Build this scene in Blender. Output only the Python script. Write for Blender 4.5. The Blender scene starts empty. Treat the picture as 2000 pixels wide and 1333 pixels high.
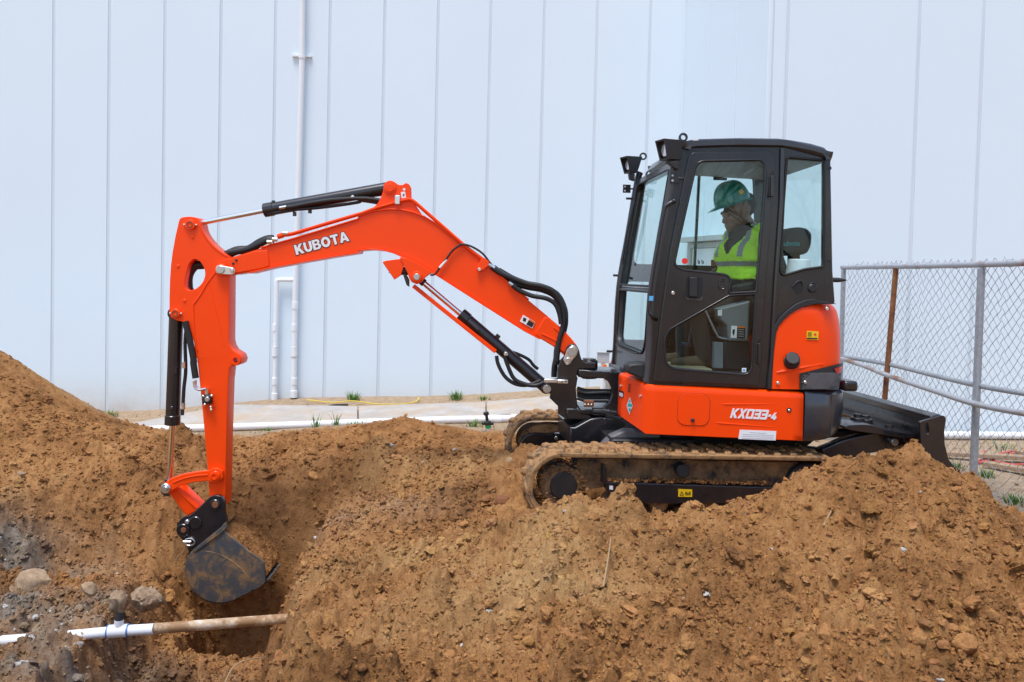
import bpy, bmesh, math, random
import numpy as np
from mathutils import Vector, Matrix

random.seed(7)
rng = np.random.default_rng(11)
scene = bpy.context.scene
col = scene.collection
V = Vector
R = math.radians

# ------------------------------------------------------------------ camera
EYE = V((0.0, 0.0, 1.59))
F = 1500.0                    # focal length in photo pixels (2000 px wide frame)
PCX, PCY = 1000.0, 590.0      # principal point (the photo is a crop: lens shift)
PITCH, ROLL = 0.0313, 0.024
fwd = V((0, math.cos(PITCH), -math.sin(PITCH)))
r0 = V((1, 0, 0))
u0 = V((0, math.sin(PITCH), math.cos(PITCH)))
right = r0 * math.cos(ROLL) + u0 * math.sin(ROLL)
up = -r0 * math.sin(ROLL) + u0 * math.cos(ROLL)
cam_data = bpy.data.cameras.new('camera')
cam = bpy.data.objects.new('camera', cam_data)
col.objects.link(cam)
cam_data.sensor_width = 36.0
cam_data.lens = 36.0 * F / 2000.0
cam_data.shift_y = -(666.5 - PCY) / 2000.0
cam_data.clip_start = 0.05
cam_data.clip_end = 1000.0
m = Matrix((right, up, -fwd)).transposed().to_4x4()
m.translation = EYE
cam.matrix_world = m
scene.camera = cam

# ------------------------------------------------------------------ light
SUN_EL, SUN_AZ = R(71), R(205)      # azimuth from +Y (north) clockwise: behind the camera, to its left
world = bpy.data.worlds.new('World')
scene.world = world
world.use_nodes = True
wn = world.node_tree.nodes
sky = wn.new('ShaderNodeTexSky')
sky.sky_type = 'NISHITA'
sky.sun_disc = False
sky.sun_elevation = SUN_EL
sky.sun_rotation = SUN_AZ
sky.air_density = 1.0
sky.dust_density = 1.5
sky.ozone_density = 0.6
world.node_tree.links.new(sky.outputs[0], wn['Background'].inputs[0])
wn['Background'].inputs[1].default_value = 0.15
sd = bpy.data.lights.new('sun', 'SUN')
sd.energy = 1.9
sd.angle = R(20)
sd.color = (1.0, 0.98, 0.95)
sun = bpy.data.objects.new('sun', sd)
col.objects.link(sun)
sdir = V((math.sin(SUN_AZ) * math.cos(SUN_EL), math.cos(SUN_AZ) * math.cos(SUN_EL), math.sin(SUN_EL)))
sun.rotation_euler = sdir.to_track_quat('Z', 'Y').to_euler()
sun.location = (0, -10, 20)
vs = scene.view_settings
vs.view_transform = 'Standard'
vs.look = 'None'
vs.gamma = 1.0
vs.use_curve_mapping = False
vs.exposure = 0.66
scene.render.engine = 'CYCLES'
scene.cycles.use_denoising = True
scene.cycles.max_bounces = 10
scene.cycles.transparent_max_bounces = 24

# ------------------------------------------------------------------ measuring helpers
def ray(px, py):
    return right * ((px - PCX) / F) - up * ((py - PCY) / F) + fwd

def at(px, py, Y):
    d = ray(px, py)
    return EYE + d * (Y / d.y)

class Pl:
    """A vertical plane in the scene: u runs along it to the right, n out of it towards the street side."""
    def __init__(s, o, yaw):
        s.o = V(o); s.yaw = yaw
        s.u = V((math.cos(yaw), math.sin(yaw), 0))
        s.n = V((math.sin(yaw), -math.cos(yaw), 0))
        s.z = V((0, 0, 1))
    def off(s, d):
        return Pl(s.o + s.n * d, s.yaw)
    def p(s, px, py):
        d = ray(px, py)
        t = (s.o - EYE).dot(s.n) / d.dot(s.n)
        return EYE + d * t
    def uv(s, px, py):
        q = s.p(px, py) - s.o
        return (q.dot(s.u), q.z)
    def w(s, u, v, n=0.0):
        return s.o + s.u * u + s.z * v + s.n * n
    def basis(s):
        M = Matrix((s.u, s.z, s.n)).transposed().to_4x4()
        M.translation = s.o
        return M

class Fr:
    """A free plane from three axes."""
    def __init__(s, o, a, b):
        s.o = V(o); s.u = V(a).normalized(); s.n = s.u.cross(V(b)).normalized(); s.z = s.n.cross(s.u)
    basis = Pl.basis
    w = Pl.w

CR = dict(C1=(1150,240,2.564), C2=(960,660,2.128), C3=(300,340,3.3325), C4=(680,340,2.898), C5=(280,700,2.5625),
          C6=(1600,480,2.468), D1=(0,680,2.0414), D3=(1300,300,5.127), D4=(1190,720,4.082), D5=(500,700,2.857),
          D7=(1250,500,5.126), D8=(960,660,5.553), E1=(1280,250,5.263), E2=(1480,540,5.555), E3=(1180,270,5.794),
          E4=(0,1080,3.226), E5=(1640,820,5.553), E6=(500,440,3.704), E7=(1000,860,5.882), P=(0,0,1))
def k(c, *pts):
    ox, oy, s = CR[c]
    return [(ox + p[0] / s, oy + p[1] / s) + tuple(p[2:]) for p in pts]
def k1(c, x, y):
    return k(c, (x, y))[0]

def rnd(pts, r=0, n=5):
    """Round polygon corners; r in the units of pts, a third value in a point overrides it."""
    out = []
    L = len(pts)
    for i, p in enumerate(pts):
        rr = p[2] if len(p) > 2 else r
        P = V((p[0], p[1])); A = V(pts[i - 1][:2]); B = V(pts[(i + 1) % L][:2])
        if rr <= 0:
            out.append((P.x, P.y)); continue
        a = A - P; b = B - P
        ra = min(rr, a.length * .48); rb = min(rr, b.length * .48)
        S = P + a.normalized() * ra; E = P + b.normalized() * rb
        for j in range(n + 1):
            t = j / n
            q = S * (1 - t) ** 2 + P * 2 * t * (1 - t) + E * t * t
            out.append((q.x, q.y))
    return out

def cr(pts, n=6, closed=False):
    """Catmull-Rom through points (2-D or 3-D tuples / Vectors)."""
    P = [V(p) for p in pts]
    out = []
    L = len(P)
    rngi = range(L if closed else L - 1)
    for i in rngi:
        if closed:
            a, b, c, d = P[i - 1], P[i], P[(i + 1) % L], P[(i + 2) % L]
        else:
            a, b, c, d = P[max(i - 1, 0)], P[i], P[i + 1], P[min(i + 2, L - 1)]
        for j in range(n):
            t = j / n
            out.append(.5 * ((2 * b) + (c - a) * t + (2 * a - 5 * b + 4 * c - d) * t * t + (3 * b - a - 3 * c + d) * t ** 3))
    if not closed:
        out.append(P[-1])
    return out

def circ(cx, cy, r, n=24, a0=0, a1=360):
    full = abs(a1 - a0) >= 360
    return [(cx + r * math.cos(R(a0 + (a1 - a0) * i / (n if full else n - 1))),
             cy + r * math.sin(R(a0 + (a1 - a0) * i / (n if full else n - 1)))) for i in range(n)]

# ------------------------------------------------------------------ object helpers
def setp(o, parent):
    if parent is None:
        return o
    o.parent = parent
    if parent.type == 'EMPTY':
        o.matrix_parent_inverse = Matrix.Translation(parent.location).inverted()
    return o

def tag(o, label=None, cat=None, group=None, kind=None):
    if label: o['label'] = label
    if cat: o['category'] = cat
    if group: o['group'] = group
    if kind: o['kind'] = kind
    return o

def thing(name, loc, label, cat, group=None):
    o = bpy.data.objects.new(name, None)
    o.empty_display_size = .1
    o.location = V(loc)
    col.objects.link(o)
    return tag(o, label, cat, group)

def finish(name, me, mat, parent=None, ang=35, bev=0, bseg=2):
    me.materials.clear()
    for mm in (mat if isinstance(mat, (list, tuple)) else [mat]):
        me.materials.append(mm)
    if ang:
        me.polygons.foreach_set('use_smooth', [True] * len(me.polygons))
        me.set_sharp_from_angle(angle=R(ang))
    o = bpy.data.objects.new(name, me)
    col.objects.link(o)
    if bev:
        md = o.modifiers.new('bevel', 'BEVEL')
        md.width = bev; md.segments = bseg; md.limit_method = 'ANGLE'; md.angle_limit = R(40)
        md.harden_normals = False
    return setp(o, parent)

def curve_mesh(loops, t, bev, bres=2):
    cu = bpy.data.curves.new('tmp', 'CURVE')
    cu.dimensions = '2D'; cu.fill_mode = 'BOTH'
    for lp in loops:
        sp = cu.splines.new('POLY')
        sp.points.add(len(lp) - 1)
        for i, q in enumerate(lp):
            sp.points[i].co = (q[0], q[1], 0, 1)
        sp.use_cyclic_u = True
    b = min(bev, t * .45)
    cu.extrude = max(t / 2 - b, 0); cu.bevel_depth = b; cu.bevel_resolution = bres; cu.offset = -b
    ob = bpy.data.objects.new('tmp', cu)
    me = bpy.data.meshes.new_from_object(ob)
    bpy.data.objects.remove(ob); bpy.data.curves.remove(cu)
    return me

def plate_mesh(pl, loops, t, bev=.003, bres=2):
    """loops in plane coordinates; front face at n = 0, body behind it."""
    me = curve_mesh(loops, t, bev, bres)
    me.transform(pl.basis() @ Matrix.Translation((0, 0, -t / 2)))
    return me

def plate(name, parent, mat, pl, outline, holes=(), t=.02, bev=.003, ang=35, bres=2):
    """outline / holes in photo pixels measured on the plane pl."""
    loops = [[pl.uv(*q[:2]) for q in lp] for lp in [outline] + list(holes)]
    return finish(name, plate_mesh(pl, loops, t, bev, bres), mat, parent, ang)

def plate_uv(name, parent, mat, pl, outline, holes=(), t=.02, bev=.003, ang=35, bres=2):
    return finish(name, plate_mesh(pl, [outline] + list(holes), t, bev, bres), mat, parent, ang)

class MB:
    def __init__(s):
        s.v = []; s.f = []
    def add(s, v, f):
        b = len(s.v)
        s.v += [tuple(q) for q in v]
        s.f += [tuple(i + b for i in q) for q in f]
        return s
    def mesh(s, me):
        return s.add([q.co.copy() for q in me.vertices], [list(p.vertices) for p in me.polygons])
    def tube(s, pts, r, n=8, caps=True, closed=False):
        P = [V(p) for p in pts]
        L = len(P)
        rs = r if isinstance(r, (list, tuple)) else [r] * L
        vs_, fs = [], []
        nrm = None
        for i in range(L):
            a = P[i - 1] if (i > 0 or closed) else P[i]
            b = P[(i + 1) % L] if (i < L - 1 or closed) else P[i]
            t = (b - a).normalized()
            if nrm is None:
                nrm = t.orthogonal().normalized()
            nrm = (nrm - t * nrm.dot(t)).normalized()
            bi = t.cross(nrm)
            for j in range(n):
                a_ = 2 * math.pi * j / n
                vs_.append(P[i] + (nrm * math.cos(a_) + bi * math.sin(a_)) * rs[i])
        for i in range(L if closed else L - 1):
            i2 = (i + 1) % L
            for j in range(n):
                j2 = (j + 1) % n
                fs.append((i * n + j, i * n + j2, i2 * n + j2, i2 * n + j))
        if caps and not closed:
            fs.append(tuple(range(n))[::-1]); fs.append(tuple((L - 1) * n + j for j in range(n)))
        return s.add(vs_, fs)
    def cyl(s, p0, p1, r, r1=None, n=24, ch=0):
        p0, p1 = V(p0), V(p1)
        r1 = r if r1 is None else r1
        if ch:
            d = (p1 - p0).normalized() * ch
            return s.tube([p0, p0 + d, p1 - d, p1], [r - ch, r, r1, r1 - ch], n)
        return s.tube([p0, p1], [r, r1], n)
    def ring(s, p0, p1, ro, ri, n=24):
        p0, p1 = V(p0), V(p1)
        t = (p1 - p0).normalized(); a = t.orthogonal().normalized(); b = t.cross(a)
        v = []
        for p, r in ((p0, ro), (p1, ro), (p1, ri), (p0, ri)):
            for j in range(n):
                q = 2 * math.pi * j / n
                v.append(p + (a * math.cos(q) + b * math.sin(q)) * r)
        f = []
        for l in range(4):
            l2 = (l + 1) % 4
            for j in range(n):
                j2 = (j + 1) % n
                f.append((l * n + j, l * n + j2, l2 * n + j2, l2 * n + j))
        return s.add(v, f)
    def box(s, c, a, b, d):
        c, a, b, d = V(c), V(a), V(b), V(d)
        v = [c + a * i + b * j + d * l for i in (-1, 1) for j in (-1, 1) for l in (-1, 1)]
        f = [(0, 1, 3, 2), (4, 6, 7, 5), (0, 4, 5, 1), (2, 3, 7, 6), (0, 2, 6, 4), (1, 5, 7, 3)]
        return s.add(v, f)
    def prism(s, loop, d):
        """closed 3-D polygon extruded by vector d"""
        P = [V(p) for p in loop]; d = V(d); n = len(P)
        return s.add(P + [p + d for p in P], [tuple(range(n)), tuple(range(n, 2 * n))[::-1]] +
                     [(i, i + n, (i + 1) % n + n, (i + 1) % n) for i in range(n)])
    def grid(s, rows, closed_u=False):
        L = len(rows[0]); v = [q for r_ in rows for q in r_]; f = []
        for i in range(len(rows) - 1):
            for j in range(L if closed_u else L - 1):
                j2 = (j + 1) % L
                f.append((i * L + j, i * L + j2, (i + 1) * L + j2, (i + 1) * L + j))
        return s.add(v, f)
    def build(s, name, mat, parent=None, ang=35, bev=0, fix=True):
        me = bpy.data.meshes.new(name)
        me.from_pydata(s.v, [], s.f)
        if fix:
            bm = bmesh.new(); bm.from_mesh(me)
            bmesh.ops.recalc_face_normals(bm, faces=bm.faces)
            bm.to_mesh(me); bm.free()
        me.update()
        return finish(name, me, mat, parent, ang, bev)

def text_mesh(body, size, bold=.0, shear=0, ext=.0008, sx=1.0, space=1.0):
    cu = bpy.data.curves.new('tmp', 'FONT')
    cu.body = body; cu.size = size; cu.offset = bold; cu.shear = shear; cu.extrude = ext
    cu.align_x = 'CENTER'; cu.align_y = 'CENTER'; cu.space_character = space
    ob = bpy.data.objects.new('tmp', cu)
    me = bpy.data.meshes.new_from_object(ob)
    bpy.data.objects.remove(ob); bpy.data.curves.remove(cu)
    me.transform(Matrix.Diagonal((sx, 1, 1, 1)))
    return me

# block letters drawn as outlines in a unit-height box: (width, [loops])
def _arc(cx, cy, rx, ry, a0, a1, n=9):
    return [(cx + rx * math.cos(R(a0 + (a1 - a0) * i / (n - 1))), cy + ry * math.sin(R(a0 + (a1 - a0) * i / (n - 1)))) for i in range(n)]
GLY = {
 'K': (.90, [[(0,0),(0,1),(.27,1),(.27,.63),(.55,1),(.88,1),(.545,.58),(.90,0),(.58,0),(.37,.37),(.27,.25),(.27,0)]]),
 'U': (.84, [[(0,1),(.27,1)] + _arc(.42,.38,.15,.15,180,360) + [(.57,1),(.84,1)] + _arc(.42,.38,.42,.40,360,180)]),
 'B': (.84, [[(0,0),(0,1)] + _arc(.50,.745,.29,.255,90,-62) + _arc(.51,.285,.33,.285,58,-90),
             [(.26,.60),(.26,.80)] + _arc(.47,.70,.075,.10,90,-90,5), [(.26,.20),(.26,.42)] + _arc(.48,.31,.085,.11,90,-90,5)]),
 'O': (.96, [_arc(.48,.5,.48,.52,0,360,33)[:-1], _arc(.48,.5,.20,.27,0,360,25)[:-1]]),
 'T': (.82, [[(0,.77),(0,1),(.82,1),(.82,.77),(.545,.77),(.545,0),(.275,0),(.275,.77)]]),
 'A': (.98, [[(0,0),(.345,1),(.635,1),(.98,0),(.69,0),(.635,.18),(.345,.18),(.29,0)], [(.405,.39),(.49,.68),(.575,.39)]]),
 'k': (.86, [[(0,0),(0,1),(.20,1),(.20,.60),(.58,1),(.86,1),(.42,.54),(.80,0),(.53,0),(.28,.37),(.20,.30),(.20,0)]]),
 'X': (.92, [[(0,0),(.32,.52),(.05,1),(.29,1),(.47,.68),(.66,1),(.92,1),(.58,.50),(.84,0),(.60,0),(.43,.34),(.25,0)]]),
 '0': (.86, [[(.06,0),(0,.08),(0,.92),(.06,1),(.80,1),(.86,.92),(.86,.08),(.80,0)], [(.21,.17),(.65,.17),(.65,.83),(.21,.83)]]),
 '3': (.82, [[(0,0),(0,.18),(.60,.18),(.60,.41),(.12,.41),(.12,.59),(.60,.59),(.60,.82),(0,.82),(0,1),(.76,1),(.82,.93),(.82,.57),(.76,.5),(.82,.43),(.82,.07),(.76,0)]]),
 '-': (.36, [[(.03,.32),(.03,.50),(.33,.50),(.33,.32)]]),
 '4': (.66, [[(0,.14),(0,.28),(.30,.74),(.48,.74),(.20,.29),(.36,.29),(.36,.42),(.53,.42),(.53,.29),(.62,.29),(.62,.14),(.53,.14),(.53,0),(.36,0),(.36,.14)]]),
}
def block_text(body, grow=0.0, shear=0.0, space=.05, ext=.0008):
    loops_, x = [], 0.0
    me_all = MB()
    for ch in body:
        w_, lps = GLY[ch]
        new = []
        for li, lp in enumerate(lps):
            if grow:
                n = len(lp); ar_ = sum(lp[i - 1][0] * lp[i][1] - lp[i][0] * lp[i - 1][1] for i in range(n)); s = 1 if ar_ > 0 else -1
                g2 = grow if li == 0 else -grow
                o_ = []
                for i in range(n):
                    a, p_, b = V(lp[i - 1]), V(lp[i]), V(lp[(i + 1) % n])
                    d1, d2 = (p_ - a).normalized(), (b - p_).normalized(); n1, n2 = V((d1.y, -d1.x)) * s, V((d2.y, -d2.x)) * s
                    bis = (n1 + n2); bis = bis.normalized() / max(.5, bis.normalized().dot(n1)); o_.append((p_.x + bis.x * g2, p_.y + bis.y * g2))
                lp = o_
            new.append([(x + px + shear * py, py) for px, py in lp])
        me_all.mesh(curve_mesh(new, ext * 2, 0))
        x += w_ + space
    me = bpy.data.meshes.new('lettering'); me.from_pydata(me_all.v, [], me_all.f)
    return me, x - space, 1.0
# ------------------------------------------------------------------ materials
MAT = {}
def pm(name, colr, rough=.5, metal=0, coat=0, spec=.5, trans=0, coat_r=.05):
    m_ = bpy.data.materials.new(name); m_.use_nodes = True
    b = m_.node_tree.nodes['Principled BSDF']
    b.inputs['Base Color'].default_value = (*colr, 1)
    b.inputs['Roughness'].default_value = rough
    b.inputs['Metallic'].default_value = metal
    b.inputs['Coat Weight'].default_value = coat
    b.inputs['Coat Roughness'].default_value = coat_r
    b.inputs['Specular IOR Level'].default_value = spec
    MAT[name] = m_
    return m_
def N(m_, t, **kw):
    n = m_.node_tree.nodes.new(t)
    for a, v in kw.items():
        if a in n.inputs.keys() if hasattr(n.inputs, 'keys') else False:
            n.inputs[a].default_value = v
        else:
            setattr(n, a, v)
    return n
def lk(m_, a, b):
    m_.node_tree.links.new(a, b)
def bsdf(m_):
    return m_.node_tree.nodes['Principled BSDF']
def ramp(m_, fac, stops):
    n = m_.node_tree.nodes.new('ShaderNodeValToRGB')
    cr_ = n.color_ramp
    while len(cr_.elements) < len(stops):
        cr_.elements.new(.5)
    for e, (p, c) in zip(cr_.elements, stops):
        e.position = p; e.color = (*c, 1)
    lk(m_, fac, n.inputs[0])
    return n.outputs[0]
def noise(m_, scale, detail=6, rough=.6, coord=None, dist=0):
    n = m_.node_tree.nodes.new('ShaderNodeTexNoise')
    n.inputs['Scale'].default_value = scale; n.inputs['Detail'].default_value = detail
    n.inputs['Roughness'].default_value = rough; n.inputs['Distortion'].default_value = dist
    g = coord or m_.node_tree.nodes.new('ShaderNodeNewGeometry').outputs['Position']
    lk(m_, g, n.inputs['Vector'])
    return n.outputs['Fac']
def bump(m_, h, strength=.3, dist=.01, base=None):
    n = m_.node_tree.nodes.new('ShaderNodeBump')
    n.inputs['Strength'].default_value = strength; n.inputs['Distance'].default_value = dist
    lk(m_, h, n.inputs['Height'])
    if base: lk(m_, base, n.inputs['Normal'])
    return n.outputs['Normal']
def mixc(m_, fac, a, b, mode='MIX'):
    n = m_.node_tree.nodes.new('ShaderNodeMix'); n.data_type = 'RGBA'; n.blend_type = mode
    for sock, v in ((n.inputs[0], fac), (n.inputs[6], a), (n.inputs[7], b)):
        if hasattr(v, 'links'): lk(m_, v, sock)
        elif isinstance(v, (int, float)): sock.default_value = v
        else: sock.default_value = (*v, 1)
    return n.outputs[2]
def math_(m_, op, a, b=0.0, clamp=False):
    n = m_.node_tree.nodes.new('ShaderNodeMath'); n.operation = op; n.use_clamp = clamp
    for sock, v in ((n.inputs[0], a), (n.inputs[1], b)):
        if hasattr(v, 'links'): lk(m_, v, sock)
        else: sock.default_value = v
    return n.outputs[0]

SOIL_A, SOIL_B, SOIL_C = (.155, .070, .025), (.375, .180, .066), (.52, .285, .115)
def soil_color(m_, s=1.0):
    """brown soil with lighter and darker patches; the mesh's own 'zone' attribute says where dry tan subsoil and grey gravel lie"""
    n1 = noise(m_, 1.6 * s, 5, .6)
    n2 = noise(m_, 14 * s, 6, .7)
    n3 = noise(m_, 90 * s, 4, .7)
    f = math_(m_, 'ADD', math_(m_, 'MULTIPLY', n1, .45), math_(m_, 'ADD', math_(m_, 'MULTIPLY', n2, .35), math_(m_, 'MULTIPLY', n3, .2)))
    c = ramp(m_, f, [(.39, SOIL_A), (.505, SOIL_B), (.63, SOIL_C)])
    at_ = m_.node_tree.nodes.new('ShaderNodeAttribute'); at_.attribute_name = 'zone'
    sep = m_.node_tree.nodes.new('ShaderNodeSeparateColor'); lk(m_, at_.outputs['Color'], sep.inputs[0])
    tan = ramp(m_, n2, [(.3, (.38, .205, .080)), (.7, (.54, .335, .150))])
    c = mixc(m_, sep.outputs[0], c, tan)
    grey = ramp(m_, n2, [(.3, (.14, .105, .08)), (.5, (.23, .185, .14)), (.72, (.36, .32, .27))])
    c = mixc(m_, sep.outputs[1], c, grey)
    sand = ramp(m_, n2, [(.3, (.33, .225, .135)), (.7, (.50, .38, .26))])
    c = mixc(m_, sep.outputs[2], c, sand)
    return c, n2, n3

m_ = pm('soil', SOIL_B, 1.0, spec=.15)
c, n2, n3 = soil_color(m_)
lk(m_, c, bsdf(m_).inputs['Base Color'])
nb = bump(m_, noise(m_, 38, 5, .7), .6, .03)
nb = bump(m_, n3, .8, .014, nb)
nb = bump(m_, noise(m_, 260, 3, .7), .6, .004, nb)
lk(m_, nb, bsdf(m_).inputs['Normal'])

m_ = pm('clod', SOIL_B, 1.0, spec=.15)
c, n2, n3 = soil_color(m_)
oi = m_.node_tree.nodes.new('ShaderNodeAttribute'); oi.attribute_name = 'tint'
c = mixc(m_, 1.0, c, oi.outputs['Color'], 'MULTIPLY')
lk(m_, c, bsdf(m_).inputs['Base Color'])
nb = bump(m_, noise(m_, 130, 4, .7), .8, .008)
lk(m_, nb, bsdf(m_).inputs['Normal'])

def stone(name, a, b, sc=12):
    m_ = pm(name, a, .95, spec=.2)
    n = noise(m_, sc, 8, .7)
    lk(m_, ramp(m_, n, [(.3, a), (.7, b)]), bsdf(m_).inputs['Base Color'])
    lk(m_, bump(m_, noise(m_, sc * 5, 6, .7), .6, .01), bsdf(m_).inputs['Normal'])
    return m_
stone('pebble', (.30, .27, .24), (.62, .60, .57), 25)
stone('concrete_rock', (.24, .15, .085), (.50, .37, .24), 14)
stone('dirty_rock', (.20, .115, .06), (.42, .32, .22), 22)
stone('sidewalk', (.34, .32, .30), (.50, .48, .455), 3.5)
stone('wood', (.30, .20, .12), (.42, .30, .20), 6)

m_ = MAT['sidewalk']; b_ = bsdf(m_); src = b_.inputs['Base Color'].links[0].from_socket
lk(m_, mixc(m_, ramp(m_, noise(m_, 1.7, 7, .7), [(.42, (0, 0, 0)), (.66, (.75, .75, .75))]), src, (.46, .34, .22)), b_.inputs['Base Color'])     # blown sand
# white factory wall
m_ = pm('wall_white', (.74, .79, .85), .6)
n = noise(m_, .5, 4, .6)
sx = m_.node_tree.nodes.new('ShaderNodeSeparateXYZ'); gp = m_.node_tree.nodes.new('ShaderNodeNewGeometry'); lk(m_, gp.outputs['Position'], sx.inputs[0])
low = math_(m_, 'SUBTRACT', 1.0, math_(m_, 'MULTIPLY', math_(m_, 'ADD', sx.outputs[2], .3), 1.6), True)       # soil splashed on the foot of the wall
spl = math_(m_, 'MULTIPLY', math_(m_, 'POWER', low, 2.2), math_(m_, 'MULTIPLY', noise(m_, 4, 6, .7), .75))
cw = ramp(m_, n, [(.3, (.70, .81, .885)), (.7, (.72, .83, .90))])
cw = mixc(m_, spl, cw, (.52, .38, .25))
lk(m_, cw, bsdf(m_).inputs['Base Color'])
lk(m_, bump(m_, noise(m_, 1.3, 3, .5), .04, .05), bsdf(m_).inputs['Normal'])
m_ = pm('wall_joint', (.7, .74, .78), .7)
mp = m_.node_tree.nodes.new('ShaderNodeMapping'); mp.inputs['Scale'].default_value = (3, 3, .4)
gp = m_.node_tree.nodes.new('ShaderNodeNewGeometry'); lk(m_, gp.outputs['Position'], mp.inputs[0])
lk(m_, ramp(m_, noise(m_, 2, 4, .6, mp.outputs[0]), [(.35, (.60, .68, .74)), (.7, (.66, .74, .80))]), bsdf(m_).inputs['Base Color'])

# excavator paint with a little dust
def paint(name, a, rough, coat, dust=.25, dcol=(.30, .19, .10)):
    m_ = pm(name, a, rough, coat=coat, coat_r=.08)
    n = noise(m_, 7, 8, .7)
    d = ramp(m_, n, [(.50, (0, 0, 0)), (.80, (dust, dust, dust))])
    lk(m_, mixc(m_, d, a, dcol), bsdf(m_).inputs['Base Color'])
    lk(m_, math_(m_, 'ADD', rough, math_(m_, 'MULTIPLY', noise(m_, 18, 5, .6), .14)), bsdf(m_).inputs['Roughness'])
    lk(m_, bump(m_, noise(m_, 3.0, 2, .5), .03, .02), bsdf(m_).inputs['Normal'])
    return m_
paint('orange', (.99, .064, .0004), .30, .08, .02)
bsdf(MAT['orange']).inputs['Specular IOR Level'].default_value = .28
paint('black', (.011, .011, .0145), .22, .45, .05)
paint('black_satin', (.014, .014, .016), .42, .1, .12)
paint('dark_grey', (.045, .045, .05), .38, .2, .12)
paint('steel_worn', (.035, .037, .043), .42, .0, .0)
m_ = MAT['steel_worn']
n = noise(m_, 9, 8, .72, dist=.4)
lk(m_, ramp(m_, n, [(.36, (.055, .062, .078)), (.49, (.085, .078, .072)), (.60, (.25, .145, .068))]), bsdf(m_).inputs['Base Color'])
paint('sky_tinted_black', (.028, .032, .042), .30, .5, .05)  # roof's sky reflection put into a lighter, bluer base; counterweight shares it
paint('mid_grey', (.13, .13, .14), .45, .1, .3)  # grey raised for the sky-lit frame web; the vent lattice shares it
pm('plastic_black', (.018, .018, .019), .55)
pm('hose', (.013, .013, .014), .5)
pm('rubber_seal', (.008, .008, .009), .6)
pm('chrome', (.85, .86, .88), .13, 1)
pm('zinc', (.72, .72, .70), .32, 1)
pm('steel_pin', (.55, .55, .54), .35, .9)
pm('white_decal', (.82, .82, .82), .4)
pm('grey_decal', (.55, .57, .6), .4)
pm('black_decal', (.01, .01, .012), .4)
pm('yellow_decal', (.85, .55, .01), .4)
pm('orange_decal', (.75, .17, .02), .4)
pm('teal_decal', (.02, .42, .42), .4)
pm('blue_decal', (.10, .42, .75), .4)
pm('red_decal', (.8, .03, .02), .4)
pm('lamp_red', (.55, .02, .02), .2)
pm('lens', (.75, .77, .8), .15, .6)
pm('pvc', (.80, .82, .84), .32)
pm('pvc_blue', (.08, .22, .5), .4)
pm('valve_green', (.02, .32, .10), .4)
pm('seat_black', (.02, .02, .021), .75)
pm('cab_grey', (.17, .19, .195), .55)
pm('mat_tan', (.42, .36, .2), .8)
pm('lever_blue', (.015, .022, .045), .4)
pm('lever_grey', (.3, .3, .3), .35, .6)
pm('helmet', (.003, .25, .185), .3, coat=.4)
pm('vest', (.50, .90, .02), .75)
pm('reflective', (.24, .27, .27), .4)
pm('shirt', (.022, .022, .024), .85)
pm('collar_blue', (.12, .17, .22), .85)
pm('trousers', (.055, .042, .035), .9)
pm('boot', (.10, .065, .035), .8)
pm('skin', (.215, .112, .066), .42)
pm('hair', (.012, .010, .009), .8)
pm('rust', (.20, .075, .03), .9)
pm('yellow_cord', (.75, .55, .06), .6)
pm('red_cord', (.65, .10, .08), .6)
pm('utility_grey', (.42, .43, .44), .5)
pm('grass', (.10, .21, .035), .7)
pm('twig', (.36, .24, .13), .9)
pm('bark', (.05, .042, .036), .95)
pm('plastic_wrap', (.75, .75, .77), .4)

m_ = pm('galvanised', (.42, .44, .46), .45, .25)
n = noise(m_, 30, 6, .7)
lk(m_, ramp(m_, n, [(.3, (.25, .275, .30)), (.7, (.42, .45, .48))]), bsdf(m_).inputs['Base Color'])
m_ = pm('pipe_rusty', (.42, .44, .46), .5, .3)
n = noise(m_, 3.0, 6, .65)
lk(m_, ramp(m_, n, [(.52, (.40, .42, .45)), (.66, (.26, .13, .07))]), bsdf(m_).inputs['Base Color'])
m_ = pm('post_rusty', (.2, .08, .03), .9)
n = noise(m_, 9, 6, .65)
lk(m_, ramp(m_, n, [(.3, (.11, .045, .022)), (.6, (.28, .115, .045)), (.75, (.38, .25, .15))]), bsdf(m_).inputs['Base Color'])

# track rubber caked with soil
m_ = pm('track_rubber', (.03, .03, .032), .85, spec=.3)
n = noise(m_, 11, 8, .7); nf = noise(m_, 60, 4, .7)
f = math_(m_, 'ADD', math_(m_, 'MULTIPLY', n, .8), math_(m_, 'MULTIPLY', nf, .2))
lk(m_, ramp(m_, f, [(.36, (.06, .065, .078)), (.43, (.17, .10, .05)), (.49, (.33, .185, .08)), (.66, (.43, .25, .115))]), bsdf(m_).inputs['Base Color'])
lk(m_, bump(m_, f, .8, .02), bsdf(m_).inputs['Normal'])
m_ = pm('muddy_steel', (.03, .03, .032), .8, spec=.3)
n = noise(m_, 9, 8, .72)
lk(m_, ramp(m_, n, [(.36, (.03, .03, .034)), (.46, (.17, .10, .05)), (.66, (.34, .20, .095))]), bsdf(m_).inputs['Base Color'])
lk(m_, bump(m_, n, .9, .03), bsdf(m_).inputs['Normal'])
m_ = pm('pvc_dirty', (.80, .80, .80), .5)
n = noise(m_, 6, 8, .72)
lk(m_, ramp(m_, n, [(.36, (.74, .72, .68)), (.44, (.62, .47, .31)), (.56, (.33, .19, .09))]), bsdf(m_).inputs['Base Color'])

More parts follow.
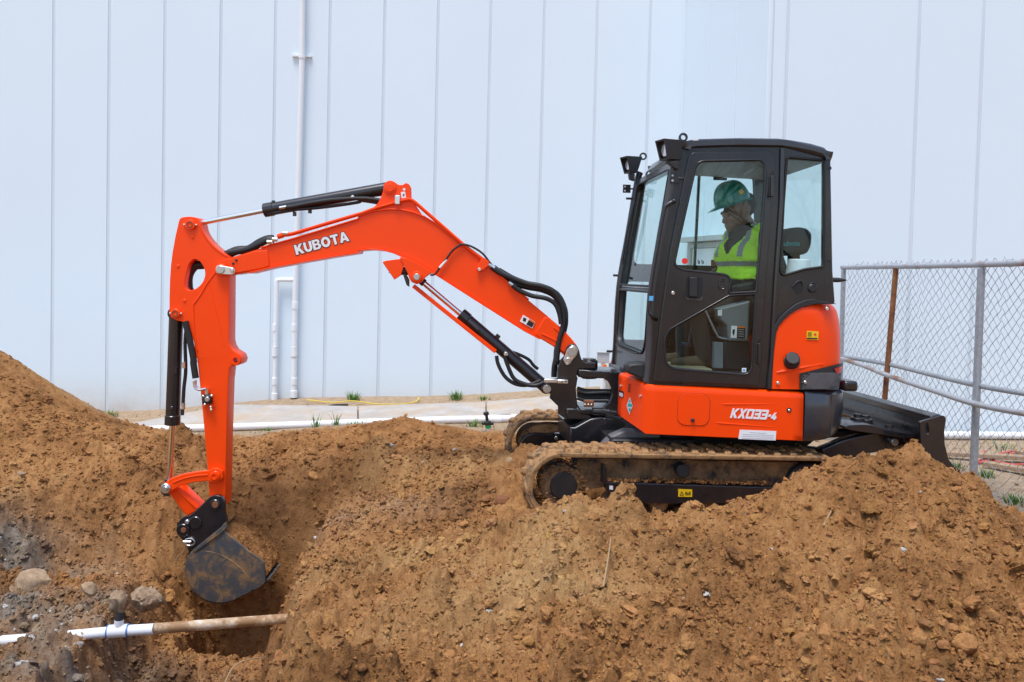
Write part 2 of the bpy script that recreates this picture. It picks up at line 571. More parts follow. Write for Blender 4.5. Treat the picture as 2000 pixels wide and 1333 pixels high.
# thin glazing: a tinted clear pane with a Fresnel reflection
def glass(name, tint):
    m_ = bpy.data.materials.new(name); m_.use_nodes = True
    nt = m_.node_tree; nt.nodes.clear()
    out = nt.nodes.new('ShaderNodeOutputMaterial'); tr = nt.nodes.new('ShaderNodeBsdfTransparent'); gl = nt.nodes.new('ShaderNodeBsdfGlossy')
    tr.inputs[0].default_value = (*tint, 1); gl.inputs['Roughness'].default_value = .01
    fr = nt.nodes.new('ShaderNodeFresnel'); fr.inputs[0].default_value = 1.5
    mx = nt.nodes.new('ShaderNodeMixShader')
    gb = nt.nodes.new('ShaderNodeNewGeometry'); su = nt.nodes.new('ShaderNodeMath'); su.operation = 'SUBTRACT'; su.inputs[0].default_value = 1.0
    mu = nt.nodes.new('ShaderNodeMath'); mu.operation = 'MULTIPLY'
    nt.links.new(gb.outputs['Backfacing'], su.inputs[1]); nt.links.new(fr.outputs[0], mu.inputs[0]); nt.links.new(su.outputs[0], mu.inputs[1])   # reflect once, at the outer face
    nt.links.new(mu.outputs[0], mx.inputs[0]); nt.links.new(tr.outputs[0], mx.inputs[1]); nt.links.new(gl.outputs[0], mx.inputs[2])
    nt.links.new(mx.outputs[0], out.inputs[0])
    MAT[name] = m_
glass('glass', (.90, .965, .96))
glass('lamp_glass', (.95, .95, .95))
# ------------------------------------------------------------------ terrain
PERM = rng.permutation(4096)
GA = rng.uniform(0, 2 * np.pi, 4096)
GX, GY = np.cos(GA), np.sin(GA)
def pnoise(x, y, seed=0):
    xi = np.floor(x).astype(np.int64); yi = np.floor(y).astype(np.int64)
    xf = x - xi; yf = y - yi
    def g(ix, iy):
        h = PERM[(PERM[(ix + seed * 131) & 4095] + iy) & 4095]
        return GX[h] * (x - ix) + GY[h] * (y - iy)
    u = xf * xf * xf * (xf * (xf * 6 - 15) + 10); v = yf * yf * yf * (yf * (yf * 6 - 15) + 10)
    a = g(xi, yi); b = g(xi + 1, yi); c = g(xi, yi + 1); d = g(xi + 1, yi + 1)
    return (a + (b - a) * u) * (1 - v) + (c + (d - c) * u) * v
def fbm(x, y, sc, oct_=4, gain=.5, seed=0):
    s = 0; a = 1.0
    for o in range(oct_):
        s = s + a * pnoise(x * sc, y * sc, seed + o); sc *= 2.03; a *= gain
    return s
def billow(x, y, sc, oct_=3, gain=.5, seed=0):
    s = 0; a = 1.0
    for o in range(oct_):
        s = s + a * (np.abs(pnoise(x * sc, y * sc, seed + o)) - .25); sc *= 2.03; a *= gain
    return s

cp = []
def c_px(*L):
    for px, py, Y in L:
        q = at(px, py, Y); cp.append((q.x, q.y, q.z))
# foreground spoil heap: crest, slopes towards the street
c_px((1065,1003,4.50),(1110,988,4.42),(1150,972,4.40),(1200,986,4.40),(1250,1002,4.42),(1330,1006,4.45),(1400,1002,4.45),(1450,991,4.42),
     (1500,960,4.38),(1545,936,4.36),(1600,922,4.34),(1640,919,4.34),(1700,907,4.34),(1760,902,4.32),(1820,911,4.32),(1860,934,4.32),
     (1900,964,4.30),(1950,1003,4.28),(2000,1034,4.25),(2150,1120,4.2),(2400,1220,4.0))
c_px((1300,1080,3.85),(1500,1080,3.75),(1700,1050,3.70),(1850,1060,3.70),(2000,1130,3.65),(1150,1060,4.0))
c_px((1500,1180,3.25),(1750,1180,3.20),(2000,1230,3.15),(1250,1180,3.35),(1000,1160,3.60),(800,1150,3.95),(680,1140,4.25))
c_px((500,1345,3.05),(700,1333,2.95),(1000,1333,2.88),(1300,1333,2.80),(1600,1333,2.75),(2000,1333,2.68),(2300,1333,2.6))
c_px((600,1230,3.55),(800,1250,3.35))
for x in (-4, -2, 0, 2, 4):
    cp.append((x, 1.7, -.02))
# middle ground in front of and under the machine
c_px((1000,1010,4.75),(1000,960,5.05),(930,1000,4.95),(800,1010,5.0),(700,1030,5.0),(640,1050,5.05),(900,940,5.5),(800,930,5.7),(700,930,5.8),
     (985,900,5.95),(1060,893,5.5),(1130,882,5.45),(930,880,6.3))
for x, y, z in ((.5,4.8,.10),(1.2,4.8,.10),(1.8,4.78,.14),(2.5,4.75,.22),(.6,5.2,.03),(1.4,5.2,.02),(2.2,5.2,.05),(.6,6.2,.05),(1.5,6.2,.05),(2.4,6.1,.0),
                (3.2,5.0,.12),(3.3,5.8,-.05),(3.9,6.4,-.04),(4.6,6.0,-.04)):
    cp.append((x, y, z))
# low bank behind the dig
c_px((545,862,6.9),(587,845,7.0),(654,846,7.1),(745,834,7.2),(797,822,7.25),(832,833,7.25),(867,848,7.2),(902,860,7.1),(955,864,7.0),(990,862,6.9),
     (620,900,6.4),(760,880,6.6),(500,905,6.5),(470,890,6.8))
# pile on the far left
c_px((-350,520,7.2),(-150,610,7.1),(0,715,7.0),(49,752,7.0),(88,776,7.0),(117,800,7.0),(162,815,7.0),(210,830,7.0),(270,846,7.0),(304,853,7.0),(372,852,7.0),
     (395,868,7.0),(430,880,6.9))
c_px((-250,820,6.3),(30,860,6.3),(150,900,6.2),(280,910,6.2),(380,920,6.2),(60,970,5.75),(200,970,5.75),(350,980,5.8),(-200,980,5.6))
c_px((0,1040,5.25),(-250,1100,4.9),(100,1020,5.4),(230,1030,5.5))
# gravel shelf on the left with the pipe in it
c_px((-150,1200,4.45),(40,1190,4.45),(150,1175,4.55),(250,1190,4.5),(-100,1262,4.1),(20,1266,4.05),(95,1238,4.08),(200,1270,3.95),(40,1333,3.6),(-200,1333,3.5),(200,1333,3.6))
# the yard behind: ground of the wall and the paving
c_px((300,846,8.45),(500,842,8.45),(800,832,8.45),(985,826,8.45),(0,858,8.5),(-300,870,8.5))
c_px((100,806,10.3),(430,791,10.4),(750,778,10.4),(1050,766,10.4),(1250,758,10.4),(420,801,9.6),(1060,783,9.6),(1250,780,9.4))
c_px((1700,856,8.85),(1850,856,8.85),(2050,856,8.85),(2300,860,8.85),(1905,955,6.4),(1990,1010,5.95),(1800,900,7.6),(2050,930,7.2),(1500,850,8.8),(1300,820,8.6))
for x in (-12, -7, -3, 1, 5, 10):
    cp.append((x, 12.4, -.1))
for y in (3, 5.5, 8):
    cp.append((-9, y, .1)); cp.append((9, y, -.1))
cp = np.array(cp)
def tps_fit(P):
    n = len(P)
    d = np.linalg.norm(P[:, None, :2] - P[None, :, :2], axis=2)
    K = np.where(d > 0, d * d * np.log(d + 1e-12), 0) + np.eye(n) * .004
    A = np.zeros((n + 3, n + 3)); A[:n, :n] = K; A[:n, n] = 1; A[:n, n + 1:] = P[:, :2]; A[n, :n] = 1; A[n + 1:, :n] = P[:, :2].T
    b = np.zeros(n + 3); b[:n] = P[:, 2]
    return np.linalg.solve(A, b)
TW = tps_fit(cp)
def tps(x, y):
    z = TW[-3] + TW[-2] * x + TW[-1] * y
    for i in range(len(cp)):
        d2 = (x - cp[i, 0]) ** 2 + (y - cp[i, 1]) ** 2
        z = z + TW[i] * .5 * d2 * np.log(d2 + 1e-12)
    return z
def sstep(a, b, x):
    t = np.clip((x - a) / (b - a), 0, 1)
    return t * t * (3 - 2 * t)

# grid: finer near the street side, coarser towards the wall
NS, NY = 1080, 500
S0, S1, Y0, Y1 = -1.02, 1.02, 1.75, 12.4
sv = np.linspace(S0, S1, NS)
yv = np.exp(np.linspace(math.log(Y0), math.log(Y1), NY))
SX, YY = np.meshgrid(sv, yv)
XX = SX * (YY + .6)
# noise domain warp keeps the features from lining up with the grid
H = tps(XX, YY)
wx = XX + .06 * fbm(XX, YY, 2.2, 2, .5, 40); wy = YY + .06 * fbm(XX, YY, 2.2, 2, .5, 50)
# trench under the pipe and the pit round the bucket (distance to a ragged outline)
def box_sd(x, y, cx, cy, hx, hy, rot=0, r=.1):
    c_, s_ = math.cos(rot), math.sin(rot)
    u = (x - cx) * c_ + (y - cy) * s_; v = -(x - cx) * s_ + (y - cy) * c_
    qx = np.abs(u) - hx + r; qy = np.abs(v) - hy + r
    return np.hypot(np.maximum(qx, 0), np.maximum(qy, 0)) + np.minimum(np.maximum(qx, qy), 0) - r
rag = .07 * fbm(XX, YY, 3.2, 4, .55, 60)
d1 = box_sd(XX, YY, -1.755, 4.25, .36, 1.46, .20, .12) + rag
d2 = box_sd(XX, YY, -2.62, 5.30, .72, .30, -.10, .25) + rag * 1.6
floor1 = -.92 + .03 * fbm(XX, YY, 2, 3, .5, 70)
floor2 = -.62 + .05 * fbm(XX, YY, 2, 3, .5, 75)
back = sstep(5.2, 5.6, YY)
H = np.minimum(H, floor1 + np.maximum(d1, 0) * (3.2 - 1.7 * back))
d3 = box_sd(XX, YY, -1.78, 5.32, .30, .38, 0, .1) + rag * .8
H = np.minimum(H, -1.6 + np.maximum(d3, 0) * (7.0 - 4.2 * back))
H = np.minimum(H, floor2 + np.maximum(d2, 0) * 1.15)
# roughness: how broken up the soil is
rough = np.clip(1 - sstep(7.3, 8.1, YY), 0, 1) * (1 - .9 * sstep(2.9, 3.4, XX) * sstep(4.7, 5.3, YY))
pave = sstep(8.2, 8.5, YY)
inpit = 1 - sstep(-.05, .25, np.minimum(d1, d2))
amp = rough * (1 - .08 * inpit) + .12
wx = wx + .8 * H; wy = wy + .65 * H           # carry the pattern down steep faces instead of streaking
H = H + amp * (.060 * fbm(wx, wy, 1.5, 3, .5, 1) + .040 * billow(wx, wy, 4.3, 3, .55, 5) + .020 * fbm(wx, wy, 14, 4, .6, 9) + .016 * billow(wx, wy, 34, 3, .65, 15))
H += amp * .05 * np.maximum(0, fbm(wx, wy, 2.6, 2, .5, 21)) ** 1.3
# terraced crumbling faces on the pit walls
H += inpit * .03 * np.abs(fbm(XX * 2.2, YY * .7, 3, 3, .5, 31))
def cell(x, y):
    fi = (math.log(y) - math.log(Y0)) / (math.log(Y1) - math.log(Y0)) * (NY - 1)
    fj = (x / (y + .6) - S0) / (S1 - S0) * (NS - 1)
    return fi, fj
def stamp(x, y, rad, a, p, el):
    fi, fj = cell(x, y)
    dy = yv[min(int(fi) + 1, NY - 1)] - yv[max(int(fi), 0)] + 1e-9; dx = (S1 - S0) / (NS - 1) * (y + .6)
    ri, rj = int(rad * 1.3 / dy) + 1, int(rad * 1.3 / dx) + 1
    i0, i1, j0, j1 = max(int(fi) - ri, 0), int(fi) + ri + 2, max(int(fj) - rj, 0), int(fj) + rj + 2
    if i0 >= NY or j0 >= NS or i1 < 2 or j1 < 2: return
    X = XX[i0:i1, j0:j1] - x; Y = YY[i0:i1, j0:j1] - y
    c_, s_ = math.cos(p), math.sin(p)
    u = (X * c_ + Y * s_) / (rad * el); v = (-X * s_ + Y * c_) * el / rad
    q = 1 - (np.abs(u) ** 2.4 + np.abs(v) ** 2.4 + .35 * u * v * np.sign(a))
    H[i0:i1, j0:j1] += np.where(q > 0, np.sqrt(np.maximum(q, 0)), 0) * rad * abs(a)
for rad0, cnt, ylim in ((.13, 110, 7.2), (.075, 620, 7.2), (.042, 3600, 7.0), (.024, 11000, 6.2), (.014, 26000, 5.2)):
    ss = rng.uniform(-.85, .85, cnt); yy = np.exp(rng.uniform(math.log(2.0), math.log(ylim), cnt))
    for i in range(cnt):
        x, y = ss[i] * (yy[i] + .6), yy[i]
        if x > 2.9 and y > 4.9: continue
        stamp(x, y, rad0 * rng.uniform(.6, 1.35), rng.uniform(.25, .75) * rng.choice((-1, 1)), rng.uniform(0, 3.14), rng.uniform(.75, 1.3))
H += amp * (.006 * billow(wx, wy, 85, 2, .6, 25) + .004 * pnoise(wx * 150, wy * 150, 27))
q = at(97, 1240, 4.07); H += .10 * np.exp(-(((XX - q.x) / .075) ** 2 + ((YY - q.y) / .11) ** 2))
# drop the outer rim so the sheet closes into the ground below
rim = np.minimum(sstep(S0, S0 + .06, SX) * (1 - sstep(S1 - .06, S1, SX)), sstep(Y0, Y0 + .12, YY))
H = H * rim + (-2.25) * (1 - rim)

def height(x, y):
    fi, fj = cell(x, y)
    fi = min(max(fi, 0), NY - 1.001); fj = min(max(fj, 0), NS - 1.001)
    i, j = int(fi), int(fj); a, b = fi - i, fj - j
    return float((H[i, j] * (1 - b) + H[i, j + 1] * b) * (1 - a) + (H[i + 1, j] * (1 - b) + H[i + 1, j + 1] * b) * a)

# soil kinds: R dry tan subsoil, G grey gravel, B pale yard sand
def blob(px, py, Y, rx, ry):
    q = at(px, py, Y)
    return np.exp(-(((XX - q.x) / rx) ** 2 + ((YY - q.y) / ry) ** 2))
wob = .5 + .9 * fbm(XX, YY, 2.8, 4, .6, 80)
tan = blob(1060, 1130, 3.8, .55, .35) + blob(1010, 1180, 3.5, .5, .25) + blob(760, 1090, 4.4, .6, .22) + .8 * blob(650, 940, 5.9, .5, .25) + .7 * blob(900, 920, 5.7, .6, .3) + .8 * blob(1130, 1000, 4.3, .3, .2) + .5 * blob(720, 1280, 3.2, .4, .25)
gry = 1.2 * blob(20, 1030, 5.3, .55, .35) + 1.2 * blob(100, 1200, 4.4, .75, .30) + 1.2 * blob(130, 1310, 3.7, .65, .35) + .35 * blob(700, 1000, 5.1, .6, .25)
sand = sstep(7.5, 7.9, YY + .2 * wob) + sstep(2.8, 3.2, XX) * sstep(4.8, 5.3, YY)
ZON = np.stack([np.clip(tan * (wob + .15), 0, 1), np.clip(gry * (wob + .25), 0, 1), np.clip(sand, 0, 1), np.ones_like(tan)], axis=2)
def zone(x, y):
    fi, fj = cell(x, y)
    return ZON[int(min(max(fi, 0), NY - 1)), int(min(max(fj, 0), NS - 1))]

verts = np.stack([XX, YY, H], axis=2).reshape(-1, 3)
idx = np.arange(NS * NY).reshape(NY, NS)
quads = np.stack([idx[:-1, :-1], idx[:-1, 1:], idx[1:, 1:], idx[1:, :-1]], axis=2).reshape(-1, 4)
def np_mesh(name, v, q, zones=None, tint=None, smooth=True):
    me = bpy.data.meshes.new(name)
    kk = q.shape[1]
    me.vertices.add(len(v)); me.vertices.foreach_set('co', v.astype(np.float32).ravel())
    me.loops.add(q.size); me.loops.foreach_set('vertex_index', q.astype(np.int32).ravel())
    me.polygons.add(len(q)); me.polygons.foreach_set('loop_start', np.arange(0, q.size, kk, dtype=np.int32))
    me.polygons.foreach_set('loop_total', np.full(len(q), kk, dtype=np.int32))
    me.polygons.foreach_set('use_smooth', np.full(len(q), smooth))
    me.update(calc_edges=True)
    for nm, arr in (('zone', zones), ('tint', tint)):
        if arr is not None:
            a = me.color_attributes.new(nm, 'FLOAT_COLOR', 'POINT'); a.data.foreach_set('color', arr.astype(np.float32).ravel())
    return me
me = np_mesh('ground', verts, quads, ZON.reshape(-1, 4))
g = finish('dug_soil', me, MAT['soil'], ang=0)
tag(g, kind='structure')
mb = MB(); mb.add([(-400, -400, -2.2), (400, -400, -2.2), (400, 400, -2.2), (-400, 400, -2.2)], [(0, 1, 2, 3)])
tag(mb.build('ground', MAT['soil'], ang=0, fix=False), kind='structure')

# ---- loose clods lying on the soil
def ico(sub):
    bm = bmesh.new(); bmesh.ops.create_icosphere(bm, subdivisions=sub, radius=1)
    v = np.array([q.co[:] for q in bm.verts]); f = np.array([[q.index for q in p.verts] for p in bm.faces]); bm.free()
    return v, f
def lumpy(v, amt, seed):
    r_ = np.random.default_rng(seed)
    d = np.zeros(len(v))
    for i in range(9):
        n_ = r_.normal(size=3); n_ /= np.linalg.norm(n_)
        d += np.where(v @ n_ > r_.uniform(.35, .8), -r_.uniform(.1, .3), 0)
    d += r_.normal(size=len(v)) * amt
    return v * (1 + d)[:, None]
def vheight(x, y):
    fi = np.clip((np.log(y) - math.log(Y0)) / (math.log(Y1) - math.log(Y0)) * (NY - 1), 0, NY - 1.001)
    fj = np.clip((x / (y + .6) - S0) / (S1 - S0) * (NS - 1), 0, NS - 1.001)
    i, j = fi.astype(int), fj.astype(int); a, b = fi - i, fj - j
    return (H[i, j] * (1 - b) + H[i, j + 1] * b) * (1 - a) + (H[i + 1, j] * (1 - b) + H[i + 1, j + 1] * b) * a, ZON[i, j]
def scatter(name, mat, classes, yr, accept, sr=(-.84, .84), flat=.75, sink=.35, tintr=(.70, 1.04), use_zone=True, smooth=False):
    """crumbs strewn over the soil; accept(x, y, zone) gives the chance that a spot carries one"""
    av, af, az, at_ = [], [], [], []
    base = 0
    for sub, cnt, rmin, rmax in classes:
        iv, jf = ico(sub)
        shapes = np.stack([lumpy(iv, .10 if sub < 3 else .05, 100 + sub * 10 + i) for i in range(8)])
        y = np.exp(rng.uniform(math.log(yr[0]), math.log(yr[1]), cnt)); x = rng.uniform(*sr, cnt) * (y + .6)
        hz_, zn = vheight(x, y)
        keep = rng.random(cnt) < accept(x, y, zn)
        x, y, hz_, zn = x[keep], y[keep], hz_[keep], zn[keep]; n = len(x)
        rad = rmin * (rmax / rmin) ** (rng.random(n) ** 2.2)
        a, bx_, by_ = rng.uniform(0, 6.28, n), rng.uniform(-.6, .6, n), rng.uniform(-.6, .6, n)
        v = shapes[rng.integers(0, 8, n)]                                   # n, verts, 3
        v = v * (rad[:, None] * np.stack([rng.uniform(.8, 1.3, n), rng.uniform(.8, 1.2, n), flat * rng.uniform(.7, 1.2, n)], 1))[:, None, :]
        X, Y, Z = v[..., 0], v[..., 1], v[..., 2]
        c_, s_ = np.cos(by_)[:, None], np.sin(by_)[:, None]; X, Z = X * c_ + Z * s_, Z * c_ - X * s_
        c_, s_ = np.cos(bx_)[:, None], np.sin(bx_)[:, None]; Y, Z = Y * c_ - Z * s_, Z * c_ + Y * s_
        c_, s_ = np.cos(a)[:, None], np.sin(a)[:, None]; X, Y = X * c_ - Y * s_, X * s_ + Y * c_
        zo = hz_ + rad * flat * (1 - 2 * sink * rng.uniform(.6, 1.4, n))
        v = np.stack([X + x[:, None], Y + y[:, None], Z + zo[:, None]], 2); nv = v.shape[1]
        av.append(v.reshape(-1, 3)); af.append((jf[None] + (base + nv * np.arange(n))[:, None, None]).reshape(-1, 3)); base += n * nv
        az.append(np.repeat(zn if use_zone else np.tile([0, 0, 0, 1.], (n, 1)), nv, axis=0))
        t = rng.uniform(*tintr, n)
        at_.append(np.repeat(np.stack([t, t * rng.uniform(.94, 1.04, n), t * rng.uniform(.88, 1.06, n), np.ones(n)], 1), nv, axis=0))
    me = np_mesh(name, np.concatenate(av), np.concatenate(af), np.concatenate(az), np.concatenate(at_), smooth)
    return finish(name, me, MAT[mat], ang=0)
def acc(x, y, zn):
    d = .72 + .8 * pnoise(x * 1.7, y * 1.7, 90) + .35 * ((x > .2) & (y < 4.6))
    d = np.where((x > 2.9) & (y > 4.9), .06, d)
    d = np.where((x > -.1) & (x < 2.3) & (y > 4.62) & (y < 6.6), np.where(y > 5.1, .35, 0), d)
    return np.where(y > 7.4, 0, d)
def accp(x, y, zn):
    d = .05 + .9 * zn[:, 1]
    d = np.where((x > -.1) & (x < 2.3) & (y > 4.62) & (y < 6.6), 0, d)
    return np.where(y > 7.4, 0, d)
o = scatter('loose_soil', 'clod', [(1, 74000, .006, .018), (2, 11000, .014, .032), (3, 480, .030, .060)], (2.1, 7.4), acc)
tag(o, 'loose brown clods of soil strewn over the heaps and the dig', 'soil', kind='stuff')
o = scatter('loose_soil', 'clod', [(1, 15000, .008, .022), (2, 2600, .016, .038)], (4.3, 7.0), acc, sr=(-.70, -.02))
tag(o, 'loose brown clods on the banks round the dig', 'soil', kind='stuff')
o = scatter('gravel', 'pebble', [(1, 5200, .005, .013), (2, 1500, .010, .026)], (2.1, 7.0), accp, flat=.7, tintr=(.8, 1.1), use_zone=False)
tag(o, 'grey and white pebbles mixed into the soil', 'gravel', kind='stuff')
# ------------------------------------------------------------------ warehouse behind
pA, pB = at(105, 600, 10.35), at(1165, 600, 10.65)
WL = Pl(pA, math.atan2(pB.y - pA.y, pB.x - pA.x))
ware = thing('warehouse', at(600, 790, 10.6), 'white metal-clad warehouse filling the whole background behind the excavator', 'building')
WTOP = 7.2
def panel(pl, ua, ub, name='wall_panel', z0=-1.0, gap=.020):
    me = plate_mesh(pl, [[(ua + gap, z0 - pl.o.z), (ub - gap, z0 - pl.o.z), (ub - gap, WTOP - pl.o.z), (ua + gap, WTOP - pl.o.z)]], .011, .004, 2)
    return finish(name, me, MAT['wall_white'], ware, 35)
def backing(pl, ua, ub):
    mb = MB(); d = pl.z * ((WTOP + 1.0) / 2 - .01)
    mb.box(pl.w((ua + ub) / 2, 3.1 - pl.o.z, -.1085), pl.u * ((ub - ua) / 2), pl.n * .1, d)
    return mb.build('backing_wall', MAT['wall_joint'], ware)
ju = [WL.uv(x, 300)[0] for x in (104, 212, 320, 429, 535, 641, 747, 851, 953, 1057, 1160, 1263)]
w_ = (ju[-1] - ju[0]) / 11
ju = [ju[0] - w_ * i for i in range(7, 0, -1)] + ju
uc = WL.uv(1330, 300)[0]
for a, b in zip(ju[:-1], ju[1:]):
    panel(WL, a, b)
panel(WL, ju[-1], uc - .02)
backing(WL, ju[0], uc + .3)
mb = MB(); q = WL.w(uc - .012, 3.1 - WL.o.z, -.004); mb.box(q, WL.u * .03, WL.n * .012, V((0, 0, 4.1))); mb.build('corner_trim', MAT['wall_white'], ware)
inner = WL.w(uc, 0); inner.z = 0
outer = at(1490, 400, 9.0); outer.z = 0
WR = Pl(inner, math.atan2(outer.y - inner.y, outer.x - inner.x))
Lr = (outer - inner).length
for i in range(3):
    panel(WR, Lr * i / 3 + (.03 if i == 0 else 0), Lr * (i + 1) / 3 - (.0 if i < 2 else .0), gap=.004)
far_r = at(2050, 400, 8.9); far_r.z = 0
WF = Pl(outer, math.atan2(far_r.y - outer.y, far_r.x - outer.x))
jr = [.046] + [WF.uv(x, 150)[0] for x in (1536, 1792, 1917)]
jr += [jr[-1] + .78 * i for i in range(1, 7)]
for a, b in zip(jr[:-1], jr[1:]):
    panel(WF, a, b)
backing(WF, .0, jr[-1])
backing(WR, .0, Lr - .02)
# corner trim of the projecting bay
mb = MB(); mb.box(WF.w(.022, 3.1, -.018), WF.u * .022, WF.n * .02, WF.z * 4.1)
mb.build('corner_trim', MAT['wall_white'], ware, bev=.004)
# service door on the side of the bay, seen through the cab
dl, dr = WR.uv(1349, 476), WR.uv(1462, 452)
zd = dl[1]; zb = -.25
fr_ = plate_uv('door_frame', ware, MAT['utility_grey'], WR.off(.05), [(dl[0], zb), (dr[0], zb), (dr[0], zd), (dl[0], zd)],
               [[(dl[0] + .07, zb + .05), (dr[0] - .07, zb + .05), (dr[0] - .07, zd - .07), (dl[0] + .07, zd - .07)]], .05, .004)
plate_uv('door', ware, MAT['pvc'], WR.off(.02), [(dl[0] + .075, zb + .06), (dr[0] - .075, zb + .06), (dr[0] - .075, zd - .075), (dl[0] + .075, zd - .075)], t=.02)
plate_uv('door_canopy', ware, MAT['utility_grey'], WR.off(.16), [(dl[0] - .06, zd + .01), (dr[0] + .06, zd + .01), (dr[0] + .06, zd + .075), (dl[0] - .06, zd + .075)], t=.16)

# ------------------------------------------------------------------ drain pipes on the wall
def wp(px, py, n):
    q = WL.off(n).p(px, py); return q
stand = thing('drain_pipe', wp(574, 786, .07), 'tall white drain pipe on the warehouse wall with a short looped branch at its left', 'pipe')
PW = .075
mb = MB(); mb.tube([wp(592, -260, PW), wp(590, 110, PW), wp(577, 560, PW), wp(573, 784, PW)], .038, 16); mb.build('riser_pipe', MAT['pvc'], stand)
a, b, c_ = wp(577, 547, PW), wp(541, 547, PW), wp(536, 784, PW)
mb = MB(); e1 = b + (a - b).normalized() * .05; e2 = b + (c_ - b).normalized() * .05
mb.tube([a] + cr([e1, e1.lerp(b, .72).lerp(e2, .08), b.lerp(e2, .3).lerp(e1, .02), e2], 4) + [c_], .030, 14); mb.build('branch_pipe', MAT['pvc'], stand)
def coupl(px, py, r, h=.05, m='pvc', top=None):
    q = wp(px, py, PW); mb = MB(); mb.cyl(q - V((0, 0, h)), q + V((0, 0, h)), r, n=18, ch=.004); return mb.build('coupling', MAT[m], stand)
for px, py, r in ((576.5, 597, .044), (575, 640, .044), (574.5, 688, .045), (574, 745, .043), (537.5, 640, .037), (537, 688, .039), (536.5, 745, .037), (574, 770, .047), (536.3, 775, .042)):
    coupl(px, py, r, .05 if py < 680 or py > 700 else .07)
for px, r in ((573.5, .042), (536.2, .036)):
    coupl(px, 781, r, .05, 'plastic_black')
for px, py, r in ((574.7, 679, .0455), (574.4, 697, .0455), (537.2, 679, .0395), (536.9, 697, .0395)):
    coupl(px, py, r, .006, 'rust').name = 'clamp_ring'
q = wp(590, 110, .02); mb = MB(); mb.box(q, WL.u * .13, WL.n * .02, V((0, 0, .012)))
mb.ring(wp(590, 112, PW) - V((0, 0, .02)), wp(590, 112, PW) + V((0, 0, .02)), .046, .038); mb.build('bracket', MAT['pvc'], stand)

# ------------------------------------------------------------------ paving and supply pipe along the wall
def L3(a, b, t): return a.lerp(b, t)
n0, n1 = at(-300, 858, 8.72), at(1700, 822, 8.72)
f0, f1 = at(-300, 822, 9.62), at(1700, 788, 9.62)
n0.z = n1.z = 0; f0.z = f1.z = 0
def zpave(x, y):
    return float(tps(np.array([x]), np.array([y]))[0]) + .055
side = bpy.data.objects.new('pavement', None)
NSL = 8
me0 = None
slabs = []
for i in range(NSL):
    t0, t1 = i / NSL + .0006, (i + 1) / NSL - .0006
    loop = []
    for (p, q, t) in ((n0, n1, t0), (n0, n1, t1), (f0, f1, t1), (f0, f1, t0)):
        w = L3(p, q, t); w.z = zpave(w.x, w.y) ; loop.append(w)
    slabs.append(loop)
mb = MB()
for loop in slabs:
    mb.prism([l - V((0, 0, .03)) for l in loop], (0, 0, -.10))
base = tag(mb.build('pavement', MAT['sidewalk']), kind='structure')
for loop in slabs:
    c0 = sum(loop, V()) / 4
    mb = MB(); mb.prism([c0 + (l - c0) * .9985 for l in loop], (0, 0, -.028)); mb.build('slab', MAT['sidewalk'], base, bev=.006)

sp = thing('supply_pipe', at(640, 842, 8.5), 'long white pipe lying on the ground beside the concrete pavement', 'pipe')
pts = [at(x, y, 8.5) for x, y in ((-250, 856), (0, 849), (300, 839), (500, 833), (700, 826), (850, 821), (990, 818), (1250, 812))]
mb = MB(); mb.tube(cr(pts, 4), .040, 16); mb.build('pipe', MAT['pvc'], sp)
for x, y in ((968, 819), (1010, 817.5)):
    q = at(x, y, 8.5); mb = MB(); mb.cyl(q - V((.07, 0, 0)), q + V((.07, 0, 0)), .047, n=18, ch=.005); mb.build('coupling', MAT['pvc'], sp)
rp = thing('wall_foot_pipe', at(1850, 854, 8.8), 'white pipe along the foot of the wall behind the chain link fence', 'pipe')
mb = MB(); mb.tube([at(1440, 842, 8.82), at(1700, 848, 8.78), at(1850, 850, 8.78), at(2000, 851, 8.76), at(2300, 853, 8.76)], .042, 16); mb.build('pipe', MAT['pvc'], rp)

# valve riser in front of the supply pipe
vv = thing('valve_riser', at(958, 852, 7.6), 'small leaning riser with green valve and black cap before the supply pipe', 'valve')
A, B = at(958, 862, 7.6), at(952, 824, 7.6)
mb = MB(); mb.cyl(A, A.lerp(B, .72), .022, n=14); mb.build('pipe', MAT['pvc'], vv)
mb = MB(); mb.cyl(A.lerp(B, .66), A.lerp(B, .86), .03, n=14, ch=.004); mb.build('valve_body', MAT['valve_green'], vv)
mb = MB(); mb.cyl(A.lerp(B, .84), A.lerp(B, 1.02), .036, n=14, ch=.005); mb.cyl(A.lerp(B, .92) - V((.06, 0, 0)), A.lerp(B, .92) + V((.06, 0, 0)), .018, n=10); mb.build('collar', MAT['plastic_black'], vv)
mb = MB(); mb.cyl(A.lerp(B, 1.0), A.lerp(B, 1.36), .016, n=12); mb.cyl(A.lerp(B, 1.34), A.lerp(B, 1.5), .028, n=12, ch=.004); mb.build('cap', MAT['plastic_black'], vv)

ub = thing('utility_box', at(1178, 750, 9.9), 'grey utility box on a post behind the excavator front', 'box')
mb = MB(); q = at(1178, 699, 9.9); mb.box(q, (.075, 0, 0), (0, .05, 0), (0, 0, .065)); mb.build('cabinet', MAT['utility_grey'], ub, bev=.006)
mb = MB(); mb.box(q + V((0, -.005, .072)), (.085, 0, 0), (0, .06, 0), (0, 0, .007)); mb.build('lid', MAT['utility_grey'], ub, bev=.003)
mb = MB(); q2 = at(1180, 760, 9.9); mb.cyl(V((q.x, q.y, q2.z - .1)), q - V((0, 0, .066)), .028, n=12); mb.build('post', MAT['pvc'], ub)
q = at(1181, 716, 9.82); mb = MB(); mb.cyl(q - V((0, .02, 0)), q + V((0, .02, 0)), .03, n=14, ch=.004); mb.build('cap', MAT['orange_decal'], ub)

